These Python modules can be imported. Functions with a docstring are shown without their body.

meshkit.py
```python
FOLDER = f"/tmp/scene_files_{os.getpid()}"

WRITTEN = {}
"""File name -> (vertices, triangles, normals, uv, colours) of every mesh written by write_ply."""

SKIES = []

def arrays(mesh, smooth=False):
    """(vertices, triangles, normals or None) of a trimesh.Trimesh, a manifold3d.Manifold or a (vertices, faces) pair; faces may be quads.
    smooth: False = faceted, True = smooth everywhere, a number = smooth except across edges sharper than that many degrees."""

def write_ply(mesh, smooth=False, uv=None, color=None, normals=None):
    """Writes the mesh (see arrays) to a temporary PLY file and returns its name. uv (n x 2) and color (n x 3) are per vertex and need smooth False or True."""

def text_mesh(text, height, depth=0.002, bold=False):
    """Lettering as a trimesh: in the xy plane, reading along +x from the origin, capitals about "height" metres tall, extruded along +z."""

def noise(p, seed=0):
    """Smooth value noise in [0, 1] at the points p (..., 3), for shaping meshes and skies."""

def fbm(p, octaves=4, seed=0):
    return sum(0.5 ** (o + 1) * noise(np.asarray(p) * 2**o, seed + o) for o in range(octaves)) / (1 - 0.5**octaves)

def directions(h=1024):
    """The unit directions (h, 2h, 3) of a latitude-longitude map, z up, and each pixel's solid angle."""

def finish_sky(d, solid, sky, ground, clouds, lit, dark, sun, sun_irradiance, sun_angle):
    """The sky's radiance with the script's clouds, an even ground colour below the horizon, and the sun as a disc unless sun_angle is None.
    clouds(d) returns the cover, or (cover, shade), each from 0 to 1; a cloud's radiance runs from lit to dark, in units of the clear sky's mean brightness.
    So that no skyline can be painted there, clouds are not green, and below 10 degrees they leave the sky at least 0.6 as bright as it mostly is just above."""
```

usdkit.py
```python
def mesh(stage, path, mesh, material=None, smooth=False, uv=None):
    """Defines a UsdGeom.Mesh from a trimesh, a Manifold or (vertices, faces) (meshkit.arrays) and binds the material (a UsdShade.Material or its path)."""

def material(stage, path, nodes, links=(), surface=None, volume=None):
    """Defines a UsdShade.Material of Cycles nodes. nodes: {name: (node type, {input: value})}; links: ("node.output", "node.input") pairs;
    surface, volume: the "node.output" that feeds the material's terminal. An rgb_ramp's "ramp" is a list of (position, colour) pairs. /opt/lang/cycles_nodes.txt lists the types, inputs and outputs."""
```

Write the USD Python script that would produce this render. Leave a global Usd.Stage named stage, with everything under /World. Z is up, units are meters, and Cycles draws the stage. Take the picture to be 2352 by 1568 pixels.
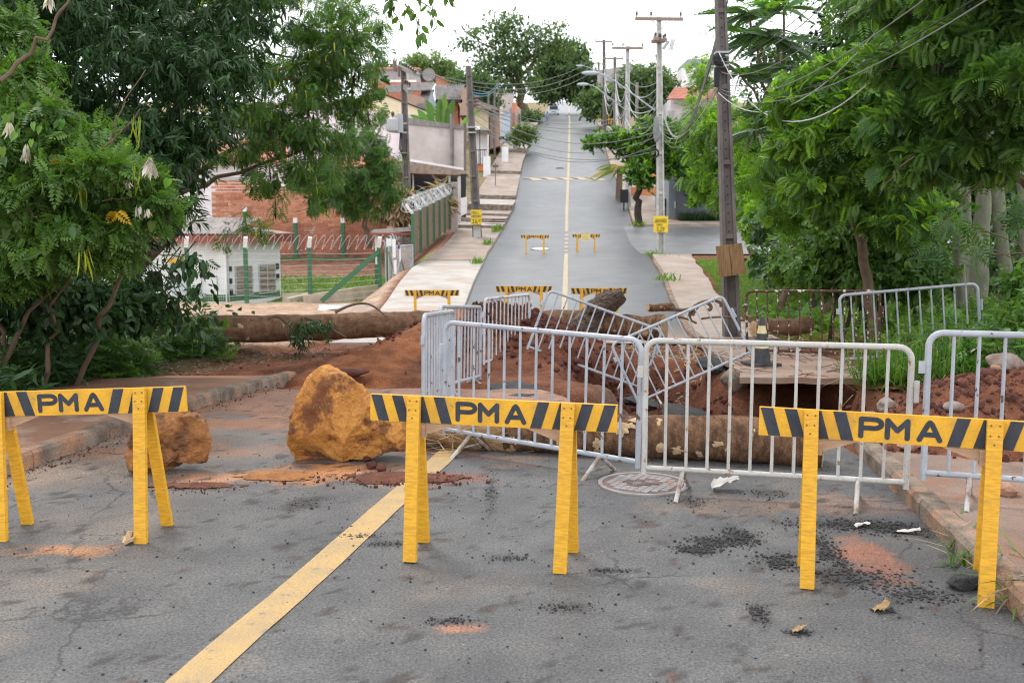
import math, random, numpy as np, trimesh, usdkit, meshkit
from pxr import Usd, UsdGeom, UsdLux, UsdShade, Gf, Sdf, Vt
from shapely.geometry import LineString, Polygon
from shapely.ops import unary_union

stage = Usd.Stage.CreateInMemory()
UsdGeom.SetStageUpAxis(stage, UsdGeom.Tokens.z)
UsdGeom.SetStageMetersPerUnit(stage, 1.0)
stage.SetDefaultPrim(UsdGeom.Xform.Define(stage, '/World').GetPrim())
UsdGeom.Scope.Define(stage, '/World/Looks')

# ---------------------------------------------------------------- camera, sky, sun, exposure
FP, CAMH = 2352 * 35 / 36.0, 1.85           # focal length in pixels of a 2352 px wide picture, eye height
PITCH = math.atan(264 / FP)
EXPOSURE = 0.58
cam = UsdGeom.Camera.Define(stage, '/World/camera')
cam.CreateHorizontalApertureAttr(36.0); cam.CreateVerticalApertureAttr(24.0); cam.CreateFocalLengthAttr(35.0)
cam.CreateFStopAttr(3.5); cam.CreateFocusDistanceAttr(7.5); cam.CreateExposureAttr(EXPOSURE)
cam.CreateClippingRangeAttr((0.05, 5000.0))
_s, _c = math.sin(PITCH), math.cos(PITCH)
cam.AddTransformOp().Set(Gf.Matrix4d(1, 0, 0, 0, 0, _s, _c, 0, 0, -_c, _s, 0, 0, 0, CAMH, 1))
SUN_EL, SUN_AZ = math.radians(62), math.radians(-35)       # azimuth from +y towards +x
sun = UsdLux.DistantLight.Define(stage, '/World/sun')
sun.CreateIntensityAttr(0.4); sun.CreateAngleAttr(14.0); sun.CreateNormalizeAttr(True); sun.CreateColorAttr(Gf.Vec3f(1, .975, .94))
_d = np.array([math.sin(SUN_AZ) * math.cos(SUN_EL), math.cos(SUN_AZ) * math.cos(SUN_EL), math.sin(SUN_EL)])
_x = np.cross([0, 0, 1], _d); _x /= np.linalg.norm(_x); _y = np.cross(_d, _x)
sun.AddTransformOp().Set(Gf.Matrix4d(*_x, 0, *_y, 0, *_d, 0, 0, 0, 30, 1))
SKY_STRENGTH, CLOUD = 0.12, (10.3, 10.6, 11.0)
usdkit.material(stage, '/World/Looks/sky', {
    'sky': ('sky_texture', {'sky_type': 'single_scattering', 'sun_disc': False, 'sun_elevation': SUN_EL, 'sun_rotation': SUN_AZ}),
    'tc': ('texture_coordinate', {}), 'mp': ('mapping', {'scale': (1, 1, 2.2)}),
    'n': ('noise_texture', {'scale': 2.3, 'detail': 6, 'roughness': .55}),
    'r': ('rgb_ramp', {'ramp': [(.30, (.82,) * 3), (.55, (.97,) * 3)]}),
    'm': ('mix', {'color2': CLOUD}), 'bg': ('background_shader', {'strength': SKY_STRENGTH})},
    [('tc.generated', 'mp.vector'), ('mp.vector', 'n.vector'), ('n.fac', 'r.fac'), ('r.color', 'm.fac'), ('sky.color', 'm.color1'), ('m.color', 'bg.color')], surface='bg.background')
dome = UsdLux.DomeLight.Define(stage, '/World/sky')
UsdShade.MaterialBindingAPI.Apply(dome.GetPrim()).Bind(UsdShade.Material.Get(stage, '/World/Looks/sky'))
dome.GetPrim().SetCustomDataByKey('kind', 'structure'); dome.GetPrim().SetCustomDataByKey('label', 'white overcast sky above the street')

def ray(px, py):
    dx, dy = (px - 1176) / FP, (784 - py) / FP
    return np.array([dx, _c + dy * _s, -_s + dy * _c])
def at(px, py, Y):                                   # the point seen at that pixel, Y metres in front of the eye
    d = ray(px, py); t = Y / d[1]
    return np.array([d[0] * t, Y, CAMH + d[2] * t])
def onz(px, py, z=0.0):                              # ... or at height z
    d = ray(px, py); t = (z - CAMH) / d[2]
    return np.array([d[0] * t, d[1] * t, z])
def mpp(Y): return Y / FP

# ---------------------------------------------------------------- scene writing helpers
_used = {}
def uniq(parent, name):
    n = _used.get((parent, name), 0); _used[(parent, name)] = n + 1
    return f'{parent}/{name}' if n == 0 else f'{parent}/{name}_{n:03d}'
def meta(prim, label=None, cat=None, group=None, kind=None):
    for k, v in (('label', label), ('category', cat), ('group', group), ('kind', kind)):
        if v: prim.SetCustomDataByKey(k, v)
def rotz(a):
    c, s = math.cos(a), math.sin(a); m = np.eye(4); m[:2, :2] = [[c, -s], [s, c]]; return m
def xf(loc=(0, 0, 0), rz=0.0, scale=None):
    m = rotz(rz)
    if scale is not None: m = m @ np.diag([*np.broadcast_to(scale, 3), 1.0])
    m[:3, 3] = loc; return m
class T:
    def __init__(s, path, prim, M): s.path, s.prim, s.M = path, prim, M
def thing(name, label, cat, loc=(0, 0, 0), rz=0.0, group=None, M=None, kind=None, parent=None):
    M = xf(loc, rz) if M is None else np.asarray(M, float)
    path = uniq(parent.path if parent else '/World', name)
    x = UsdGeom.Xform.Define(stage, path)
    x.AddTransformOp().Set(Gf.Matrix4d(*[float(v) for v in M.T.ravel()]))
    meta(x.GetPrim(), label, cat, group, kind)
    return T(path, x.GetPrim(), M)
def dup(src, label, loc=(0, 0, 0), rz=0.0, group=None, M=None, name=None):
    M = xf(loc, rz) if M is None else np.asarray(M, float)
    path = uniq('/World', name or src.path.split('/')[-1])
    x = UsdGeom.Xform.Define(stage, path)
    x.GetPrim().GetReferences().AddInternalReference(src.path)
    x.GetPrim().SetInstanceable(True)
    x.MakeMatrixXform().Set(Gf.Matrix4d(*[float(v) for v in M.T.ravel()]))
    meta(x.GetPrim(), label, None, group)
    return T(path, x.GetPrim(), M)
class MB:
    def __init__(s): s.v, s.f, s.n = [], [], 0
    def add(s, v, f):
        v = np.asarray(v, float); f = np.asarray(f, int)
        if f.shape[1] == 4: f = np.vstack([f[:, [0, 1, 2]], f[:, [0, 2, 3]]])
        s.v.append(v); s.f.append(f + s.n); s.n += len(v); return s
    def tm(s, m, M=None):
        m2 = m.copy()
        if M is not None: m2.apply_transform(M)
        return s.add(m2.vertices, m2.faces)
    def box(s, c, size, R=None):
        v = np.array([[x, y, z] for x in (-.5, .5) for y in (-.5, .5) for z in (-.5, .5)]) * np.asarray(size, float)
        if R is not None: v = v @ np.asarray(R)[:3, :3].T
        return s.add(v + np.asarray(c, float), BOXF)
    def boxb(s, lo, hi): lo, hi = np.asarray(lo, float), np.asarray(hi, float); return s.box((lo + hi) / 2, hi - lo)
    def bar(s, a, b, w, t, up=(0, 0, 1)):            # rectangular bar from a to b, w across, t along 'up'
        a, b = np.asarray(a, float), np.asarray(b, float); d = b - a; L = np.linalg.norm(d); d /= L
        y = np.cross(up, d); y /= np.linalg.norm(y) + 1e-12; z = np.cross(d, y)
        return s.box((a + b) / 2, (L, w, t), np.stack([d, y, z], 1))
    def tube(s, pts, r, sides=8, cap=True):
        p = np.asarray(pts, float); n = len(p); r = np.broadcast_to(r, (n,))
        t = np.gradient(p, axis=0); t /= np.linalg.norm(t, axis=1, keepdims=True) + 1e-12
        ref = np.array([0, 0, 1.0]) if abs(t[0][2]) < .9 else np.array([1.0, 0, 0])
        a = np.cross(t[0], ref); a /= np.linalg.norm(a); A = [a]
        for i in range(1, n):
            a = A[-1] - t[i] * (A[-1] @ t[i]); A.append(a / (np.linalg.norm(a) + 1e-12))
        A = np.array(A); B = np.cross(t, A); ang = np.arange(sides) * 2 * np.pi / sides
        v = (p[:, None] + r[:, None, None] * (np.cos(ang)[None, :, None] * A[:, None] + np.sin(ang)[None, :, None] * B[:, None])).reshape(-1, 3)
        i, j = np.meshgrid(np.arange(n - 1), np.arange(sides), indexing='ij'); k = (j + 1) % sides
        f = np.stack([i * sides + j, i * sides + k, (i + 1) * sides + k, (i + 1) * sides + j], -1).reshape(-1, 4)
        f = np.vstack([f[:, [0, 1, 2]], f[:, [0, 2, 3]]])
        if cap:
            v = np.vstack([v, p[:1], p[-1:]]); q = np.arange(sides); o = (n - 1) * sides
            f = np.vstack([f, np.stack([(q + 1) % sides, q, np.full(sides, n * sides)], 1), np.stack([o + q, o + (q + 1) % sides, np.full(sides, n * sides + 1)], 1)])
        return s.add(v, f)
    def prism(s, poly, depth, M=None):               # shapely polygon in xz (y = 0), pushed back by depth along +y
        for g in getattr(poly, 'geoms', [poly]):
            m = trimesh.creation.extrude_polygon(g, depth, engine='earcut')
            v = np.array(m.vertices); v = np.stack([v[:, 0], depth - v[:, 2], v[:, 1]], 1)
            f = np.array(m.faces)
            if M is not None: v = v @ M[:3, :3].T + M[:3, 3]
            s.add(v, f)
        return s
    def mesh(s): return np.vstack(s.v), np.vstack(s.f)
BOXF = np.array([[0, 1, 3], [0, 3, 2], [4, 6, 7], [4, 7, 5], [0, 4, 5], [0, 5, 1], [2, 3, 7], [2, 7, 6], [0, 2, 6], [0, 6, 4], [1, 5, 7], [1, 7, 3]])
LEAFM = set(); _lr = np.random.default_rng(99)
def obj(name, mesh, mat, parent=None, smooth=False, label=None, cat=None, group=None, kind=None, world=False, prim=None, origin=True):
    if isinstance(mesh, MB): mesh = mesh.mesh()
    if hasattr(mesh, 'vertices'): mesh = (np.array(mesh.vertices), np.array(mesh.faces))
    v, f = np.asarray(mesh[0], float), np.asarray(mesh[1], int)
    if f.shape[1] == 4: f = np.vstack([f[:, [0, 1, 2]], f[:, [0, 2, 3]]])
    if prim is None and mat in LEAFM: prim = {'rnd': np.tile(_lr.random(3), (len(v), 1))}
    if prim is not None:
        u, inv = np.unique(f, return_inverse=True); v, f, prim = v[u], inv.reshape(f.shape), {k: np.asarray(a)[u] for k, a in prim.items()}
    if world and parent is not None: v = (v - parent.M[:3, 3]) @ np.linalg.inv(parent.M[:3, :3]).T
    loc = None
    if parent is None and kind != 'structure':
        lo, hi = v.min(0), v.max(0); loc = np.array([(lo[0] + hi[0]) / 2, (lo[1] + hi[1]) / 2, lo[2]]); v = v - loc
    path = uniq(parent.path if parent else '/World', name)
    m = usdkit.mesh(stage, path, (v, f), M_[mat] if isinstance(mat, str) else mat, smooth=smooth)
    if loc is not None: m.AddTranslateOp().Set(Gf.Vec3d(*map(float, loc)))
    meta(m.GetPrim(), label, cat, group, kind)
    if prim is not None:
        for k, arr in prim.items():
            UsdGeom.PrimvarsAPI(m).CreatePrimvar(k, Sdf.ValueTypeNames.Color3fArray, 'vertex').Set(Vt.Vec3fArray.FromNumpy(np.asarray(arr, np.float32)))
    return m
def struct(name, mesh, mat, label=None, **k): return obj(name, mesh, mat, kind='structure', label=label, **k)
def rng(seed): return np.random.default_rng(seed)
def nz(p, s=1.0, o=4, seed=0): return meshkit.fbm(np.asarray(p, float) * s + 100.0, o, seed)

# ---------------------------------------------------------------- materials
M_ = {}
def mat(name, col, col2=None, scale=6.0, rough=.8, bump=0.0, bscale=None, detail=5, lo=.38, hi=.62, col3=None, s3=1.0, lo3=.55, hi3=.62, spec=.4, metal=0.0, coat=0.0, attr=None, rand=0.0, stretch=None, coord='position', trans=0.0, island=0.0, bdist=.02, fine=0.0, fscale=150., col4=None, s4=3., lo4=.6, hi4=.64, cracks=0.0, rnd=False):
    n = {'p': ('principled_bsdf', {'roughness': rough, 'specular_ior_level': spec, 'metallic': metal, 'coat_weight': coat})}; L = []
    if coord == 'position': n['g'] = ('geometry', {}); vec = 'g.position'
    else: n['g'] = ('texture_coordinate', {}); vec = 'g.object'
    if stretch is not None: n['mp'] = ('mapping', {'scale': stretch}); L.append((vec, 'mp.vector')); vec = 'mp.vector'
    out = None
    if attr: n['at'] = ('attribute', {'attribute': attr}); out = 'at.color'
    else: n['c0'] = ('color', {'value': col}); out = 'c0.color'
    if col2 is not None:
        n['n1'] = ('noise_texture', {'scale': scale, 'detail': detail, 'roughness': .6}); n['r1'] = ('map_range', {'from_min': lo, 'from_max': hi, 'clamp': True})
        L += [(vec, 'n1.vector'), ('n1.fac', 'r1.value')]
        if attr:
            n['m1'] = ('mix', {'mix_type': 'multiply', 'fac': 1.0}); n['v1'] = ('mix', {'color1': col, 'color2': col2}); L += [('r1.result', 'v1.fac'), (out, 'm1.color1'), ('v1.color', 'm1.color2')]
        else:
            n['m1'] = ('mix', {'color2': col2}); L += [('r1.result', 'm1.fac'), (out, 'm1.color1')]
        out = 'm1.color'
    if col3 is not None:
        n['n3'] = ('noise_texture', {'scale': s3, 'detail': 6, 'roughness': .65}); n['r3'] = ('map_range', {'from_min': lo3, 'from_max': hi3, 'clamp': True}); n['m3'] = ('mix', {'color2': col3})
        L += [(vec, 'n3.vector'), ('n3.fac', 'r3.value'), ('r3.result', 'm3.fac'), (out, 'm3.color1')]; out = 'm3.color'
    if col4 is not None:
        n['n4'] = ('noise_texture', {'scale': s4, 'detail': 7, 'roughness': .7, 'w': 3.3, 'distortion': .6}); n['r4'] = ('map_range', {'from_min': lo4, 'from_max': hi4, 'clamp': True}); n['m4'] = ('mix', {'color2': col4})
        L += [(vec, 'n4.vector'), ('n4.fac', 'r4.value'), ('r4.result', 'm4.fac'), (out, 'm4.color1')]; out = 'm4.color'
    if cracks:
        n['wn'] = ('noise_texture', {'scale': 3.0, 'detail': 5, 'roughness': .7}); n['wm'] = ('mix', {'mix_type': 'linear_light', 'fac': .12}); n['vo'] = ('voronoi_texture', {'feature': 'distance_to_edge', 'scale': cracks}); n['vr'] = ('map_range', {'from_min': .0, 'from_max': .022, 'to_min': 1.0, 'to_max': 0.0, 'clamp': True})
        n['cm'] = ('noise_texture', {'scale': .55, 'detail': 4}); n['cr'] = ('map_range', {'from_min': .53, 'from_max': .60, 'clamp': True}); n['cx'] = ('math', {'math_type': 'multiply'}); n['cmx'] = ('mix', {'color2': (.022, .021, .021)})
        L += [(vec, 'wn.vector'), (vec, 'wm.color1'), ('wn.color', 'wm.color2'), ('wm.color', 'vo.vector'), ('vo.distance', 'vr.value'), (vec, 'cm.vector'), ('cm.fac', 'cr.value'), ('vr.result', 'cx.value1'), ('cr.result', 'cx.value2'), ('cx.value', 'cmx.fac'), (out, 'cmx.color1')]; out = 'cmx.color'
    if fine:
        n['nf'] = ('noise_texture', {'scale': fscale, 'detail': 2, 'roughness': .7}); n['rf'] = ('map_range', {'from_min': .3, 'from_max': .7, 'to_min': 1 - fine, 'to_max': 1 + fine}); n['mf'] = ('mix', {'mix_type': 'multiply', 'fac': 1.0})
        L += [(vec, 'nf.vector'), ('nf.fac', 'rf.value'), (out, 'mf.color1'), ('rf.result', 'mf.color2')]; out = 'mf.color'
    if rand or island:
        if rnd: n['oi'] = ('attribute', {'attribute': 'rnd'}); n['sp'] = ('separate_color', {}); L.append(('oi.color', 'sp.color')); src = 'sp.r'
        elif island: n['oi'] = ('geometry', {}); src = 'oi.random_per_island'
        else: n['oi'] = ('object_info', {}); src = 'oi.random'
        a = rand or island
        n['hv'] = ('hsv', {}); n['rr'] = ('map_range', {'to_min': 1 - a, 'to_max': 1 + a}); L += [(src, 'rr.value'), ('rr.result', 'hv.value'), (out, 'hv.color')]; out = 'hv.color'
        if rnd: n['rh'] = ('map_range', {'to_min': .482, 'to_max': .513}); L += [('sp.g', 'rh.value'), ('rh.result', 'hv.hue')]
        elif island:
            n['rh'] = ('map_range', {'to_min': .485, 'to_max': .51}); n['mm'] = ('math', {'math_type': 'multiply', 'value2': 7.31}); n['fr'] = ('math', {'math_type': 'fraction'})
            L += [(src, 'mm.value1'), ('mm.value', 'fr.value1'), ('fr.value', 'rh.value'), ('rh.result', 'hv.hue')]
    L.append((out, 'p.base_color'))
    if bump:
        n['nb'] = ('noise_texture', {'scale': bscale or scale * 4, 'detail': 4, 'roughness': .65}); n['b'] = ('bump', {'strength': bump, 'distance': bdist})
        L += [(vec, 'nb.vector'), ('nb.fac', 'b.height'), ('b.normal', 'p.normal')]
    surf = 'p.BSDF'
    if trans:
        n['tl'] = ('translucent_bsdf', {}); n['tc2'] = ('mix', {'mix_type': 'multiply', 'fac': 1.0, 'color2': (1.25, 1.35, .45)}); n['mx'] = ('mix_closure', {'fac': trans})
        L += [(out, 'tc2.color1'), ('tc2.color', 'tl.color'), ('p.BSDF', 'mx.closure1'), ('tl.BSDF', 'mx.closure2')]; surf = 'mx.closure'
    M_[name] = usdkit.material(stage, f'/World/Looks/{name}', n, L, surface=surf)
    return M_[name]
# ---------------------------------------------------------------- materials of the setting
WHITE = (1, 1, 1)
mat('asphalt', (.80, .80, .82), (1.2, 1.18, 1.14), scale=2.2, rough=.62, attr='col', bump=.45, bscale=80, col3=(.05, .049, .05), s3=7.5, lo3=.66, hi3=.76, fine=.6, fscale=70., cracks=1.6, col4=(.19, .175, .16), s4=38., lo4=.63, hi4=.67, spec=.45, bdist=.012)
mat('asphalt_far', (.85, .85, .86), (1.12, 1.12, 1.13), scale=.9, rough=.42, attr='col', bump=.2, bscale=60, fine=.2, fscale=60., spec=.6, bdist=.01)
mat('soil', (.72, .70, .68), (1.25, 1.22, 1.2), scale=3.0, rough=.95, attr='col', bump=.9, bscale=26, fine=.35, fscale=70., spec=.15, bdist=.05)
mat('pave_dirt', (.255, .135, .085), (.185, .10, .066), scale=1.6, rough=.9, bump=.35, bscale=60, col3=(.30, .235, .19), s3=2.1, lo3=.56, hi3=.72, fine=.18, fscale=90., spec=.2, bdist=.01)
mat('pave_concrete', (.41, .375, .34), (.32, .28, .25), scale=.9, rough=.85, bump=.25, bscale=40, col3=(.36, .28, .22), s3=.45, lo3=.52, hi3=.68, fine=.12, fscale=50., spec=.3, bdist=.01)
mat('pave_slab', (.27, .20, .155), (.20, .135, .10), scale=1.4, rough=.85, bump=.3, bscale=40, col3=(.24, .12, .08), s3=.9, lo3=.5, hi3=.66, fine=.16, fscale=60., spec=.3, bdist=.01)
mat('pave_grit', (.24, .175, .14), (.17, .115, .09), scale=1.4, rough=.9, bump=.4, bscale=50, col3=(.22, .11, .07), s3=1.2, lo3=.52, hi3=.66, fine=.2, fscale=80., spec=.2, bdist=.01)
mat('pave_pink', (.335, .28, .24), (.25, .195, .16), scale=1.1, rough=.85, bump=.25, bscale=40, col3=(.30, .20, .145), s3=.6, lo3=.5, hi3=.7, fine=.14, fscale=50., spec=.3, bdist=.01)
mat('kerb_stone', (.24, .19, .15), (.12, .09, .07), scale=5, rough=.9, bump=.8, bscale=38, col3=(.36, .19, .11), s3=2.3, lo3=.5, hi3=.66, fine=.25, fscale=90, spec=.2)
mat('step_riser', (.24, .20, .17), (.12, .09, .07), scale=4, rough=.9, bump=.6, bscale=20, spec=.2)
mat('road_paint', (.42, .275, .115), (.34, .24, .125), scale=4, rough=.7, bump=.4, bscale=95, col3=(.13, .125, .125), s3=11, lo3=.60, hi3=.72, fine=.22, fscale=120, spec=.3, bdist=.01)
mat('road_paint_far', (.40, .31, .19), (.34, .28, .20), scale=2, rough=.6, col3=(.20, .19, .19), s3=3, lo3=.6, hi3=.75, spec=.35)

def pchip(xs, ys):
    from scipy.interpolate import PchipInterpolator
    f = PchipInterpolator(xs, ys); lo, hi = xs[0], xs[-1]
    return lambda q: f(np.clip(q, lo, hi))
road_z = pchip([-12, 9, 14, 20, 24.5, 30, 36, 48.9, 58, 69.5, 80, 92.6, 116, 139, 176, 215, 258, 300, 600],
               [0, 0, -.2, -.5, -.68, -.6, -.2, .5, 1.55, 3.07, 5.0, 7.5, 12., 15.9, 21.3, 27.2, 33, 36.5, 45])
def lin(xs, ys): return lambda q: np.interp(q, xs, ys)
LE = lin([-6, 7.29, 13.43, 19, 24.5, 30.5, 48.9, 69.5, 92.6, 139, 176, 258, 400, 600], [-6.2, -3.75, -2.62, -1.9, -1.45, -1.45, -1.2, .12, .97, 3.7, 5.7, 10.3, 20, 34])
RE = lin([-6, 4.7, 7.98, 12.2, 20, 30.5, 40, 48, 62, 69.5, 92.6, 139, 176, 258, 400, 600], [1.1, 2.42, 2.82, 2.95, 3.75, 4.92, 5.9, 6.6, 7.4, 8.0, 8.9, 11.6, 13.7, 18.4, 28, 42])
LP = lin([-6, 7.29, 13.43, 18, 22, 30, 41, 55, 70, 92.6, 139, 258, 600], [-8.2, -5.75, -4.6, -4.0, -3.6, -3.9, -4.1, -3.3, -2.5, -1.2, 1.4, 8.0, 31])
RP = lin([-6, 4.7, 8, 12.2, 20, 30.5, 40, 48, 62, 92.6, 139, 258, 600], [3.0, 4.3, 4.7, 4.75, 5.4, 6.5, 7.6, 8.6, 10.4, 12.2, 14.5, 21.5, 45])
def sstep(a, b, x): t = np.clip((x - a) / (b - a), 0, 1); return t * t * (3 - 2 * t)
def ga(x, y, cx, cy, sx, sy, th=0.0):
    c, s = math.cos(th), math.sin(th); u = (x - cx) * c + (y - cy) * s; v = -(x - cx) * s + (y - cy) * c
    return np.exp(-.5 * ((u / sx) ** 2 + (v / sy) ** 2))
def P3(x, y): return np.stack([x, y, np.zeros_like(x)], -1)
def pit(x, y):
    n = nz(P3(x, y), 1.6, 4, 3) - .5
    r1 = np.hypot((x - 2.45) / 1.75, (y - 10.9) / 2.35) + .35 * n
    r2 = np.hypot((x - 1.95) / 1.25, (y - 13.7) / 2.0) + .35 * n
    return np.maximum(.82 * sstep(1.05, .72, r1), .62 * sstep(1.1, .55, r2))
def heaps(x, y):
    h = .66 * ga(x, y, .2, 16.5, .9, .95) + .42 * ga(x, y, -.95, 16.1, .75, .95) + .33 * ga(x, y, -1.75, 14.4, .75, 1.35, -.35)
    h += .48 * ga(x, y, 4.6, 8.9, .9, .9) + .26 * ga(x, y, 3.6, 8.05, .42, .45) + .42 * ga(x, y, 5.6, 7.4, .9, 1.0) + .3 * ga(x, y, .85, 14.6, .5, .7)
    return h
def ramp_mask(x, y):                                   # the smooth orange track pressed into the heap
    u = np.interp(y, [11.4, 13, 14.5, 16.2, 17], [-2.3, -2.0, -1.55, -.95, -.6]); w = np.interp(y, [11.4, 13.5, 16.2], [.6, .55, .38])
    return sstep(1.25, .75, np.abs(x - u) / w) * sstep(11.0, 12.2, y) * sstep(17.2, 16.4, y)
def ground_z(x, y, rough=True):
    x = np.asarray(x, float); y = np.asarray(y, float); x, y = np.broadcast_arrays(x, y)
    z = road_z(y).copy(); le, re, lp, rp = LE(y), RE(y), LP(y), RP(y)
    on_road = (x > le - .02) & (x < re + .02)
    # left: woods at pavement height, then the sunk lot
    dl = np.maximum(lp - x, 0); lot = sstep(19, 27, y) * sstep(60, 54, y)
    zl = np.interp(y, [19, 25, 30, 41, 43, 46, 50, 54, 58], [-.5, -.78, -1.0, -1.3, -1.36, -1.2, -.62, -.1, .6]) - .42 * sstep(41.8, 43, y) * sstep(50, 47.5, y) * sstep(-9.3, -10.2, x); lt = lot * sstep(.2, 2.2, dl); z = z * (1 - lt) + zl * lt
    z += (1 - sstep(15, 22, y)) * (.1 * sstep(0, .4, dl) + .05 * dl)
    # right: bank under the trees
    dr = np.maximum(x - rp, 0); z += sstep(0, 1.0, dr) * .1 * sstep(45, 38, y) + .15 * np.minimum(dr, 6) * sstep(47, 38, y) * sstep(0, 6, y)
    z += .05 * (1 - on_road) * (dl + dr > .1) * (nz(P3(x, y), .9, 3, 8) - .5) * 2
    work = sstep(8.5, 9.2, y) * sstep(21, 18.5, y)
    hp = heaps(x, y); pt = pit(x, y); rm = ramp_mask(x, y)
    if rough:
        am = np.clip(hp * 1.6 + pt, 0, 1) * (1 - .9 * rm)
        n1 = nz(P3(x, y), 5.0, 3, 21) - .5; n2 = nz(P3(x, y), 15.0, 3, 22) - .5
        z = z + am * (.20 * n1 + .13 * n2) + work * .05 * n2 * (1 - rm) + rm * .03 * np.sin((x + .55 * y) * 16) * sstep(.2, .8, rm)
    z = z + hp - pt
    # under the road and pavements the soil lies below their sheets
    und = on_road & ((y < edge_y(x) + .1) | (y > 19.4)); z = np.where(und, z - .09 * sstep(.05, .6, 1.0 + 0 * y), z)
    pav = ((x <= le) & (x > lp)) | ((x >= re) & (x < rp)); z = np.where(pav & ((y > 19) | ((x < 0) & (y < 13.6)) | ((x > 0) & (y < 7.2))), z - .04, z)
    slab = (x > re - .15) & (x < rp + .1) & (y > 11.8) & (y < 19.5)
    z = np.where(slab, np.minimum(z, np.interp(y, [11.8, 12.9, 13.8, 14.6], [-.72, -.66, -.25, -.2]) + .06 * (nz(P3(x, y), 6, 3, 5) - .5) + np.where(y > 13.4, 0.02, 0)), z)
    z = np.where((x > 8.0) & (y > 47) & (y < 61.5), road_z(y) - .05, z)      # side street
    return z
def edge_y(x):
    x = np.asarray(x, float)
    return np.interp(x, [-5, .35, .62, .8, 3.5], [12.4, 12.2, 11.3, 8.85, 8.75]) + .5 * (nz(P3(x, x * 0), 2.3, 4, 17) - .5)
def gz(x, y): return float(ground_z(np.array([x]), np.array([y]), False)[0])

def grid_faces(nx, ny):
    i, j = np.meshgrid(np.arange(nx - 1), np.arange(ny - 1), indexing='ij'); a = i * ny + j
    q = np.stack([a, a + ny, a + ny + 1, a + 1], -1).reshape(-1, 4)
    return np.vstack([q[:, [0, 1, 2]], q[:, [0, 2, 3]]])
def mixc(a, b, t): return np.asarray(a) * (1 - t[..., None]) + np.asarray(b) * t[..., None]
gx = np.concatenate([np.linspace(-220, -62, 14), np.linspace(-60, -8.2, 60), np.arange(-8, 9, .075), np.linspace(9.2, 60, 60), np.linspace(66, 240, 14)])
gy = np.concatenate([np.linspace(-8, .8, 8), np.arange(1, 20.5, .075), np.arange(20.6, 62, .45), np.arange(63, 130, 2.0), np.arange(134, 620, 9)])
GX, GY = np.meshgrid(gx, gy, indexing='ij'); GZ = ground_z(GX, GY)
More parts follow.
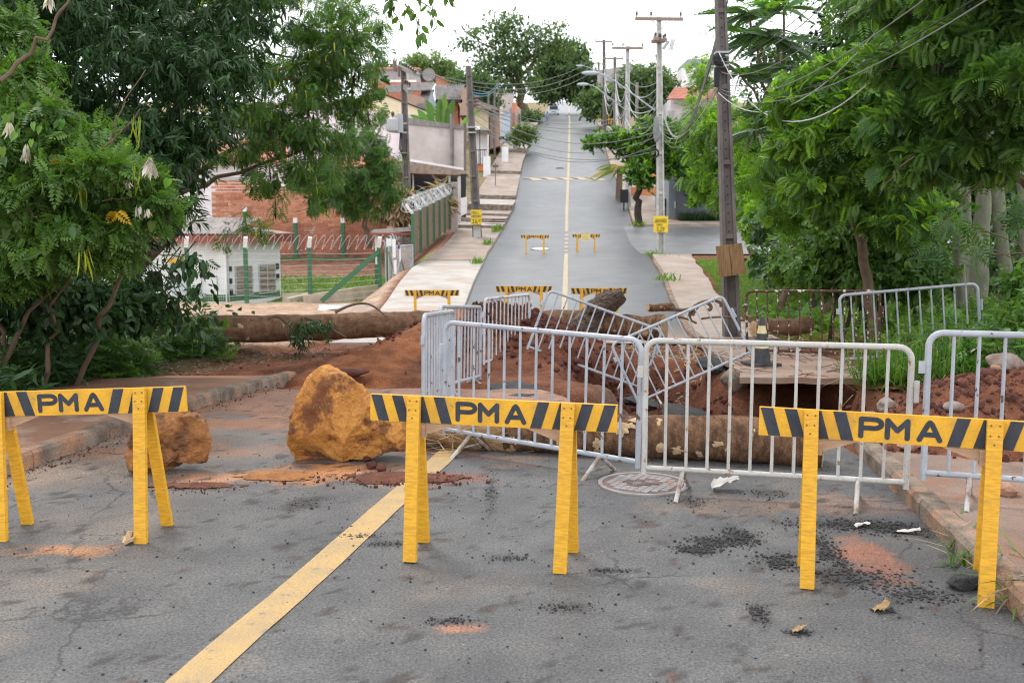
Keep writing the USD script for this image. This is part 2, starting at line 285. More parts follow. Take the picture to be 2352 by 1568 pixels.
def soil_col(x, y):
    n = nz(P3(x, y), .8, 4, 31); n2 = nz(P3(x, y), 3.0, 3, 32)
    c = mixc((.195, .080, .043), (.135, .052, .029), n)
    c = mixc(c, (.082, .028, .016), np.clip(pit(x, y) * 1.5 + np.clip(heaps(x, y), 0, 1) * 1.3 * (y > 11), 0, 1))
    c = mixc(c, (.27, .105, .048), ramp_mask(x, y) * .95)
    gravel = ga(x, y, 2.25, 11.7, .55, .8, .6) * (n2 > .38); c = mixc(c, (.27, .225, .19), np.clip(gravel * 1.1, 0, .9))
    dl = LP(y) - x; dr = x - RP(y)
    woods = sstep(-.2, .3, dl) * sstep(18, 15, y); c = mixc(c, mixc((.10, .06, .035), (.06, .07, .025), n2), woods)
    bank = sstep(.3, 1.6, dr) * sstep(50, 42, y); c = mixc(c, mixc((.20, .12, .07), (.10, .12, .04), np.clip((n2 - .35) * 3, 0, 1)), bank * sstep(9, 12, y))
    lot = sstep(.0, .5, dl) * sstep(17, 20, y) * sstep(62, 58, y); pale = mixc((.47, .34, .25), (.33, .22, .15), n)
    c = mixc(c, pale, lot); c = mixc(c, mixc((.13, .20, .05), (.20, .26, .08), n2), lot * sstep(41.2, 42.2, y) * sstep(51, 49, y)); c = mixc(c, mixc((.26, .15, .105), (.16, .07, .045), n2), lot * sstep(49, 51, y))
    grav = lot * sstep(23, 26, y) * sstep(36, 32, y) * (n > .5); c = mixc(c, (.33, .29, .27), grav * .7)
    far = sstep(62, 70, y); c = mixc(c, mixc((.30, .20, .13), (.14, .16, .07), n), far)
    return c
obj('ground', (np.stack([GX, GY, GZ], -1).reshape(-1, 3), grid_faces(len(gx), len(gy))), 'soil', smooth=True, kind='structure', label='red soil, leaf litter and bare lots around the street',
    prim={'col': soil_col(GX, GY).reshape(-1, 3)})

# ---------------------------------------------------------------- near road: asphalt with a broken end
s = np.linspace(0, 1, 170); ys = np.arange(1.0, 13.0, .04); S, Yg = np.meshgrid(s, ys, indexing='ij'); X = LE(Yg) + (RE(Yg) - LE(Yg)) * S
Z = road_z(Yg) + .008 * (nz(P3(X, Yg), 1.2, 3, 41) - .5)
keep = (Yg < edge_y(X)); Z = Z - .04 * sstep(.5, 0, edge_y(X) - Yg)
n = nz(P3(X, Yg), .9, 5, 43); n2 = nz(P3(X, Yg), 2.6, 4, 44)
c = mixc((.061, .060, .061), (.088, .086, .085), n)
c = mixc(c, (.215, .152, .108), np.clip(sstep(2.4, .1, X - LE(Yg)) * .6 + sstep(.6, .75, n2) * .2, 0, 1) * sstep(.3, .6, n))       # dust by the left kerb
c = mixc(c, (.06, .06, .064), sstep(1.1, .2, RE(Yg) - X) * sstep(8.6, 6.5, Yg) * .85)                                           # newer dark strip by the right kerb
c = mixc(c, (.235, .105, .055), np.clip(sstep(7.2, 9.5, Yg + 1.6 * (n2 - .5)) * (X < .9) * sstep(.25, .55, n2 + .12 * (Yg - 9)), 0, .92))
n5 = nz(P3(X, Yg), 9, 4, 49)
for cx, cy, sx, sy, col, st in ((-1.35, 7.35, .55, .28, (.40, .17, .06), .9), (-2.0, 7.2, .5, .14, (.36, .16, .07), .7), (-.75, 7.2, .5, .14, (.15, .058, .034), .95), (-2.55, 5.55, .26, .09, (.34, .16, .07), .9), (1.95, 5.5, .45, .6, (.06, .055, .052), .75), (1.3, 5.8, .5, .2, (.075, .07, .067), .6),
                            (1.45, 6.5, .5, .2, (.2, .12, .08), .5), (-.25, 4.43, .11, .05, (.33, .14, .075), .9), (-2.15, 3.78, .17, .06, (.58, .45, .36), .95), (-2.33, 3.72, .06, .05, (.55, .43, .35), .8), (.9, 7.2, .6, .25, (.10, .095, .09), .6), (2.2, 6.45, .4, .25, (.2, .11, .07), .5)):
    m = np.clip(ga(X, Yg, cx, cy, sx, sy) * 2.2 - .75 + .9 * (n2 - .5) + 2.4 * (n5 - .5), 0, 1) * st; c = mixc(c, col, m)
def pxe(px, py, w, h, wt=1.0):                          # a patch on the near road: centre and half sizes
    a, b, q, u = onz(px, py), onz(px + w, py), onz(px, py + h), onz(px, py - h); return (a[0], a[1], (b[0] - a[0]) * .62, abs(u[1] - q[1]) / 2 * .62, wt)
BLACK = [pxe(*v) for v in ((1935, 1205, 110, 13), (2050, 1213, 60, 13, 1.4), (1985, 1328, 95, 22), (2110, 1366, 75, 17), (1790, 1290, 42, 15, 1.3), (1645, 1245, 60, 12), (1600, 1263, 45, 9), (1900, 1265, 30, 45), (1700, 1232, 40, 20),
    (1740, 1408, 20, 22), (2030, 1402, 26, 7, 1.2), (1835, 1452, 27, 7, 1.2), (1400, 1310, 45, 5), (1170, 1280, 38, 8), (1128, 1135, 13, 45), (700, 1155, 60, 14), (830, 1231, 45, 6), (885, 1249, 45, 7), (1290, 1395, 75, 12), (1040, 1427, 55, 9), (1760, 1135, 45, 13), (1590, 1152, 55, 10))]
for cx, cy, sx, sy, _ in BLACK:
    c = mixc(c, (.024, .022, .021), np.clip(ga(X, Yg, cx, cy, sx * 1.25, sy * 1.35) * 1.7 - .5 + 2.6 * (n5 - .5), 0, 1) * .85)
cx, cy, sx, sy, _ = pxe(1985, 1275, 60, 50); c = mixc(c, (.22, .085, .045), np.clip(ga(X, Yg, cx, cy, sx * 1.3, sy * 1.3) * 2.0 - .5 + 2.0 * (n5 - .5), 0, 1) * .9)
F = grid_faces(*X.shape); kv = keep.ravel(); F = F[kv[F].all(1)]
V = np.stack([X, Yg, Z], -1).reshape(-1, 3); e = np.sort(np.vstack([F[:, [0, 1]], F[:, [1, 2]], F[:, [2, 0]]]), 1)
eu, inv, cnt = np.unique(e, axis=0, return_inverse=True, return_counts=True); bd = eu[cnt == 1]
lowv = V.copy(); lowv[:, 2] -= .07; n0 = len(V); sk = np.vstack([np.stack([bd[:, 0], bd[:, 1], bd[:, 1] + n0], 1), np.stack([bd[:, 0], bd[:, 1] + n0, bd[:, 0] + n0], 1)])
obj('road', (np.vstack([V, lowv]), np.vstack([F, sk])), 'asphalt', kind='structure', label='worn grey asphalt of the near road, broken off at the hole', prim={'col': np.vstack([c.reshape(-1, 3)] * 2)})

def centre(y): return np.interp(y, [0, 4.04, 7.83, 9.2], [-2.06, -1.286, -.56, -.30])
ys = np.linspace(1.0, 8.55, 60); w = .092
def strip(ys, xl, xr, zf, dz):
    v = np.vstack([np.stack([xl, ys, zf + dz], 1), np.stack([xr, ys, zf + dz], 1)]); n = len(ys); i = np.arange(n - 1)
    return v, np.stack([i, i + n, i + n + 1, i + 1], 1)
wob = .012 * (nz(P3(ys, ys * 0), 3, 3, 51) - .5)
xsn = np.linspace(-1, 1, 5); mb = MB()
for a, b in zip(xsn[:-1], xsn[1:]):
    zz = lambda X_: road_z(ys) + .008 * (nz(P3(X_, ys), 1.2, 3, 41) - .5)
    xa, xb = centre(ys) + a * w * 1.03 + wob, centre(ys) + b * w * 1.03 + wob
    v = np.vstack([np.stack([xa, ys, zz(xa) + .005], 1), np.stack([xb, ys, zz(xb) + .005], 1)]); i = np.arange(59); mb.add(v, np.stack([i, i + 60, i + 61, i + 1], 1))
struct('centre_line', mb, 'road_paint', label='wide faded yellow centre line on the near road')

# ---------------------------------------------------------------- far road climbing the hill
ys = np.concatenate([np.arange(18.6, 60, .35), np.arange(60, 140, 1.5), np.arange(140, 420, 5.)]); s = np.linspace(0, 1, 34)
S, Yg = np.meshgrid(s, ys, indexing='ij'); X = LE(Yg) + (RE(Yg) - LE(Yg)) * S; crown = .07 * (1 - (2 * S - 1) ** 2)
hump = .09 * np.exp(-.5 * ((Yg - 83.2) / .8) ** 2)
Z = road_z(Yg) + crown + hump
n = nz(P3(X, Yg * .35), .7, 4, 61)
c = mixc((.092, .092, .094), (.142, .142, .144), n)
edge = np.minimum(S, 1 - S); c = mixc(c, (.055, .057, .064), sstep(.24, .02, edge + .10 * (n - .5)) * .9); c = mixc(c, (.09, .092, .10), np.clip(ga(S, Yg, .3, 76, .35, 3.5) + ga(S, Yg, .8, 66, .2, 6), 0, 1) * .6)
c = mixc(c, (.13, .13, .14), sstep(.02, .07, np.abs(S - .28) - .02) * 0)
c = mixc(c, (.36, .20, .12), np.clip(sstep(26, 19, Yg + 5 * (n - .5)) * .85, 0, 1))
keep = (Yg > 18.9 + 1.0 * nz(P3(X, X * 0), 1.7, 3, 62)).ravel(); F = grid_faces(*X.shape); F = F[keep[F].all(1)]
obj('hill_road', (np.stack([X, Yg, Z], -1).reshape(-1, 3), F), 'asphalt_far', smooth=True, kind='structure', label='straight asphalt road climbing the hill', prim={'col': c.reshape(-1, 3)})
def fc(y): return np.interp(y, [20, 30.5, 48.9, 69.5, 92.6, 139, 176, 258, 300], [1.0, 1.62, 2.65, 3.8, 5.2, 7.9, 9.9, 14.5, 17])
def froad(x, y): S = (x - LE(y)) / (RE(y) - LE(y)); return road_z(y) + .07 * (1 - (2 * S - 1) ** 2) + .09 * np.exp(-.5 * ((y - 83.2) / .8) ** 2)
mb = MB()
def paint(mb, y0, y1, w=.09, step=.35):
    q = np.arange(y0, y1 + step / 2, step); q = np.linspace(y0, y1, max(2, len(q))); a = fc(q)
    mb.add(*strip(q, a - w, a + w, np.minimum(froad(a - w, q), froad(a + w, q)), .012 + .00006 * y0))
paint(mb, 20.5, 48.6)
for k in range(5): paint(mb, 49.3 + 1.55 * k, 50.15 + 1.55 * k)
for a in np.arange(57.2, 258, 10): paint(mb, a, a + 10.0, .1, 1.0)
struct('hill_road_line', mb, 'road_paint_far', label='yellow centre line running up the hill road, dashed at the junction')
mb = MB()
for k, px in enumerate((1222, 1258, 1294, 1330, 1366)):
    p = at(px, 412, 83.2); x0, x1, sh = p[0] - .42, p[0] + .42, .5
    v = np.array([[x0 - sh, 83.95, 0], [x1 - sh, 83.95, 0], [x0 + .2, 83.2, 0], [x1 + .2, 83.2, 0], [x0 + sh, 82.45, 0], [x1 + sh, 82.45, 0]]); v[:, 2] = froad(v[:, 0], v[:, 1]) + .02
    mb.add(v, [[0, 2, 3], [0, 3, 1], [2, 4, 5], [2, 5, 3]])
struct('speed_hump_stripes', mb, 'road_paint_far', label='slanted yellow stripes painted across the speed hump')
# side street to the right
xs = np.linspace(6.3, 90, 60); ysd = np.linspace(48.8, 60.2, 12); XX, YY = np.meshgrid(xs, ysd, indexing='ij')
YY = YY + np.where(XX < 9, 0, 0) ; ZZ = road_z(YY) + .02
c = mixc((.12, .12, .122), (.16, .16, .162), nz(P3(XX, YY), .5, 4, 66))
obj('side_street', (np.stack([XX, YY, ZZ], -1).reshape(-1, 3), grid_faces(*XX.shape)), 'asphalt_far', smooth=True, kind='structure', label='grey side street joining from the right', prim={'col': c.reshape(-1, 3)})

# ---------------------------------------------------------------- pavements
def pave(name, ys, xl, xr, top, mat_, label, thick=.14, cols=8, seed=0, parent=None):
    t = np.linspace(0, 1, cols); T_, Yg = np.meshgrid(t, ys, indexing='ij'); X = xl(Yg) + (xr(Yg) - xl(Yg)) * T_
    Z = top(X, Yg) + .012 * (nz(P3(X, Yg), 1.3, 3, 70 + seed) - .5)
    V = np.stack([X, Yg, Z], -1).reshape(-1, 3); F = grid_faces(*X.shape)
    e = np.sort(np.vstack([F[:, [0, 1]], F[:, [1, 2]], F[:, [2, 0]]]), 1); eu, cnt = np.unique(e, axis=0, return_counts=True); bd = eu[cnt == 1]
    lo = V.copy(); lo[:, 2] -= thick; n0 = len(V)
    sk = np.vstack([np.stack([bd[:, 0], bd[:, 1], bd[:, 1] + n0], 1), np.stack([bd[:, 0], bd[:, 1] + n0, bd[:, 0] + n0], 1)])
    return struct(name, (np.vstack([V, lo]), np.vstack([F, sk, F[:, ::-1] + n0])), mat_, label=label)
KW = .13
pave('pavement', np.arange(0, 13.4, .2), lambda y: LP(y) + .15 * (nz(P3(y, y), 1, 3, 2) - .5), lambda y: LE(y) - KW, lambda x, y: road_z(y) + .125 - .10 * sstep(11.5, 13.4, y), 'pave_dirt', 'left pavement coated in orange dirt')
pave('pavement', np.arange(0, 8.7, .2), lambda y: RE(y) + KW, lambda y: RP(y) + .1 * np.sin(y * 3), lambda x, y: road_z(y) + .125 - .2 * sstep(7.4, 8.6, y), 'pave_grit', 'right pavement near the viewer, gritty and stained with red dirt')
pave('pavement', np.concatenate([[12.05], np.arange(12.2, 19.6, .2)]), lambda y: RE(y) - .1 + .22 * (nz(P3(y, y * 0), 2, 3, 9) - .5), lambda y: RP(y) - .25 + .5 * np.sin(y) * .1,
     lambda x, y: np.interp(y, [12, 14, 19.6], [.02, -.06, -.36]) + .0 * x + .05 * sstep(12.5, 12.0, y) * (nz(P3(x, y), 4, 3, 4) - .7), 'pave_slab', 'concrete pavement slab hanging over the washed-out hole', thick=.075, cols=14)
pave('pavement', np.arange(19.8, 48, .5), lambda y: RE(y) + .14 + 0 * y, lambda y: RP(y) + .25 * (nz(P3(y, y * 0), .6, 3, 14) - .5), lambda x, y: road_z(y) + .12, 'pave_pink', 'right pavement along the hill road below the junction')
pave('pavement', np.arange(20.3, 44.5, .5), lambda y: LP(y) + 0 * y, lambda y: LE(y) - .0, lambda x, y: road_z(y) + np.interp(y, [26, 33], [.0, .12]), 'pave_concrete', 'pale concrete pavement running up past the mesh gate')
pave('pavement', np.arange(44.5, 58.6, .5), lambda y: LP(y) + 0 * y, lambda y: LE(y) - .0, lambda x, y: road_z(y) + .14, 'pave_pink', 'dirt-stained pavement beside the green mesh fence')
# stepped pavement: terraces with risers
lv = [(58.6, 61.6), (61.6, 64.5), (64.5, 68.0), (68.0, 74), (74, 86), (86, 100), (100, 120), (120, 160)]
for k, (a, b) in enumerate(lv):
    top = road_z((a + b) / 2) + .25 + .06 * (k % 2); mb = MB()
    ysq = np.linspace(a, b, 5); xl, xr = LP(ysq) - .4, LE(ysq); slope = (road_z(b) - road_z(a)) / (b - a) * (.5 if k < 4 else .93)
    zt = top + slope * (ysq - (a + b) / 2)
    v = np.vstack([np.stack([xl, ysq, zt], 1), np.stack([xr, ysq, zt - .08], 1), np.stack([xl, ysq, zt - 1.6], 1), np.stack([xr, ysq, zt - 1.7], 1)]); i = np.arange(4)
    tp = MB().add(v, np.stack([i, i + 5, i + 6, i + 1], 1)); sd = MB().add(v, np.vstack([np.stack([i + 5, i + 15, i + 16, i + 6], 1), [[0, 10, 15, 5], [4, 9, 19, 14]]]))
    t = thing('pavement_terrace', f'terrace of the stepped left pavement', None, (0, 0, 0), kind='structure')
    obj('top', tp, 'pave_pink' if k % 3 else 'pave_concrete', t); obj('riser', sd, 'step_riser', t)
pave('pavement', np.arange(61, 140, 1.0), lambda y: RE(y) + .1, lambda y: RP(y) + 0 * y, lambda x, y: road_z(y) + .13, 'pave_pink', 'right pavement above the junction', thick=.3)
pave('pavement', np.linspace(60.4, 62.0, 4), lambda y: 8 + 0 * y, lambda y: 60 + 0 * y, lambda x, y: road_z(y) + .14, 'pave_pink', 'strip of pavement along the far side of the side street', cols=40, thick=.2)

# ---------------------------------------------------------------- kerbs: one block after another
def kerb(label, ys, edge, side, h=.13, w=.13, off=0.0, tilt=0.0, seed=0):
    t = thing('kerb', label, None, (0, 0, 0), kind='structure'); r = rng(seed)
    for a, b in zip(ys[:-1], ys[1:]):
        q = np.linspace(a + .003, b - .003, 7); e = edge(q) + off + r.normal(0, .003)
        prof = np.array([[0, -.12], [.0, h - .03], [.022, h], [w, h + .004], [w, -.12]]) * [side, 1]
        v = np.array([[e[i] + px, q[i], float(road_z(q[i])) + pz] for i in range(7) for px, pz in prof])
        v += (nz(v, 9, 3, 5) - .5)[:, None] * [.03, 0, .022] + [0, 0, r.normal(0, .002)]
        i, j = np.meshgrid(np.arange(6), np.arange(5), indexing='ij'); i, j = i.ravel(), j.ravel(); k = (j + 1) % 5
        f = np.stack([i * 5 + j, i * 5 + k, (i + 1) * 5 + k, (i + 1) * 5 + j], 1)
        mb = MB().add(v, f); mb.f.append(np.array([[0, 1, 2], [0, 2, 3], [0, 3, 4], [30, 32, 31], [30, 33, 32], [30, 34, 33]]))
        obj('kerb_stone', mb, 'kerb_stone', t)
kerb('rough concrete kerb of the left pavement', np.arange(.4, 13.3, 1.02), LE, -1, seed=1)
kerb('worn kerb of the right pavement, ending at the hole', np.arange(.5, 8.3, .95), RE, 1, h=.125, seed=2)
kerb('kerb of the right pavement below the junction', np.arange(20.0, 47, 1.5), RE, 1, h=.12, w=.14, seed=3)
# ---------------------------------------------------------------- wooden trestle barriers
mat('yellow_paint', (.66, .345, .022), (.52, .27, .02), scale=5, rough=.5, bump=.25, bscale=60, col3=(.33, .20, .07), s3=5, lo3=.56, hi3=.74, col4=(.20, .12, .05), s4=11, lo4=.66, hi4=.70, fine=.14, fscale=80, spec=.4, coord='object', stretch=(1, 1, 1), bdist=.004)
mat('yellow_leg', (.66, .345, .020), (.50, .25, .016), scale=9, rough=.5, bump=.35, bscale=30, col3=(.36, .20, .05), s3=4, lo3=.58, hi3=.76, col4=(.22, .14, .07), s4=9, lo4=.67, hi4=.72, spec=.4, coord='object', stretch=(2, 2, 10), bdist=.004)
mat('dark_paint', (.018, .021, .030), (.03, .033, .042), scale=10, rough=.55, col3=(.16, .12, .06), s3=14, lo3=.68, hi3=.8, fine=.2, fscale=120, spec=.4, coord='object')
mat('plywood', (.42, .27, .17), (.33, .20, .12), scale=8, rough=.8, stretch=(1, 1, 6), coord='object')
mat('nail_metal', (.10, .07, .05), rough=.6, metal=.4)
def strokes(lines, w, res=6): return unary_union([LineString(l).buffer(w / 2, quad_segs=res) for l in lines])
def arcp(cx, cz, rx, rz_, a0, a1, n=10): return [(cx + rx * math.cos(math.radians(a)), cz + rz_ * math.sin(math.radians(a))) for a in np.linspace(a0, a1, n)]
LET = {'P': [[(0, 0), (0, 1), (.55, 1)] + arcp(.55, .74, .32, .26, 90, -90) + [(0, .48)]],
       'M': [[(0, 0), (0, 1), (.42, .42), (.84, 1), (.84, 0)]],
       'A': [[(0, 0), (.34, .9), (.42, 1), (.50, .9), (.84, 0)], [(.16, .30), (.68, .30)]]}
BW, BH, BT, BZ = 1.39, .15, .024, .905             # board width, height, thickness, top
def pma_barrier(M, label, group, paper=False):
    t = thing('trestle_barrier', label, 'barrier', M=M, group=group)
    m = MB(); q = np.linspace(-BW / 2, BW / 2, 9); m.boxb((-BW / 2, -BT / 2, BZ - BH), (BW / 2, BT / 2, BZ)); obj('board', m, 'yellow_paint', t)
    yf = -BT / 2 - .0015
    for sgn in (-1, 1):
        for k in range(4):
            x0 = .006 + .121 * k; poly = [(x0, BH), (x0 + .063, BH), (x0 + .105, 0), (x0 + .044, 0)]
            poly = Polygon([(sgn * (-BW / 2 + px), BZ - BH + max(.002, min(pz, BH - .002))) for px, pz in poly])
            obj('stripe', MB().prism(poly, .0015, xf((0, yf, 0))), 'dark_paint', t)
    if not paper:
        for ch, x0 in (('P', -.187), ('M', -.060), ('A', .092)):
            poly = strokes([[(x0 + px * .113, BZ - BH + .030 + pz * .088) for px, pz in l] for l in LET[ch]], .0255)
            obj('letter', MB().prism(poly, .0015, xf((0, yf, 0))), 'dark_paint', t)
    for sgn in (-1, 1):
        x = sgn * .432
        a = np.array([x, -BT / 2 - .02, BZ + .001]); b = np.array([x - .012 * sgn, -.155, .0]); obj('leg', MB().bar(a, b, .072, .034, (0, -1, .15)), 'yellow_leg', t)
        a = np.array([x, BT / 2 + .02, BZ - .012]); b = np.array([x + .01 * sgn, .20, .0]); obj('leg', MB().bar(a, b, .066, .034, (0, 1, .15)), 'yellow_leg', t)
        xi = x - sgn * .036
        g = Polygon([(xi, BZ - BH - .002), (xi - sgn * .20, BZ - BH - .002), (xi, BZ - BH - .075)]); obj('gusset', MB().prism(g, .018, xf((0, -.009, 0))), 'plywood', t)
        obj('block', MB().box((xi - sgn * .012, 0, BZ - BH - .042), (.024, .06, .08)), 'plywood', t)
        for dx, dz in ((-.02, .022), (.02, .022), (-.022, .072), (.016, .072), (-.003, .115)):
            m = trimesh.creation.cylinder(.0042, .003, sections=8); m.apply_transform(trimesh.transformations.rotation_matrix(math.pi / 2, (1, 0, 0)))
            ang = (.155 - BT / 2 - .02) / BZ; yy = -BT / 2 - .02 - .0175 - ang * dz
            obj('nail', MB().tm(m, xf((x + dx, yy - .001, BZ - dz))), 'nail_metal', t)
    return t
def bM(x, y, rz, z=None, tilt=0.0, s=1.0):
    m = xf((x, y, gz(x, y) + .09 if z is None else z), math.radians(rz)); c, q = math.cos(math.radians(tilt)), math.sin(math.radians(tilt))
    return m @ np.array([[c, 0, q, 0], [0, 1, 0, 0], [-q, 0, c, 0], [0, 0, 0, 1.0]]) @ np.diag([s, s, s, 1])
B0 = pma_barrier(bM(-.125, 5.42, -11, 0.0, .7), 'yellow and black trestle barrier in front of the big ochre boulder, nearest the centre line', None)
dup(B0, 'yellow and black trestle barrier standing before the small brown boulder', M=bM(-2.60, 5.86, -2, -.02, -2.0))
dup(B0, 'yellow and black trestle barrier over the crumbled asphalt by the right kerb', M=bM(1.965, 4.97, -17, 0.0, .3))
def proad(px, py, Y, rz, label):
    p = at(px, py, Y); p[2] += .045; return dup(B0, label, M=bM(p[0], Y, rz, p[2]))
proad(993, 665 + 86, 25.4, 3, 'trestle barrier beyond the long log, on the pale left pavement')
proad(1203, 657 + 88, 24.5, -2, 'trestle barrier beyond the red soil heap, on the left half of the hill road')
proad(1375, 661 + 88, 24.6, 1, 'trestle barrier behind the upended stump, on the right half of the hill road')
proad(1228.5, 541 + 44, 48.6, -4, 'small distant trestle barrier left of the dashed line at the junction')
p = at(1346, 536 + 44, 49.5)
pma_barrier(bM(p[0], 49.5, 2, p[2]), 'distant trestle barrier with a yellow notice hung over its board', None, paper=True)
mat('yellow_paper', (.72, .52, .04), (.62, .43, .03), scale=9, rough=.5, coord='object', bump=.3, bscale=12)
mat('notice_paper', (.66, .56, .20), (.60, .50, .22), scale=9, rough=.6, coord='object')
mat('marker_ink', (.012, .012, .012), rough=.6)
nt = thing('paper_notice', 'pale yellow notice with hazard stripes hung over the distant barrier board', 'sign', tuple(p + [-.04, -.06, .60]))
obj('sheet', MB().box((0, 0, .17), (.44, .006, .36)), 'notice_paper', nt)
for zz in (.05, .315):
    for k in range(6): obj('stripe', MB().prism(Polygon([(-.19 + .065 * k, zz - .03), (-.16 + .065 * k, zz - .03), (-.14 + .065 * k, zz + .03), (-.17 + .065 * k, zz + .03)]), .002, xf((0, -.005, 0))), 'plywood', nt)
for k in range(3): obj('lettering', MB().box((0, -.004, .12 + .05 * k), (.30, .002, .018)), 'plywood', nt)

# ---------------------------------------------------------------- tubular crowd barriers
mat('grey_tube', (.35, .37, .405), (.28, .30, .335), scale=4, rough=.42, col3=(.085, .05, .035), s3=11, lo3=.61, hi3=.63, spec=.5, coord='object', fine=.06, fscale=60)
mat('white_tube', (.44, .43, .41), (.37, .35, .32), scale=5, rough=.5, col3=(.24, .12, .05), s3=13, lo3=.60, hi3=.65, spec=.45, coord='object', fine=.12, fscale=90)
mat('rust_tube', (.62, .60, .55), (.55, .50, .42), scale=5, rough=.75, col3=(.075, .035, .022), s3=15, lo3=.40, hi3=.44, spec=.3, coord='object', fine=.15, fscale=90)
mat('grey_rust_tube', (.46, .48, .52), (.42, .30, .18), scale=9, lo=.5, hi=.62, rough=.55, col3=(.07, .04, .03), s3=10, lo3=.59, hi3=.61, spec=.45, coord='object')
mat('foot_steel', (.42, .40, .38), (.20, .13, .09), scale=14, rough=.6, coord='object', spec=.4)
CW, CH, CG = 1.75, .94, .13
def crowd(kind, M, label, group=None, W=CW, feet=True, nb=11, hook=True):
    t = thing('crowd_barrier', label, 'barrier', M=M, group=group); r, rc, h = .0205, .085, CG + CH
    pl = [(-W / 2, 0, CG), (-W / 2, 0, h - rc)] + [(-W / 2 + rc - rc * math.cos(a), 0, h - rc + rc * math.sin(a)) for a in np.linspace(.2, math.pi / 2, 6)]
    pr = [(-x, y, z) for x, y, z in pl[::-1]]
    obj('frame', MB().tube(pl + pr, r, 12), kind, t, smooth=40)
    obj('bottom_rail', MB().tube([(-W / 2 + .012, 0, CG + .045), (W / 2 - .012, 0, CG + .045)], r * .95, 12), kind, t, smooth=40)
    for k in range(nb):
        x = -W / 2 + W * (k + 1) / (nb + 1); obj('bar', MB().tube([(x, 0, CG + .05), (x, 0, h - .004)], .0112, 8), kind, t, smooth=40)
    if feet:
        for x in (-W / 2 + W * .155, W / 2 - W * .175):
            m = MB(); m.tube([(x, .0, CG + .04), (x - .03, -.23, .0)], .016, 8); m.tube([(x, .0, CG + .04), (x + .03, .23, .0)], .016, 8); m.tube([(x - .016, -.13, .075), (x + .016, .13, .075)], .007, 6)
            obj('foot', m, 'foot_steel', t, smooth=40)
    if hook:
        obj('hook', MB().box((-W / 2 - .034, 0, h - .22), (.04, .03, .075)), kind, t)
        obj('sleeve', MB().tube([(W / 2 + .036, 0, h - .22), (W / 2 + .036, 0, h - .36)], .02, 8), kind, t, smooth=40)
        obj('sleeve_tab', MB().box((W / 2 + .022, 0, h - .24), (.03, .02, .03)), kind, t)
    return t
def cM2(pl, pr, zl, zr):                            # from the two ground points (x, y) of its posts and their heights above which it stands
    a, b = np.array([*pl, zl]), np.array([*pr, zr]); d = (b - a); L = np.linalg.norm(d); d /= L; up = np.array([0, 0, 1.0])
    y = np.cross(up, d); y /= np.linalg.norm(y); u = np.cross(d, y); m = np.eye(4); m[:3, 0], m[:3, 1], m[:3, 2], m[:3, 3] = d, y, u, (a + b) / 2
    return m, L
m, L = cM2((.925, 6.82), (2.60, 6.42), 0.0, 0.0); crowd('white_tube', m, 'cream-white crowd barrier with rust runs, upright across the right half of the hole', W=L)
m, L = cM2((-.565, 8.15), (.915, 7.12), -.0, -.03); crowd('grey_tube', m, 'grey crowd barrier slanting across the front of the hole beside the big boulder', W=L)
m, L = cM2((-.79, 8.72), (-.62, 10.35), 0.0, -.10); C3 = crowd('grey_tube', m, 'grey crowd barrier seen edge-on, nearer of two running away left of the hole', W=L)
m, L = cM2((-.82, 10.95), (-.42, 12.75), -.10, -.25); crowd('grey_tube', m, 'grey crowd barrier running away behind the edge-on one, left of the hole', W=L)
m, L = cM2((-.40, 14.0), (.264, 15.85), -.24, -.30); crowd('grey_rust_tube', m, 'rust-streaked grey crowd barrier standing before the red heap', W=L)
m, L = cM2((2.62, 6.2), (4.25, 5.62), .12, .13); crowd('grey_tube', m, 'clean grey crowd barrier on the right pavement, cut off by the photo edge', W=L)
m, L = cM2((3.60, 15.1), (5.22, 14.0), -.20, -.12); crowd('rust_tube', m, 'heavily rusted brown and white crowd barrier behind the traffic cone', W=L)
m, L = cM2((4.62, 13.7), (6.4, 13.45), -.16, .02); crowd('grey_tube', m, 'grey crowd barrier in the long grass under the trees at right', W=L)
def tilted(pc, Y, ang, lean, label, yaw=0.0):
    p = at(*pc, Y); a, l, yw = math.radians(ang), math.radians(lean), math.radians(yaw)
    Rx = trimesh.transformations.rotation_matrix(l, (1, 0, 0)); Ry = trimesh.transformations.rotation_matrix(a, (0, 1, 0)); Rz = trimesh.transformations.rotation_matrix(yw, (0, 0, 1))
    off = np.eye(4); off[2, 3] = -(CG + CH / 2); Tm = np.eye(4); Tm[:3, 3] = p
    return crowd('grey_tube', Tm @ Rz @ Rx @ Ry @ off, label)
tilted((1366, 781), 14.4, 20.3, -16, 'grey crowd barrier toppled into the hole, leaning down to the right')
tilted((1565, 803), 13.9, -24.0, -18, 'grey crowd barrier toppled into the hole, leaning down to the left')

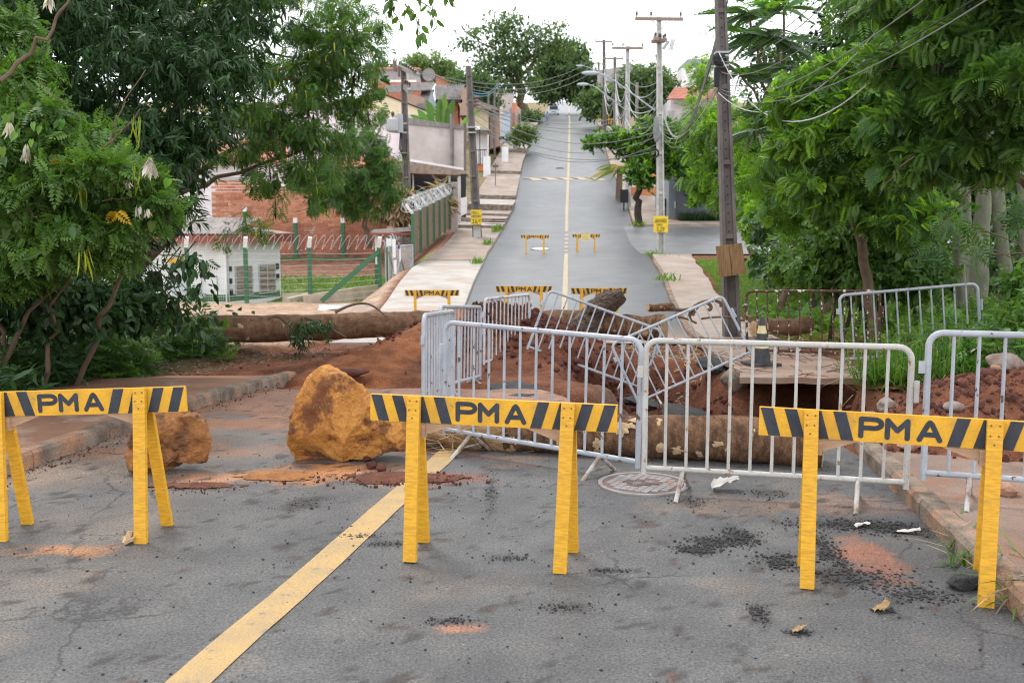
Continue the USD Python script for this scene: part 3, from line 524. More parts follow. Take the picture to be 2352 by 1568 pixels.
# ---------------------------------------------------------------- traffic cone
mat('cone_black', (.022, .023, .026), (.05, .05, .055), scale=9, rough=.55, coord='object')
mat('cone_band', (.62, .53, .30), (.54, .45, .24), scale=9, rough=.6, coord='object')
cp = (at(1748, 832, 13.5)); CZ = -.005
t = thing('traffic_cone', 'black traffic cone with cream bands on the undercut slab', 'traffic cone', (cp[0], 13.5, -.03), .3)
def conefr(z0, z1, r0, r1, mt, nm):
    m = trimesh.creation.revolve([(0, z0), (r0, z0), (r1, z1), (0, z1)], sections=24); obj(nm, m, mt, t, smooth=40)
conefr(.035, .235, .130, .098, 'cone_black', 'body'); conefr(.235, .30, .099, .088, 'cone_band', 'band'); conefr(.30, .435, .088, .064, 'cone_black', 'body'); conefr(.435, .54, .066, .047, 'cone_band', 'band'); conefr(.54, .66, .047, .026, 'cone_black', 'body')
mb = MB(); mb.tm(trimesh.creation.extrude_polygon(Polygon([(-.185, -.185), (.185, -.185), (.185, .185), (-.185, .185)]).buffer(.02), .035)); obj('base', mb, 'cone_black', t)

# ---------------------------------------------------------------- manhole cover
mat('iron_cover', (.27, .25, .25), (.22, .195, .19), scale=6, rough=.5, metal=.2, bump=.2, bscale=80, col3=(.24, .11, .06), s3=8, lo3=.56, hi3=.64, coord='object', bdist=.004)
mat('iron_dirty', (.15, .10, .085), (.12, .085, .075), scale=12, rough=.8, coord='object', bump=.3)
pm = onz(1477, 1112, 0.0)
t = thing('manhole_cover', 'round iron manhole cover with cross-hatched pattern under the barrier feet', 'manhole cover', (pm[0], pm[1], .006), .25)
R0 = .305
obj('rim', MB().tm(trimesh.creation.annulus(R0 - .012, R0 + .02, .012, sections=48)), 'iron_cover', t)
obj('lid', MB().tm(trimesh.creation.cylinder(R0 - .016, .006, sections=48)), 'iron_dirty', t)
for k in range(-5, 6):
    for sg in (-1, 1):
        off = k * .053
        L = math.sqrt(max((R0 - .022) ** 2 - off ** 2, .0)); d = np.array([math.cos(.785 * sg), math.sin(.785 * sg), 0]); nn = np.array([-d[1], d[0], 0])
        # raised pads between the grooves are cut from strips; the strips cross as diamonds
        if sg == 1:
            for j in range(-5, 6):
                c = d * j * .053 + nn * off
                if np.linalg.norm(c) < R0 - .04 and not (abs(c[0]) < .125 and abs(c[1]) < .075):
                    obj('pad', MB().box((c[0], c[1], .0055), (.047, .047, .006), rotz(.785)), 'iron_cover', t)
obj('centre_plate', MB().box((0, 0, .0055), (.20, .115, .005)), 'iron_dirty', t)
for sg in (-1, 1):
    for q in range(6):
        a = q * math.pi / 3; obj('raised_mark', MB().box((sg * .048 + .022 * math.cos(a), .022 * math.sin(a), .0085), (.026, .011, .004), rotz(a)), 'iron_cover', t)
# ---------------------------------------------------------------- boulders, logs and rubble
mat('ochre_rock', (.47, .22, .055), (.36, .15, .038), scale=5.0, rough=.85, bump=1.0, bscale=11, col3=(.17, .068, .03), s3=3.4, lo3=.50, hi3=.57, col4=(.50, .40, .27), s4=7, lo4=.665, hi4=.69, fine=.22, fscale=70, spec=.25, coord='object', bdist=.03)
mat('brown_rock', (.34, .15, .05), (.17, .07, .03), scale=3.2, rough=.85, bump=.9, bscale=14, col3=(.085, .042, .026), s3=4.4, lo3=.46, hi3=.58, col4=(.36, .34, .32), s4=8, lo4=.68, hi4=.70, fine=.16, fscale=70, spec=.3, coord='object', bdist=.03)
mat('pale_scrape', (.60, .50, .36), (.52, .48, .44), scale=12, rough=.9, coord='object')
mat('bark', (.20, .11, .062), (.085, .048, .03), scale=9, rough=.95, bump=1.0, bscale=22, col3=(.58, .43, .28), s3=2.0, lo3=.66, hi3=.68, fine=.2, fscale=60, spec=.15, coord='object', stretch=(2.2, 1, 1), bdist=.03)
mat('bark_dark', (.20, .115, .068), (.115, .063, .04), scale=8, rough=.95, bump=1.0, bscale=20, col3=(.50, .38, .27), s3=1.5, lo3=.69, hi3=.71, fine=.2, fscale=60, spec=.15, coord='object', stretch=(1, .5, 1), bdist=.03)
mat('bare_wood', (.50, .33, .17), (.36, .21, .10), scale=10, rough=.9, bump=.8, bscale=30, stretch=(1, 6, 6), coord='object')
mat('peeled', (.47, .34, .20), (.33, .21, .115), scale=14, rough=.9, bump=.5, bscale=40, coord='object')
mat('dead_wood', (.20, .15, .11), (.09, .065, .05), scale=9, rough=.95, bump=1.0, bscale=14, stretch=(1, 4, 4), coord='object', bdist=.05)
mat('red_clod', (.135, .048, .027), (.09, .033, .02), scale=5, rough=.95, island=.3, bump=.6, bscale=30)
mat('clod_mix', (.17, .068, .040), (.115, .046, .029), scale=5, rough=.95, island=.45, bump=.6, bscale=30)
mat('asphalt_chunk', (.055, .054, .055), (.025, .025, .026), scale=9, rough=.85, bump=1.0, bscale=45, fine=.4, fscale=120)
mat('black_crumb', (.022, .021, .022), (.04, .036, .034), scale=30, rough=.7, island=.4)
mat('pale_stone', (.27, .22, .19), (.17, .105, .08), scale=8, rough=.9, bump=.6, bscale=25, coord='object')
mat('pink_stone', (.38, .22, .15), (.27, .14, .09), scale=8, rough=.9, bump=.6, bscale=25, coord='object')
def blob(seed, sub=2, amp=.45, squash=(1, 1, 1), freq=1.3, ridg=.0):
    m = trimesh.creation.icosphere(sub); v = np.array(m.vertices); d = 1 + amp * (nz(v, freq, 4, seed) - .5) * 2 + ridg * np.abs(nz(v, freq * 2.3, 3, seed + 7) - .5)
    r = rng(seed)
    v = v * d[:, None]
    for _ in range(4):                               # flat broken faces
        n = r.normal(size=3); n /= np.linalg.norm(n); h = r.uniform(.62, .95); k = v @ n; v -= np.maximum(k - h, 0)[:, None] * n * .85
    return v * squash, np.array(m.faces)
def boulder(name, outline, Y, depth, seed, label, mt, cuts, rough=.03, dents=()):
    pts = np.array([at(px, py, Y)[[0, 2]] for px, py in outline]); ctr = (pts.min(0) + pts.max(0)) / 2 + [0, -.04]; base = pts[:, 1].min()
    q = pts - ctr; ang = np.arctan2(q[:, 1], q[:, 0]); rad = np.hypot(q[:, 0], q[:, 1]); o = np.argsort(ang); ang, rad = ang[o], rad[o]
    A = np.r_[ang[-1] - 2 * np.pi, ang, ang[0] + 2 * np.pi]; Rr = np.r_[rad[-1], rad, rad[0]]
    m = trimesh.creation.icosphere(6); s = np.array(m.vertices); a = np.arctan2(s[:, 2], s[:, 0]); mg = np.hypot(s[:, 0], s[:, 2])
    k = np.sign(mg) * np.power(mg, .82); rr = np.interp(a, A, Rr); v = np.stack([k * rr * np.cos(a), depth * np.sign(s[:, 1]) * np.abs(s[:, 1]) ** .8 * (.75 + .25 * rr / rr.max()), k * rr * np.sin(a)], 1)
    for n, h in cuts:
        n = np.array(n, float); n /= np.linalg.norm(n); kk = v @ n; v -= np.maximum(kk - h, 0)[:, None] * n * .9
    vn = s
    for px, py, sx, sz, am, th in dents:                # hollows (+) and brows (-) pressed into the front
        p = at(px, py, Y)[[0, 2]] - ctr; dx, dz = v[:, 0] - p[0], v[:, 2] - p[1]; c_, s_ = math.cos(th), math.sin(th); du, dw = dx * c_ + dz * s_, -dx * s_ + dz * c_
        v[:, 1] += am * np.exp(-.5 * ((du / sx) ** 2 + (dw / sz) ** 2)) * (v[:, 1] < .12)
    rr_ = rng(seed + 1)
    for _ in range(16):                                 # broad broken facets
        n = np.array([rr_.normal(0, .55), -1, rr_.normal(0, .45)]); n /= np.linalg.norm(n); ctr_ = v[(s[:, 1] < -.2)][rr_.integers((s[:, 1] < -.2).sum())]; k_ = v @ n; near = np.exp(-((v[:, 0] - ctr_[0]) ** 2 + (v[:, 2] - ctr_[2]) ** 2) / .03); h = ctr_ @ n - rr_.uniform(.0, .035); v -= (np.maximum(k_ - h, 0) * np.clip(near * 2.5, 0, 1))[:, None] * n * .95
    f1 = nz(v, 3.2, 4, seed) - .5; f2 = np.abs(nz(v, 6.0, 4, seed + 3) - .5); f3 = nz(v, 22, 3, seed + 9) - .5
    v = v + vn * (rough * 1.8 * f1 - rough * 2.2 * f2 + rough * 1.1 * f3 + rough * 1.6 * (np.abs(nz(v, 11, 4, seed + 5) - .5) - .15))[:, None]
    t = thing(name, label, 'boulder', (ctr[0], Y + depth * .35, max(gz(ctr[0], Y), 0) + .0)); v[:, 2] = np.maximum(v[:, 2] + ctr[1], -.02)
    obj('rock', (v, np.array(m.faces)), mt, t, smooth=45)
    return t, v, m.faces
OB = [(700, 868), (722, 848), (742, 843), (770, 853), (790, 866), (818, 888), (840, 912), (872, 925), (905, 942), (928, 965), (934, 1010), (928, 1045), (880, 1050), (800, 1062), (745, 1072), (703, 1081), (676, 1070), (665, 1040), (661, 985), (668, 935), (682, 895)]
bt, bv, bf = boulder('big_boulder', OB, 7.62, .34, 5, 'large peaked ochre boulder with brown patches beside the centre line', 'ochre_rock', [((-.25, -1, .15), .25), ((.5, -.9, .4), .30), ((0, -1, -.7), .33), ((.1, -.6, .9), .40)], .032, [(745, 962, .13, .07, .15, 0), (750, 925, .15, .035, -.08, .1), (720, 880, .05, .08, .05, .4), (835, 930, .04, .14, .07, -.5), (880, 985, .10, .05, .07, .3), (735, 1050, .16, .04, .12, .1), (850, 1048, .16, .035, .12, .1), (700, 985, .05, .12, -.05, 0)])
OS = [(283, 1010), (300, 985), (330, 962), (365, 950), (410, 947), (448, 952), (463, 968), (470, 1000), (473, 1030), (466, 1068), (458, 1085), (420, 1096), (365, 1103), (315, 1103), (285, 1090), (272, 1060), (272, 1035)]
boulder('small_boulder', OS, 7.22, .27, 15, 'smaller rounded brown boulder behind the left trestle barrier', 'brown_rock', [((-.4, -.8, .5), .20), ((.5, -.9, .1), .24), ((-.2, -.9, -.6), .22)], .03, [(425, 990, .06, .05, .08, 0), (380, 1010, .14, .03, -.05, .5), (350, 1065, .16, .05, .10, .2), (440, 1060, .05, .08, .05, 0)])
def log(name, a, b, ra, rb, label, cat='log', seed=0, mt='bark', rough=.02, n=40, sides=26, end='peeled', bend=0.0, patches=0, group=None, splinter=False):
    a, b = np.asarray(a, float), np.asarray(b, float); t = np.linspace(0, 1, n); p = a + (b - a) * t[:, None]; L = np.linalg.norm(b - a); d = (b - a) / L
    p[:, 2] += bend * np.sin(math.pi * t); p += .25 * (ra + rb) * .5 * np.stack([nz(np.stack([t * 3, t * 0, t * 0], 1), 1, 2, seed + k) - .5 for k in range(3)], 1)
    T0 = thing(name, label, cat, (*((a + b) / 2)[:2], min(a[2], b[2]) - max(ra, rb)), group=group)
    r = ra + (rb - ra) * t; mb = MB().tube(p, r, sides, cap=False); v = mb.v[0].reshape(n, sides, 3)
    off = v - p[:, None]; nn = (nz(v, 4, 3, seed) - .5) * 2 * rough * 2 + (nz(v * [1, 1, 1], 17, 3, seed + 4) - .5) * rough
    v = p[:, None] + off * (1 + nn / max(ra, rb))[..., None]
    obj('bark_cover', (v.reshape(-1, 3), mb.f[0]), mt, T0, smooth=50, world=True)
    for k, sg in ((0, -1), (n - 1, 1)):
        ring = v[k]; c = p[k] + d * sg * .004; ins = c + (ring - c) * .93; jag = (rng(seed + k).uniform(0, .12, sides) if splinter else rng(seed + k).uniform(0, .015, sides))[:, None] * d * sg
        vv = np.vstack([ring, ins + jag, [c + jag.mean(0)]]); q = np.arange(sides); q2 = (q + 1) % sides
        ff = np.vstack([np.stack([q, q2, q2 + sides], 1), np.stack([q, q2 + sides, q + sides], 1), np.stack([q + sides, q2 + sides, np.full(sides, 2 * sides)], 1)])
        obj('cut_end', (vv, ff), end, T0, world=True)
    r_ = rng(seed + 77)
    for _ in range(patches):                         # torn bark showing pale wood
        k = r_.integers(3, n - 4); th = r_.uniform(-1.1, .7); mbp = MB(); w, h_ = r_.uniform(.02, .075), r_.uniform(.12, .42)
        c = p[k]; x0 = d; up = np.array([0, 0, 1.0]); y0 = np.cross(up, x0); y0 /= np.linalg.norm(y0); z0 = np.cross(x0, y0)
        pa = []
        for i in range(14):
            A = 2 * math.pi * i / 14; rj = r_.uniform(.4, 1.2); u = w * rj * math.cos(A); vv = h_ * rj * math.sin(A) + th
            pa.append(c + x0 * u + (math.cos(vv) * y0 + math.sin(vv) * z0) * -1 * r[k] * 1.035)
        cc = c - (math.cos(th) * y0 + math.sin(th) * z0) * r[k] * 1.06; pa = np.array(pa + [cc]); q = np.arange(14)
        obj('bare_patch', (pa, np.stack([q, (q + 1) % 14, np.full(14, 14)], 1)), 'peeled', T0, world=True)
    return T0, p
log('log', (-.05, 8.2, .155), (2.42, 7.62, .165), .165, .185, 'barked log lying just behind the front crowd barriers, patched with pale wounds', seed=3, patches=16, rough=.012)
log('split_log', (-.85, 8.32, .14), (.22, 8.2, .15), .13, .155, 'shredded end of a log with stringy yellow splinters beside the big boulder', seed=9, mt='bare_wood', rough=.05, splinter=True)
r = rng(5); mb = MB()
for _ in range(170):
    x = r.uniform(-.85, .25); c = np.array([x, 8.16 + r.normal(0, .10), .16 + r.normal(0, .09)]); d = np.array([r.normal(.8, .5), r.normal(-.15, .3), r.normal(0, .35)]); d /= np.linalg.norm(d); L = r.uniform(.08, .3)
    c[2] = max(c[2], .01); mb.bar(c - d * L / 2, c + d * L / 2, r.uniform(.004, .014), .003)
obj('wood_splinters', mb, 'peeled', label='torn yellow splinters around the shredded log end', cat='splinters', kind='stuff')
# the long trunk across the far side
a = at(150, 762, 15.2); b = at(1000, 752, 18.8); c = at(1372, 735, 20.4)
log('fallen_trunk', (a[0], 15.2, a[2]), (c[0], 20.3, c[2]), .235, .225, 'long brown fallen trunk lying across the road behind the soil heap', cat='tree trunk', seed=21, mt='bark_dark', n=70, rough=.018, patches=12)
p = at(1440, 748, 17.3); log('log', (p[0] - .55, 17.7, p[2] + .0), (p[0] + .62, 17.1, p[2] - .02), .20, .225, 'short thick log end beyond the hole, torn bark on top', seed=31, mt='bark', n=20, patches=5, rough=.03)
p = at(1515, 706, 20.8); log('log', (p[0] - .26, 20.7, p[2]), (p[0] + .30, 20.9, p[2]), .085, .085, 'small cut log lying across the edge of the hill road', seed=33, mt='bark', n=12, patches=2)
p = at(1795, 752, 16.6); log('log', (p[0] - .5, 16.5, p[2]), (p[0] + .55, 16.9, p[2]), .13, .14, 'short brown log lying in leaf litter behind the rusted barrier', seed=35, mt='bark_dark', n=14, patches=2)
# upended stump: a gnarled root end
p0 = at(1345, 760, 17.6); p1 = at(1405, 690, 17.5)
t = thing('stump', 'gnarled upended stump, grey splintered top, behind the toppled barriers', 'tree stump', (p0[0], 17.6, p0[2] - .15))
v, f = blob(61, 5, .40, (.26, .24, .34), 1.6, .5); v = v @ rotz(.4)[:3, :3].T @ trimesh.transformations.rotation_matrix(.5, (0, 1, 0))[:3, :3].T
v += (nz(v, 14, 3, 4) - .5)[:, None] * .06 * v / .3
obj('root_mass', (v + p0 + [.02, 0, .12], f), 'dead_wood', t, smooth=60, world=True)
v, f = blob(66, 5, .42, (.36, .20, .19), 1.9, .6); v = v @ trimesh.transformations.rotation_matrix(-.42, (0, 1, 0))[:3, :3].T; v += (nz(v * [2, 8, 8], 5, 3, 4) - .5)[:, None] * .07
obj('broken_top', (v + p1 + [-.1, 0, -.05], f), 'dead_wood', t, smooth=60, world=True)
v, f = blob(68, 4, .35, (.30, .22, .16), 1.9, .5); obj('bark_slab', (v + at(1300, 778, 17.2), f), 'bark', t, smooth=60, world=True)
# ---- rubble: clods past counting on heap, pit and bank
def clods(n, region, smin, smax, seed, mt, label, zoff=0.0):
    r = rng(seed); mb = MB(); ic = trimesh.creation.icosphere(1); bases = [(np.array(ic.vertices) * (1 + .45 * (nz(np.array(ic.vertices), 1.5, 3, s_) - .5) * 2)[:, None]) for s_ in range(6)]; F = np.array(ic.faces)
    ic0 = trimesh.creation.icosahedron(); b0 = [(np.array(ic0.vertices) * (1 + .4 * (nz(np.array(ic0.vertices), 1.5, 2, s_) - .5) * 2)[:, None]) for s_ in range(6)]; F0 = np.array(ic0.faces)
    x, y = region(r, n); z = ground_z(x, y); V = []
    for i in range(len(x)):
        s_ = smin * (smax / smin) ** (r.random() ** 2.2); big = s_ > .03; B = (bases if big else b0)[r.integers(6)]
        q = r.normal(size=4); q /= np.linalg.norm(q); Rm = trimesh.transformations.quaternion_matrix(q)[:3, :3]
        mb.add((B * [1, .85, .7] * s_) @ Rm.T + [x[i], y[i], z[i] + s_ * .3 + zoff], F if big else F0)
    return obj('rubble', mb, mt, label=label, cat='rubble', kind='stuff')
def reg_heap(r, n):
    x = r.uniform(-1.9, 4.3, n * 4); y = r.uniform(9.0, 18.3, n * 4); w = np.clip(heaps(x, y) * 1.1 * (1 - ramp_mask(x, y) * .97) + pit(x, y) * .8, 0, 1); w = np.where((x > RE(y) - .1) & (y > 11.9), 0, w); k = r.random(n * 4) < w - .03; return x[k][:n], y[k][:n]
def reg_bank(r, n):
    x = r.uniform(2.9, 7, n * 4); y = r.uniform(6.2, 11.6, n * 4); w = np.clip(ga(x, y, 4.6, 8.9, 1.0, 1.0) + ga(x, y, 3.6, 8.0, .6, .6) + ga(x, y, 5.6, 7.4, 1, 1), 0, 1); k = r.random(n * 4) < w; return x[k][:n], y[k][:n]
clods(6000, reg_heap, .006, .06, 1, 'red_clod', 'dark red clods on the heap and in the washed-out hole')
clods(5000, reg_bank, .005, .042, 2, 'clod_mix', 'red clods and gravel dumped on the right pavement')
clods(900, lambda r, n: (r.normal(-.85, .26, n), np.clip(r.normal(7.14, .11, n), 6.9, 7.5)), .0015, .02, 3, 'red_clod', 'red crumbs in front of the big boulder', .095)
clods(260, lambda r, n: (r.normal(-2.28, .22, n), r.normal(6.95, .10, n)), .0015, .010, 6, 'clod_mix', 'red crumbs around the foot of the small boulder', .095)
clods(900, lambda r, n: (r.uniform(-4, 5, n), r.uniform(14, 20, n)), .006, .04, 4, 'clod_mix', 'loose soil crumbs around the fallen trunk')
def reg_curb(r, n):
    y = r.uniform(3.5, 12, n); return LE(y) + np.abs(r.normal(.04, .12, n)), y
clods(900, reg_curb, .003, .014, 5, 'clod_mix', 'grit gathered along the left kerb', .09)
def spill(cx, cy, sx, sy, h, seed, mt, label):
    u, w = np.meshgrid(np.linspace(-2.2, 2.2, 110), np.linspace(-2.2, 2.2, 60), indexing='ij'); x, y = cx + u * sx, cy + w * sy
    z = h * np.exp(-.5 * (u ** 2 + w ** 2)) * (.4 + 1.2 * nz(P3(x, y), 5, 4, seed)) + .02 * (nz(P3(x, y), 24, 3, seed + 1) - .5) - .42 * h
    k = (z > 0).ravel(); F = grid_faces(110, 60); F = F[k[F].any(1)]; us, inv = np.unique(F, return_inverse=True); V = np.stack([x, y, road_z(y) + np.maximum(z, -.012) + .008], -1).reshape(-1, 3)[us]
    obj('soil_spill', (V, inv.reshape(F.shape)), mt, smooth=True, label=label, cat='soil')
mat('spill_soil', (.16, .060, .032), (.10, .038, .022), scale=9, rough=.95, bump=1.0, bscale=60, fine=.4, fscale=120); mat('spill_ochre', (.36, .155, .045), (.24, .10, .04), scale=9, rough=.95, bump=.8, bscale=60, fine=.35, fscale=120)
spill(-.85, 7.2, .34, .12, .055, 3, 'spill_soil', 'dark red soil spilled along the foot of the big boulder')
spill(-1.75, 7.25, .26, .09, .03, 5, 'spill_ochre', 'ochre dust spread left of the big boulder')
spill(-2.28, 6.98, .24, .06, .035, 7, 'spill_soil', 'reddish soil under the small boulder')
# black asphalt crumbs on the road
def crumbs(n, region, smin, smax, seed, label, mt='black_crumb'):
    r = rng(seed); mb = MB(); ic = trimesh.creation.icosahedron(); B = np.array(ic.vertices); F = np.array(ic.faces); x, y = region(r, n)
    for i in range(len(x)):
        s_ = smin * (smax / smin) ** (r.random() ** 2.6); q = r.normal(size=4); q /= np.linalg.norm(q)
        mb.add((B * r.uniform(.6, 1.2, (12, 1)) * s_) @ trimesh.transformations.quaternion_matrix(q)[:3, :3].T * [1.15, 1, .55] + [x[i], y[i], road_z(y[i]) + .002 + s_ * .35], F)
    return obj('asphalt_crumbs', mb, mt, label=label, cat='crumbs', kind='stuff')
def spread(*cl):
    def f(r, n):
        w = np.array([c_[4] for c_ in cl], float); k = r.choice(len(cl), n, p=w / w.sum()); c_ = np.array([q[:4] for q in cl])[k]
        return r.normal(c_[:, 0], c_[:, 2]), r.normal(c_[:, 1], c_[:, 3])
    return f
crumbs(1500, lambda r, n: (r.uniform(-3.0, 2.5, n), 3.4 + 4.6 * r.random(n) ** .8), .002, .0095, 11, 'small black asphalt crumbs scattered over the near road')
crumbs(7000, spread(*[(*b_[:4], b_[4] * b_[2] * b_[3] * 40 + .35) for b_ in BLACK[:9]]), .0015, .0115, 12, 'black asphalt rubble crumbling near the right kerb')
crumbs(2600, spread(*[(*b_[:4], b_[4]) for b_ in BLACK[9:]]), .0015, .009, 13, 'dark broken asphalt streaks on the near road')
# things one could lift: slabs, stones, chunks
def chunk(name, pxy, Y, size, seed, mt, label, cat, group=None, z=None, rz=0.0, tilt=0.0, amp=.35):
    p = onz(*pxy, 0.0) if Y is None else at(*pxy, Y); x, y = p[0], p[1]
    v, f = blob(seed, 3, amp, np.array(size) / 2, 1.4); v = v @ trimesh.transformations.euler_matrix(tilt, tilt * .6, rz)[:3, :3].T
    zb = (gz(x, y) if Y is not None else 0.0) if z is None else z
    obj(name, (v + [x, y, zb - v[:, 2].min() * .75], f), mt, smooth=35, label=label, cat=cat, group=group)
chunk('asphalt_slab', (1190, 868), 12.2, (.78, .7, .10), 71, 'asphalt_chunk', 'tilted grey slab of road asphalt at the left rim of the hole', 'asphalt slab', tilt=.12)
chunk('asphalt_slab', (1175, 893), 11.2, (.62, .5, .09), 72, 'asphalt_chunk', 'broken asphalt slab in front of the tilted slab at the rim', 'asphalt slab', tilt=-.1, rz=.6)
chunk('asphalt_slab', (1590, 845), 12.9, (.85, .75, .11), 73, 'asphalt_chunk', 'large grey asphalt slab sunk in the hole under the right toppled barrier', 'asphalt slab', tilt=.35, rz=.4)
chunk('asphalt_slab', (1640, 800), 14.6, (.55, .45, .16), 74, 'asphalt_chunk', 'dark jumbled asphalt lump near the foot of the toppled barrier', 'asphalt slab', tilt=.3)
chunk('asphalt_slab', (1690, 815), 13.6, (.4, .4, .3), 75, 'step_riser', 'blocky brown lump against the undercut slab', 'lump', tilt=.4)
chunk('asphalt_slab', (1480, 800), 14.6, (.8, .6, .12), 76, 'asphalt_chunk', 'asphalt plate lying at the foot of the thick log end', 'asphalt slab', tilt=.2, rz=1.0)
chunk('rock', (805, 853), 12.4, (.5, .2, .11), 77, 'red_clod', 'flat dark red clod beside the peak of the big boulder', 'clod', amp=.2)
chunk('rock', (1470, 930), None, (.24, .2, .2), 79, 'pink_stone', 'rounded pinkish stone at the bottom of the hole', 'stone', z=-.55)
chunk('rock', (2000, 935), 8.6, (.2, .18, .2), 80, 'pale_stone', 'pale broken concrete lump on the dumped soil', 'stone')
chunk('rock', (2040, 930), 9.0, (.2, .2, .17), 81, 'pale_stone', 'cream stone behind the pale concrete lump', 'stone')
chunk('rock', (2310, 875), 9.2, (.34, .25, .2), 82, 'pale_stone', 'whitish rock on top of the dumped soil at the right edge', 'stone', tilt=.3)
chunk('rock', (2308, 1136), 6.3, (.17, .13, .10), 83, 'pink_stone', 'red stone on the right pavement behind the barrier leg', 'stone', z=.12)
chunk('rock', (2085, 1045), 7.6, (.18, .15, .13), 84, 'pink_stone', 'red-brown stone beside the broken kerb end', 'stone')
chunk('rock', (2005, 1035), 7.9, (.17, .14, .12), 85, 'asphalt_chunk', 'grey stone at the broken kerb end', 'stone')
chunk('rock', (2218, 1290), 4.95, (.19, .15, .11), 86, 'asphalt_chunk', 'dark asphalt lump in the grass by the right kerb', 'lump', z=.01)
for k, (px, py, s_) in enumerate([(855, 1075, .09), (826, 1092, .055), (875, 1082, .08), (843, 1058, .07)]):
    chunk('clod', (px, py), None, (s_, s_ * .9, s_ * .7), 90 + k, 'red_clod' if k != 1 else 'pink_stone', 'red clod in the spill before the big boulder', 'clod', group='clods before the big boulder')
r = rng(91)
for k in range(26):
    x, y = r.uniform(-.3, 1.7), r.uniform(13.2, 17.0); s_ = r.uniform(.06, .12); v, f = blob(200 + k, 2, .4, np.array([s_, s_ * .9, s_ * .7]) / 2 * 1.3)
    obj('clod', (v + [x, y, float(ground_z(np.array([x]), np.array([y]))[0]) + s_ * .15], f), 'red_clod', smooth=35, label='fist-sized red clod on the soil heap', cat='clod', group='clods on the soil heap')
for k in range(22):
    x, y = r.normal(4.4, .75), r.normal(8.2, .7); s_ = r.uniform(.07, .14); v, f = blob(240 + k, 2, .4, np.array([s_, s_ * .9, s_ * .7]) / 2 * 1.4)
    obj('stone', (v + [x, y, float(ground_z(np.array([x]), np.array([y]))[0]) + s_ * .15], f), ('clod_mix', 'pink_stone', 'pale_stone')[k % 3 if k % 5 else 1], smooth=35, label='loose stone on the dumped soil at right', cat='stone', group='stones on the dumped soil at right')
# paper scraps and a chip of wood
mat('paper', (.46, .43, .40), (.36, .33, .31), scale=9, rough=.7, coord='object')
mat('red_print', (.5, .12, .10), rough=.6)
def scrap(name, px, py, size, seed, label, mt='paper', z=.0, rz=0.0):
    r = rng(seed); n = 9; u, w = np.meshgrid(np.linspace(-.5, .5, n), np.linspace(-.5, .5, n), indexing='ij'); h = .5 * size[2] * (np.abs(u) * 2) ** 1.5 * np.sign(u + .3 * w) + size[2] * 1.4 * (nz(np.stack([u, w, u * 0], -1), 3, 3, seed)) + size[2] * .2; u = u * (1 + .35 * (nz(np.stack([w, u, u * 0], -1), 2.5, 2, seed + 5) - .5)); w = w * (1 + .5 * (nz(np.stack([u, w, u * 0 + 3], -1), 2.0, 2, seed + 9) - .5))
    v = np.stack([u * size[0], w * size[1], h], -1).reshape(-1, 3) @ rotz(rz)[:3, :3].T; p = onz(px, py, z); v[:, 2] -= v[:, 2].min() - .004
    obj(name, (v + p, grid_faces(n, n)), mt, smooth=True, label=label, cat='litter')
scrap('paper_scrap', 1665, 1125, (.19, .11, .07), 3, 'crumpled grey paper on the asphalt behind the cream-white barrier')
scrap('paper_scrap', 2085, 1224, (.13, .05, .02), 4, 'flat white wrapper with red print by the right kerb', rz=-.3)
scrap('paper_scrap', 1980, 1210, (.09, .04, .025), 5, 'small white and purple wrapper beside the black crumbs', rz=.2)
scrap('wood_chip', 2022, 1403, (.07, .035, .04), 6, 'curled yellowish wood chip on the crumbs at the lower right', mt='bare_wood', rz=.1)
scrap('wood_chip', 1835, 1452, (.06, .03, .03), 7, 'curled wood chip on a black clump in the right foreground', mt='bare_wood', rz=-.1)
p = onz(293, 1244, 0); log('wood_chunk', p + [-.035, .06, .018], p + [.03, -.05, .02], .018, .028, 'short frayed stick of pale wood by the left barrier leg', cat='wood', seed=55, mt='peeled', n=8, sides=9, rough=.25)
# ---------------------------------------------------------------- buildings and fences on the left
def flatmat(n, c, c2=None, sc=1.5, **k):
    k.setdefault('rough', .85); k.setdefault('bump', .15); k.setdefault('bscale', 30); mat(n, c, c2 or tuple(x * .86 for x in c), scale=sc, **k)
flatmat('tile_white', (.66, .66, .67)); flatmat('tile_green', (.045, .12, .045), rough=.35, bump=0); flatmat('grout', (.62, .62, .60)); flatmat('fascia_red', (.22, .065, .045)); flatmat('roof_grey', (.34, .30, .28), (.20, .17, .16), 3)
flatmat('post_green', (.035, .135, .065), (.05, .11, .06), 6); flatmat('post_white', (.66, .65, .62)); flatmat('wire_metal', (.42, .42, .42), metal=.3, rough=.5); flatmat('razor_metal', (.44, .45, .47), metal=.2, rough=.4)
flatmat('window_frame', (.40, .42, .45), rough=.5); flatmat('louvre', (.20, .16, .13), (.30, .25, .20), 8, rough=.4); flatmat('door_grey', (.46, .47, .50), rough=.5); flatmat('awning_yellow', (.60, .34, .03)); flatmat('lamp_cream', (.60, .48, .28), rough=.4); flatmat('box_black', (.03, .03, .03)); flatmat('pipe_grey', (.34, .35, .36), rough=.5)
mat('brick_a', (.46, .20, .11), (.37, .15, .085), scale=3, rough=.9, bump=.4, bscale=25, col3=(.30, .21, .16), s3=1.3, lo3=.58, hi3=.72); mat('brick_b', (.50, .23, .135), (.42, .17, .10), scale=3, rough=.9, bump=.4, bscale=25); mat('brick_c', (.40, .15, .09), (.32, .115, .07), scale=3, rough=.9, bump=.4, bscale=25, col3=(.45, .33, .26), s3=1.7, lo3=.58, hi3=.66)
mat('mortar', (.50, .36, .27), (.36, .22, .15), scale=2, rough=.95, bump=.4)
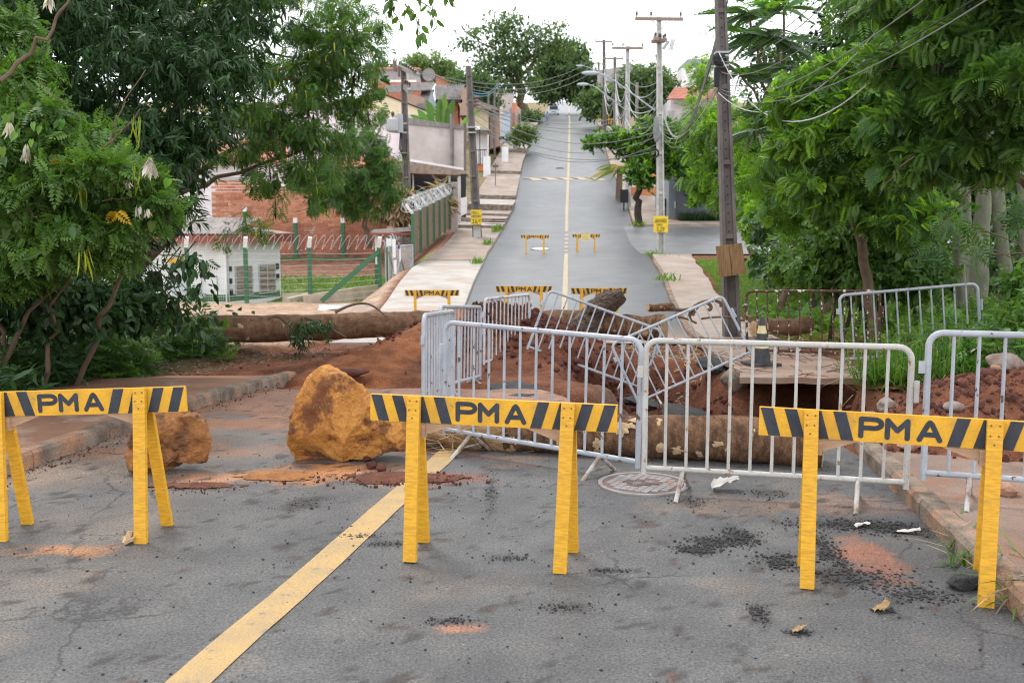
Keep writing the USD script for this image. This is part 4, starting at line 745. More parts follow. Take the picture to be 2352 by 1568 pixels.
mat('plaster_mauve', (.48, .42, .40), (.40, .35, .33), scale=.8, rough=.9, col3=(.30, .26, .25), s3=.5, lo3=.52, hi3=.68); mat('plaster_dark', (.17, .155, .15), (.30, .26, .25), scale=2.5, rough=.9, lo=.5, hi=.7, stretch=(3, 3, .8))
flatmat('plaster_white', (.68, .64, .65)); flatmat('plaster_pinkwhite', (.66, .58, .60)); flatmat('cream', (.62, .52, .36)); flatmat('cream_dark', (.34, .23, .12)); flatmat('concrete_grey', (.36, .34, .33), (.24, .225, .22), 1.2, stretch=(1, 1, .3))
mat('roof_tile', (.50, .22, .15), (.36, .15, .10), scale=2.5, rough=.9, bump=.3, col3=(.26, .16, .13), s3=1.5, lo3=.56, hi3=.7)
mat('fibre_cement', (.36, .34, .325), (.22, .205, .195), scale=2.2, rough=.9, col3=(.14, .125, .115), s3=1.2, lo3=.56, hi3=.7)
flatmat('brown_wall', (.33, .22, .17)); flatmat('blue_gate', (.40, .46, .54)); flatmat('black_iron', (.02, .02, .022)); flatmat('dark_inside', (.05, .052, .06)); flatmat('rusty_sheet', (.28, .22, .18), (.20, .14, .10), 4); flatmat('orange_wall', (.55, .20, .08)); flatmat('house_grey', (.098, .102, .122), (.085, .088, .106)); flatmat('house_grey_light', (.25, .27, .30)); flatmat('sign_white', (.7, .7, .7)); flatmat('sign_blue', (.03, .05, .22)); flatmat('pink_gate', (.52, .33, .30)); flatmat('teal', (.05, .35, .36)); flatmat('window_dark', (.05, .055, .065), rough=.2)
flatmat('satdish', (.42, .40, .38)); flatmat('lawn_soil', (.12, .18, .05))

def wpt(px, py, Y): return at(px, py, Y)
def wbox(x0, y0, x1, y1, Y, depth, down=True):            # box whose front face fills those pixels at Y; reaching the ground if down
    a, b = at(x0, y0, Y), at(x1, y1, Y); zb = b[2]
    if down: zb = min(zb, gz((a[0] + b[0]) / 2, Y) - .4)
    return MB().boxb((a[0], Y, zb), (b[0], Y + depth, a[2]))
def wprism(pts, Y, depth):
    return MB().prism(Polygon([tuple(at(px, py, Y)[[0, 2]]) for px, py in pts]), depth, xf((0, Y, 0)))
def corrug(p00, p10, p01, p11, waves, amp, mat_, t, name='roof_sheet', rows=1):   # p00-p10 along the eave, p01-p11 along the ridge; one part per sheet
    p00, p10, p01, p11 = map(np.asarray, (p00, p10, p01, p11))
    nsheet = max(1, waves // 6)
    for k in range(nsheet):
        u = np.linspace(k / nsheet, (k + 1) / nsheet, 6 * 4 + 1); vv = np.linspace(0, 1, 2)
        U, V = np.meshgrid(u, vv, indexing='ij'); n = np.cross(p10 - p00, p01 - p00); n = n / np.linalg.norm(n); n *= np.sign(n[2] + 1e-9)
        P = (p00 * (1 - V[..., None]) + p01 * V[..., None]) * (1 - U[..., None]) + (p10 * (1 - V[..., None]) + p11 * V[..., None]) * U[..., None]
        P = P + n * (amp * np.sin(U * waves * 2 * np.pi) + .004 * (k % 2))[..., None]
        Q = P.reshape(-1, 3); f = grid_faces(25, 2); m = MB().add(Q, f); m.add(Q - n * .02, f[:, ::-1]); obj(name, m, mat_, t, world=True)
def tiled(p00, p10, p01, p11, nx, ny, t, mt='roof_tile'):   # curved clay tiles, each a part
    p00, p10, p01, p11 = map(np.asarray, (p00, p10, p01, p11)); cnt = 0; rest = MB(); r = rng(nx * 31 + ny)
    n = np.cross(p10 - p00, p01 - p00); n /= np.linalg.norm(n); n *= np.sign(n[2])
    for j in range(ny):
        for i in range(nx):
            m = MB(); u = np.linspace(i / nx, (i + 1) / nx, 5); h = np.sin(np.linspace(0, np.pi, 5)) ; v0, v1 = j / ny, (j + 1.15) / ny
            def pt(u_, v_): return (p00 * (1 - v_) + p01 * v_) * (1 - u_) + (p10 * (1 - v_) + p11 * v_) * u_
            w = np.linalg.norm(p10 - p00) / nx; jit = r.normal(0, .008); V = np.array([pt(a, v0) + n * (h_ * w * .38 + .03 + jit) for a, h_ in zip(u, h)] + [pt(a, v1) + n * (h_ * w * .34 + jit) for a, h_ in zip(u, h)])
            ff = [[k, k + 1, k + 6, k + 5] for k in range(4)]; V2 = np.vstack([V, V[:5] - n * .03]); ff += [[10 + k, 11 + k, k + 1, k] for k in range(4)]
            if cnt < 300: obj('roof_tile', m.add(V2, ff), mt, t, world=True); cnt += 1
            else: rest.add(V2, ff)
    if rest.v: obj('roof_tiles', rest, mt, t, world=True, kind='stuff')
    base = MB().add([p00 - n * .02, p10 - n * .02, p11 - n * .02, p01 - n * .02], [[0, 1, 2, 3]]); obj('roof_deck', base, mt, t, world=True)

# ---- white tiled pump house
ca = at(522, 697, 43.5); zb, zt = ca[2] - 1.1, at(522, 556, 43.5)[2]
LFT = np.array([at(165, 690, 45.0)[0], 45.0]); CRN = np.array([ca[0], 43.5]); RGT = np.array([at(646, 690, 46.9)[0], 46.9]); BCK = LFT + (RGT - CRN) * 1.3
t = thing('tiled_building', 'low white-tiled building with green tile bands and red fascia behind the wire fence', 'building', (*CRN, zb))
def vwall(a, b, z0, z1, th=.15):
    d = (b - a) / np.linalg.norm(b - a); n = np.array([d[1], -d[0]]); m = MB(); q = [a, b, b - n * th, a - n * th]
    m.add([[*p, z0] for p in q] + [[*p, z1] for p in q], [[0, 1, 5, 4], [1, 2, 6, 5], [2, 3, 7, 6], [3, 0, 4, 7], [4, 5, 6, 7]]); return m
mat('tiled_wall', (.70, .70, .71), (.64, .64, .65), scale=1.5, rough=.4, bump=.05)
obj('wall', vwall(LFT, CRN, zb, zt + .1), 'tiled_wall', t, world=True); obj('wall', vwall(CRN, RGT, zb, zt + .1), 'tiled_wall', t, world=True); obj('wall', vwall(BCK, LFT, zb, zt + .1), 'tiled_wall', t, world=True)
def on(a, b, u, z, off=0.0):
    d = (b - a) / np.linalg.norm(b - a); n = np.array([d[1], -d[0]]); p = a + d * u + n * off; return np.array([*p, z]), np.array([*d, 0]), np.array([*n, 0])
def panel(a, b, u0, u1, z0, z1, off0, off1):
    d = (b - a) / np.linalg.norm(b - a); n = np.array([d[1], -d[0]]); A = a + d * u0; B = a + d * u1; m = MB(); v = []
    for z in (z0, z1):
        for p, o in ((A, off0), (B, off0), (B, off1), (A, off1)): v.append([*(p + n * o), z])
    return m.add(v, [[0, 3, 2, 1], [4, 5, 6, 7], [0, 1, 5, 4], [1, 2, 6, 5], [2, 3, 7, 6], [3, 0, 4, 7]])
fl, sl = np.linalg.norm(CRN - LFT), np.linalg.norm(RGT - CRN)
tiles = MB(); grout = MB(); ts = .105
zband = at(522, 694, 43.5)[2]
def tile_band(a, b, L, z0, rows, skip=()):
    obj('grout_band', panel(a, b, 0.0, L, z0, z0 + rows * ts, .001, .006), 'grout', t, world=True)
    for k in range(int(L / ts)):
        u = k * ts + .006
        if any(s0 < u < s1 for s0, s1 in skip): continue
        for j in range(rows):
            m = panel(a, b, u, u + ts - .014, z0 + j * ts + .007, z0 + (j + 1) * ts - .007, .006, .012); tiles.add(*m.mesh())
tile_band(LFT, CRN, fl, zband + .02, 3, ((1.2, 2.3), (4.5, 5.6))); tile_band(CRN, RGT, sl, zband + .02, 3); tile_band(CRN, RGT, sl, zband - .72, 2)
obj('green_tiles', tiles, 'tile_green', t, world=True, kind='stuff')
wt = MB()
for (a, b, L) in ((LFT, CRN, fl), (CRN, RGT, sl)):     # faint joints of the white tiles
    for j in range(int((zt - zband) / .105) + 1):
        z = zband + .36 + j * .105
        if z < zt: wt.add(*panel(a, b, 0, L, z, z + .009, .0005, .003).mesh())
    for k in range(int(L / .105)): wt.add(*panel(a, b, k * .105, k * .105 + .008, zband + .36, zt, .0005, .003).mesh())
flatmat('joint', (.50, .50, .50)); obj('tile_joints', wt, 'joint', t, world=True, kind='stuff')
# roof: single slope slab with red fascia
oh = .45
def roofpt(p, z): return [*p, z]
dF = (CRN - LFT) / fl; nF = np.array([dF[1], -dF[0]]); dS = (RGT - CRN) / sl; nS = np.array([dS[1], -dS[0]])
c0, c1, c2, c3 = LFT - dF * .6 + nF * oh, CRN + nF * oh + nS * oh, RGT + nS * oh + dS * .5, BCK - dF * .6 + dS * .5
zf0, zf1 = zt - .02, zt + .32
m = MB(); v = [[*c0, zf0], [*c1, zf0], [*c2, zf0 + .0], [*c3, zf0 + .0], [*c0, zf1], [*c1, zf1], [*c2, zf1 + .0], [*c3, zf1 + .0]]
obj('fascia', m.add(v, [[0, 3, 2, 1], [0, 1, 5, 4], [1, 2, 6, 5], [2, 3, 7, 6], [3, 0, 4, 7], [4, 5, 6, 7]]), 'fascia_red', t, world=True)
mid0, mid1 = (c0 + c3) / 2, (c1 + c2) / 2
corrug([*(c0 + nF * .05), zf1 + .04], [*(c1 + nF * .05), zf1 + .04], [*mid0, zf1 + .75], [*mid1, zf1 + .75], 48, .025, 'roof_grey', t)
corrug([*(c1 + nS * .05), zf1 + .05], [*(c2 + nS * .05), zf1 + .05], [*mid1, zf1 + .75], [*(mid1 * .5 + mid0 * .5), zf1 + .76], 18, .03, 'roof_grey', t)
for u0, u1 in ((.55, 1.72), (2.15, 3.35)):             # windows on the gable side
    z0, z1 = at(560, 690, 44.5)[2] + .0, at(560, 612, 44.5)[2] + .05
    z0 += .22; k = thing('window', None, None, parent=t, M=np.eye(4)); inv = np.linalg.inv(t.M)
    k.prim.GetAttribute('xformOp:transform').Set(Gf.Matrix4d(*[float(q) for q in inv.T.ravel()]))
    def W(nm, mesh, mt): obj(nm, mesh, mt, k)
    W('pane', panel(CRN, RGT, u0 + .04, u1 - .04, z0 + .04, z1 - .04, -.04, .004), 'window_dark')
    for q in range(5):
        zz = z0 + .08 + (z1 - z0 - .1) * q / 5; W('louvre', panel(CRN, RGT, u0 + .06, u1 - .06, zz, zz + (z1 - z0) / 6.2, .004, .02), 'louvre')
    for (a0, a1, b0, b1) in ((u0, u1, z0, z0 + .05), (u0, u1, z1 - .05, z1), (u0, u0 + .05, z0 + .05, z1 - .05), (u1 - .05, u1, z0 + .05, z1 - .05), ((u0 + u1) / 2 - .02, (u0 + u1) / 2 + .02, z0 + .05, z1 - .05), (u0 + .05, u1 - .05, (z0 + z1) / 2 - .015, (z0 + z1) / 2 + .015)):
        W('frame', panel(CRN, RGT, a0, a1, b0, b1, .006, .05 if (a1 - a0) < 1 or b1 - b0 > .04 else .045), 'window_frame')
def fpx(px): return (at(px, 640, 44.2)[0] - LFT[0]) / dF[0]
zlow = zband - .3
for p0, p1 in ((268, 302), (398, 442)):
    obj('door', panel(LFT, CRN, fpx(p0), fpx(p1), zlow, at(280, 605, 44)[2], .002, .05), 'door_grey', t, world=True)
    obj('lintel', panel(LFT, CRN, fpx(p0) - .05, fpx(p1) - .25, at(280, 603, 44)[2], at(280, 593, 44)[2], .002, .28), 'awning_yellow', t, world=True)
p, d, n = on(LFT, CRN, fpx(484), at(484, 619, 43.7)[2], .06); mm = trimesh.creation.cylinder(.14, .10, sections=20); mm.apply_transform(trimesh.transformations.rotation_matrix(math.pi / 2, (1, 0, 0))); obj('wall_lamp', MB().tm(mm, xf(p)), 'lamp_cream', t, smooth=40, world=True)
obj('floodlight', panel(LFT, CRN, fpx(504), fpx(518), at(510, 574, 44)[2], at(510, 567, 44)[2], .05, .25), 'lamp_cream', t, world=True)
for pts in (((471, 680), (471, 633), (509, 633), (509, 665)),):
    q = [on(LFT, CRN, fpx(a), at(a, b, 43.8)[2], .04)[0] for a, b in pts]; obj('conduit', MB().tube(q, .022, 6), 'pipe_grey', t, world=True)
obj('meter_box', panel(LFT, CRN, fpx(464), fpx(479), at(470, 684, 43.8)[2], at(470, 672, 43.8)[2], .01, .14), 'door_grey', t, world=True)
for u, zz in ((.12, 617), (.12, 645), (.15, 670), (3.4, 617), (3.4, 642)):
    z0 = at(540, zz, 43.8)[2]; obj('junction_box', panel(CRN, RGT, u, u + .14, z0 - .12, z0 + .12, .01, .10), 'box_black', t, world=True)
obj('downpipe', MB().tube([on(CRN, RGT, .07, zt, .06)[0], on(CRN, RGT, .07, zband - .5, .06)[0]], .03, 6), 'pipe_grey', t, world=True)
# blue bin beside it
p = at(166, 668, 43.0); obj('bin', MB().boxb((p[0] - .3, 42.7, p[2] - .9), (p[0] + .3, 43.3, p[2] + .25)), 'sign_blue', label='dark blue bin half hidden by leaves at the far left of the white building', cat='bin')

# ---- wire fence with green posts and razor coil
FX = [(-27, 160), (270, 268), (430, 428), (568, 565), (713, 710), (872, 870)]
t = thing('wire_fence', 'barbed wire fence on green concrete posts with white tips and razor coil', 'fence', (at(560, 690, 41.3)[0], 41.3, -1.3))
tops = []
for xb, xt in ((163, 160), (271, 268), (436, 428), (567, 563), (713, 710), (874, 870)):
    b, tp = at(xb, 692 if xb < 800 else 676, 41.3), at(xt, 567, 41.3); b[2] -= .25
    k = [np.array(b), np.array(tp)]; obj('post', MB().bar(k[0], k[1], .15, .15, (0, 1, 0)), 'post_green', t, world=True)
    tp2 = at(xt + 4, 545, 41.3) + [0, -.18, 0]; obj('post_tip', MB().bar(k[1] - [0, 0, .02], tp2, .15, .148, (0, 1, .3)), 'post_white', t, world=True); tops.append((k[0], k[1], tp2))
for j in range(9):
    u = .1 + .1 * j; pts = [b + (a - b) * u + [0, -.085, 0] for b, a, _ in tops]; q = []
    for A, B in zip(pts[:-1], pts[1:]):
        for s_ in np.linspace(0, 1, 7)[:-1]: q.append(A + (B - A) * s_ - [0, 0, .05 * math.sin(math.pi * s_)])
    obj('barbed_wire', MB().tube(q + [pts[-1]], .0065, 4), 'wire_metal', t, world=True)
A, B = tops[0][2], tops[-1][2]; th = np.linspace(0, 37 * 2 * np.pi, 37 * 14); u = th / th[-1]; coil = A + (B - A) * u[:, None] + np.stack([.16 * np.cos(th) * .9, .30 * np.sin(th) * .5, .30 * np.cos(th) - .20], 1)
obj('razor_coil', MB().tube(coil, .009, 4), 'razor_metal', t, world=True)
obj('brace', MB().bar(at(738, 692, 40.6), at(868, 579, 41.15), .19, .17, (0, 1, 0)), 'post_green', t, world=True)
# low concrete edging by the lawn and a drain wall
def lowwall(pts, h, w, label, mt='cream'):
    mb = MB(); P = [np.array(p) for p in pts]
    for a, b in zip(P[:-1], P[1:]): mb.bar(a + [0, 0, h / 2 - .3], b + [0, 0, h / 2 - .3], w, h + .6)
    obj('low_wall', mb, mt, label=label, cat='low wall')
mat('edge_concrete', (.46, .38, .30), (.34, .27, .21), scale=2, rough=.9)
lowwall([at(700, 690, 41.0), at(820, 672, 42.6), at(905, 660, 43.6)], .22, .2, 'low concrete edging between the dirt strip and the lawn', 'edge_concrete')
lowwall([at(650, 683, 44.0), at(712, 680, 44.0), at(660, 694, 41.8)], .16, .25, 'concrete drain edge beside the tiled building', 'edge_concrete')
lowwall([at(948, 672, 42.4), at(1032, 566, 56.5)], .34, .22, 'concrete footing wall under the green mesh fence', 'edge_concrete')

# ---- mesh fence going up the hill, with razor coil
fa, fb = np.array([*at(950, 668, 42.6)]), np.array([*at(1033, 560, 56.0)]); fa[2] = road_z(42.6) + .35; fb[2] = road_z(56.0) + .4; FH = 1.9
t = thing('mesh_fence', 'green-posted mesh fence climbing beside the pavement under razor coils', 'fence', tuple(fa))
for k in range(7):
    p = fa + (fb - fa) * k / 6; obj('post', MB().box(p + [0, 0, FH / 2], (.13, .13, FH)), 'post_green', t, world=True)
    obj('post_tip', MB().bar(p + [0, 0, FH - .01], p + [-.28, 0, FH + .40], .11, .11, (0, 1, 0)), 'post_white', t, world=True)
mb = MB(); L = np.linalg.norm(fb - fa); d = (fb - fa) / L; n = int(L / .3)
for k in range(-7, n):
    for sg in (1, -1):
        u0, u1 = k * .3, k * .3 + FH; a0, a1 = max(u0, 0), min(u1, L)
        if a1 <= a0: continue
        z0, z1 = (a0 - u0), (a1 - u0)
        if sg < 0: z0, z1 = FH - z0, FH - z1
        mb.tube([fa + d * a0 + [0, 0, z0], fa + d * a1 + [0, 0, z1]], .005, 3, cap=False)
obj('wire_mesh', mb, 'rusty_sheet', t, world=True, kind='stuff')
obj('backing_screen', MB().bar(fa + [-.06, 0, FH * .52], fb + [-.06, 0, FH * .52], .01, FH * .92), 'mesh_screen' if 'mesh_screen' in M_ else mat('mesh_screen', (.17, .105, .06), (.12, .09, .05), scale=3, rough=.9), t, world=True)
th = np.linspace(0, 34 * 2 * np.pi, 34 * 12); u = th / th[-1]; rr = .30 + .05 * np.sin(th * 3.7); c0_ = fa + [-.16, -.6, FH + .30]; c1_ = fb + [-.16, 0, FH + .30]
obj('razor_coil', MB().tube(c0_ + (c1_ - c0_) * u[:, None] + np.stack([rr * np.cos(th), .05 * np.sin(th * 5), rr * np.sin(th)], 1), .016, 4), 'razor_metal', t, world=True)
for k in range(3):
    th = np.linspace(0, 11 * 2 * np.pi, 132); u = th / th[-1]; a0, a1 = at(880 + 8 * k, 566 - 6 * k, 42.4), at(960, 520 + 12 * k, 44.5); rr = .26 + .04 * np.sin(th * 2.3 + k)
    obj('razor_coil', MB().tube(a0 + (a1 - a0) * u[:, None] + np.stack([.06 * np.sin(th * 3), rr * np.cos(th), rr * np.sin(th)], 1), .015, 4), 'razor_metal', t, world=True)
# gate
ga_, gb_ = at(894, 690, 41.6), at(949, 684, 42.5); gh = at(894, 566, 41.6)[2] - ga_[2]
t = thing('mesh_gate', 'pale double gate of wire mesh with crossed braces and notices', 'gate', tuple((ga_ + gb_) / 2))
gm = (ga_ + gb_) / 2; U = [0, 0, 1]
for a, b in ((ga_, ga_ + np.array([0, 0, gh])), (gb_, gb_ + np.array([0, 0, gh + .02])), (gm, gm + np.array([0, 0, gh]))): obj('stile', MB().tube([a, b], .032, 8), 'window_frame', t, world=True)
for z in (.04, gh): obj('rail', MB().tube([ga_ + [0, 0, z], gb_ + [0, 0, z]], .03, 8), 'window_frame', t, world=True)
for a, b, mt in ((ga_ + [0, -.04, gh * .9], gm + [0, -.04, .05], 'rusty_sheet'), (gm + [0, -.04, gh * .75], gb_ + [0, -.04, .1], 'rusty_sheet'), (ga_ + [.1, -.05, .1], gm + [0, -.05, gh * .8], 'window_frame'), (gm + [0, -.05, .1], gb_ + [0, -.05, gh * .7], 'window_frame')): obj('brace', MB().bar(a, b, .05, .05, (0, 1, 0)), mt, t, world=True)
mb = MB()
for k in range(26): u = (k + .5) / 26; p = ga_ + (gb_ - ga_) * u; mb.tube([p + [0, 0, .05], p + [0, 0, gh]], .006, 3, cap=False)
for k in range(46): z = gh * (k + .5) / 46; mb.tube([ga_ + [0, 0, z], gb_ + [0, 0, z]], .006, 3, cap=False)
obj('wire_mesh', mb, 'sign_white', t, world=True, kind='stuff')
def plate(x0, y0, x1, y1, Y, mt, nm='notice'): return obj(nm, wbox(x0, y0, x1, y1, Y, .02, False), mt, t, world=True)
plate(901, 549 + 0, 909, 592, 41.4, 'sign_white'); plate(914, 552, 918, 572, 41.5, 'sign_blue'); plate(914.5, 556, 917.5, 562, 41.47, 'awning_yellow', 'emblem'); plate(917, 570, 920.5, 600, 41.5, 'sign_white'); plate(904, 597, 911, 630, 41.4, 'sign_white')
t = thing('gate_pillar', 'square pillar, white above and green below, with chain marks beside the mesh gate', 'pillar', tuple(at(888, 690, 41.9)))
obj('lower', wbox(887, 567, 899, 664, 41.9, .3), 'post_green', t, world=True); obj('upper', wbox(887, 548, 899, 567, 41.9, .3, False), 'post_white', t, world=True)
t = thing('meter_shelter', 'small masonry shelter with thin red-edged roof behind the gate', 'shelter', tuple(at(870, 640, 43.4)))
obj('pillar', wbox(861, 537, 870, 607, 43.2, .3), 'post_white', t, world=True); obj('pillar_base', wbox(860.5, 607, 870.5, 640, 43.19, .32), 'post_green', t, world=True); obj('wall', wbox(883, 540, 899, 640, 44.0, 1.0), 'post_white', t, world=True); obj('roof', wprism([(850, 533), (858, 527), (945, 521), (945, 531), (850, 537)], 42.8, 1.9), 'roof_grey', t, world=True); obj('roof_edge', wbox(849, 535, 946, 540, 42.77, .05, False), 'fascia_red', t, world=True)

# ---- brick retaining wall, bricks laid one by one
YB = 55.5
t = thing('brick_wall', 'tall orange hollow-brick wall above the lawn, green posts before it', 'wall', (at(690, 585, YB)[0], YB, gz(at(690, 585, YB)[0], YB)))
xa, xb = at(470, 0, YB)[0], at(880, 0, YB)[0]; z0 = at(500, 592, YB)[2]; topf = lambda x: np.interp(x, [xa, xb], [at(0, 408, YB)[2], at(0, 440, YB)[2]])
obj('mortar_bed', MB().boxb((xa, YB + .02, z0 - 1), (xb, YB + .22, at(0, 442, YB)[2])), 'mortar', t, world=True)
bl, bh = .44, .158; cand = []; r = rng(8)
for j in range(int((at(0, 408, YB)[2] - z0) / bh) + 1):
    for i in range(int((xb - xa) / bl) + 1):
        x = xa + i * bl + (bl / 2 if j % 2 else 0); z = z0 + j * bh
        if z + bh < topf(x + bl / 2): cand.append((x, z))
vis = sorted(cand, key=lambda c: -c[1]); rest = MB()
for k, (x, z) in enumerate(vis):
    b = MB().boxb((x + .012, YB + r.uniform(-.02, .008), z + .012), (x + bl - .013, YB + .05, z + bh - .013))
    if k < 300: obj('brick', b, ('brick_a', 'brick_b', 'brick_c')[r.integers(3)], t, world=True)
    else: rest.add(*b.mesh())
obj('lower_bricks', rest, 'brick_c', t, world=True, kind='stuff')
obj('capping', wprism([(470, 402), (880, 433), (880, 440), (470, 409)], YB - .04, .34), 'concrete_grey', t, world=True)
for x in (562, 678, 787):
    k = thing('green_post', f'green concrete post against the brick wall, {"left" if x < 600 else "middle" if x < 700 else "right"} one of three', 'post', tuple(at(x, 586, YB - .5)))
    obj('shaft', wbox(x - 5, 512 if x > 600 else 486, x + 5, 590, YB - .5, .22), 'post_green', k, world=True); obj('tip', wbox(x - 5, 500 if x > 600 else 476, x + 4, 512 if x > 600 else 486, YB - .5, .2, False), 'post_white', k, world=True)
lowwall([at(640, 592, 54.6), at(880, 594, 54.6)], .02, .2, 'green-painted beam along the foot of the brick wall', 'tile_green')
# ---- houses behind, left
def house(label, base, parts, name='house', cat='house'):
    t = thing(name, label, cat, tuple(base)); [obj(n, m, mt, t, world=True) for n, m, mt in parts]; return t
t = house('pink-white house with red clay lean-to roof behind the big dark trees', at(560, 450, 64), [('wall', wprism([(395, 262), (640, 248), (860, 256), (915, 300), (915, 470), (395, 470)], 67, 7), 'plaster_pinkwhite'), ('lower_wall', wbox(395, 372, 662, 430, 62.4, 3), 'plaster_white'), ('window', wbox(560, 385, 590, 405, 62.35, .05, False), 'window_dark')])
tiled(at(390, 373, 61.8), at(662, 373, 61.8), at(390, 320, 66.6), at(662, 318, 66.6), 34, 7, t)
tiled(at(770, 386, 62.5), at(918, 386, 62.5), at(770, 362, 66.6), at(905, 362, 66.6), 18, 4, t)
t = house('cream house with broad cream eave above the plaster wall', at(920, 330, 92), [('eave_panel', wprism([(840, 205), (868, 212), (998, 262), (998, 276), (940, 280), (840, 262)], 90, .3), 'cream'), ('wall', wbox(840, 262, 1000, 300, 92, 6), 'cream_dark'), ('roof_edge', wprism([(835, 203), (868, 210), (1003, 262), (1003, 265), (868, 213), (835, 206)], 89.9, .5), 'black_iron'), ('lower_eave', wprism([(905, 264), (998, 264), (998, 278), (930, 283)], 89.8, .2), 'plaster_mauve')])
t = house('house under grey corrugated fibre-cement roofs beyond the cream eave', at(1000, 300, 108), [('wall', wbox(1002, 236, 1052, 262, 107, 5), 'brick_c'), ('beam', wbox(1000, 229, 1062, 236, 106, .4, False), 'black_iron'), ('side_wall', wprism([(930, 212), (975, 225), (975, 262), (930, 262)], 105, 4), 'brown_wall'), ('panel', wprism([(992, 208), (1006, 255), (976, 250)], 104.5, .2), 'house_grey_light'), ('gable', wprism([(1060, 205), (1072, 200), (1072, 265), (1056, 265)], 106, 5), 'brown_wall')])
corrug(at(1000, 231, 106), at(1058, 229, 106), at(998, 197, 112), at(1068, 195, 112), 18, .11, 'fibre_cement', t)
corrug(at(955, 252, 103), at(982, 252, 103), at(970, 206, 111), at(998, 206, 111), 12, .11, 'fibre_cement', t)
corrug(at(880, 215, 108), at(990, 207, 108), at(885, 196, 114), at(1000, 190, 114), 30, .11, 'fibre_cement', t)
t = house('brick gable with red tiled edge on the skyline left of the bare pole', at(1020, 250, 125), [('gable', wprism([(1001, 175), (1050, 196), (1050, 235), (1001, 235)], 124, 6), 'brick_b'), ('tile_edge', wprism([(997, 172), (1001, 171), (1056, 194), (1053, 197)], 123.7, 6.5), 'roof_tile')])
t = house('grey rendered house block with white gutter on the skyline', at(920, 250, 140), [('wall', wprism([(872, 160), (962, 158), (975, 195), (868, 195)], 138, 8), 'concrete_grey'), ('gutter', wbox(886, 184, 956, 189, 130, .3, False), 'sign_white'), ('brick_band', wbox(868, 189, 985, 204, 129, 2), 'brick_c'), ('roof_edge', wbox(868, 155, 964, 160, 137.8, 8.4, False), 'roof_tile'), ('opening', wprism([(962, 160), (972, 162), (980, 194), (968, 192)], 137.9, .3), 'black_iron')])
t = house('pinkish boundary wall of stained plaster beside the transformer pole', at(1000, 390, 84), [('wall', wprism([(932, 279), (1066, 297), (1066, 408), (932, 400)], 83, .35), 'plaster_mauve'), ('stained_top', wprism([(932, 270), (1066, 289), (1066, 297.5), (932, 285)], 82.9, .5), 'plaster_dark'), ('pier', wbox(1033, 262, 1040, 405, 82.6, .3), 'plaster_dark')], 'boundary_wall', 'wall')
for k in range(0): obj('block_course', wprism([(935, 300 + 12 * k), (1063, 312 + 11.5 * k), (1063, 312.5 + 11.5 * k), (935, 300.5 + 12 * k)], 82.97, .05), 'plaster_mauve', t, world=True)
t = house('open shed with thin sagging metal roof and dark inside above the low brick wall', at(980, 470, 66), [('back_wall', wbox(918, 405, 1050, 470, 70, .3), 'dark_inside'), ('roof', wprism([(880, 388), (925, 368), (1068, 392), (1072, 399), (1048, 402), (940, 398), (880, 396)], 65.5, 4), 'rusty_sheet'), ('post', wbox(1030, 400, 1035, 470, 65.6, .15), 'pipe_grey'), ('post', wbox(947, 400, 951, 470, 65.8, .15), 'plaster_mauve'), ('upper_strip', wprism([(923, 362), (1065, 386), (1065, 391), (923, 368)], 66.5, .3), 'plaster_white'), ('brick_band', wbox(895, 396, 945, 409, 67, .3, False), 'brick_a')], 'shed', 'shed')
p = at(975, 446, 64.5); obj('blue_tarp', MB().box(p, (.9, .5, .35)), 'teal', label='bit of turquoise tarp inside the dark shed', cat='tarp')
t = thing('low_brick_wall', 'low orange brick wall with concrete cap under the shed, weeds on top', 'wall', tuple(at(990, 520, 59.5)))
a0, a1 = at(945, 458, 59.5), at(1037, 456, 59.5); zb = gz(a1[0], 59.5) - .2; obj('mortar_bed', MB().boxb((a0[0], 59.53, zb), (a1[0], 59.7, a0[2] - .1)), 'mortar', t, world=True); obj('cap', MB().boxb((a0[0] - .05, 59.45, a0[2] - .1), (a1[0] + .05, 59.75, a0[2])), 'concrete_grey', t, world=True)
for j in range(int((a0[2] - .1 - zb) / .16)):
    for i in range(int((a1[0] - a0[0]) / .4)):
        x = a0[0] + i * .4 + (.2 if j % 2 else 0)
        if x + .38 < a1[0]: obj('brick', MB().boxb((x, 59.5 + r.uniform(-.01, .01), zb + j * .16), (x + .385, 59.56, zb + j * .16 + .147)), ('brick_a', 'brick_b', 'brick_c')[r.integers(3)], t, world=True)
t = house('grey-mauve gate wall with ribbed shutter at the top of the mesh fence', at(1045, 540, 57.4), [('pier', wbox(1034, 459, 1038, 560, 57.2, .4), 'pink_gate'), ('panel', wprism([(1038, 480), (1050, 480), (1050, 530), (1038, 552)], 57.4, .2), 'plaster_mauve'), ('shutter', wbox(1036, 418, 1052, 480, 58.0, .1), 'pipe_grey'), ('pier', wbox(1052, 405, 1058, 500, 60, .4), 'plaster_mauve'), ('panel', wprism([(1058, 455), (1072, 452), (1072, 490), (1058, 497)], 61, .2), 'plaster_white'), ('shutter', wbox(1058, 400, 1070, 455, 62, .1), 'black_iron')], 'gate_wall', 'wall')
for k in range(16): obj('slat', wbox(1036, 419 + 3.8 * k, 1052, 421.4 + 3.8 * k, 57.97, .03, False), 'concrete_grey', t, world=True)
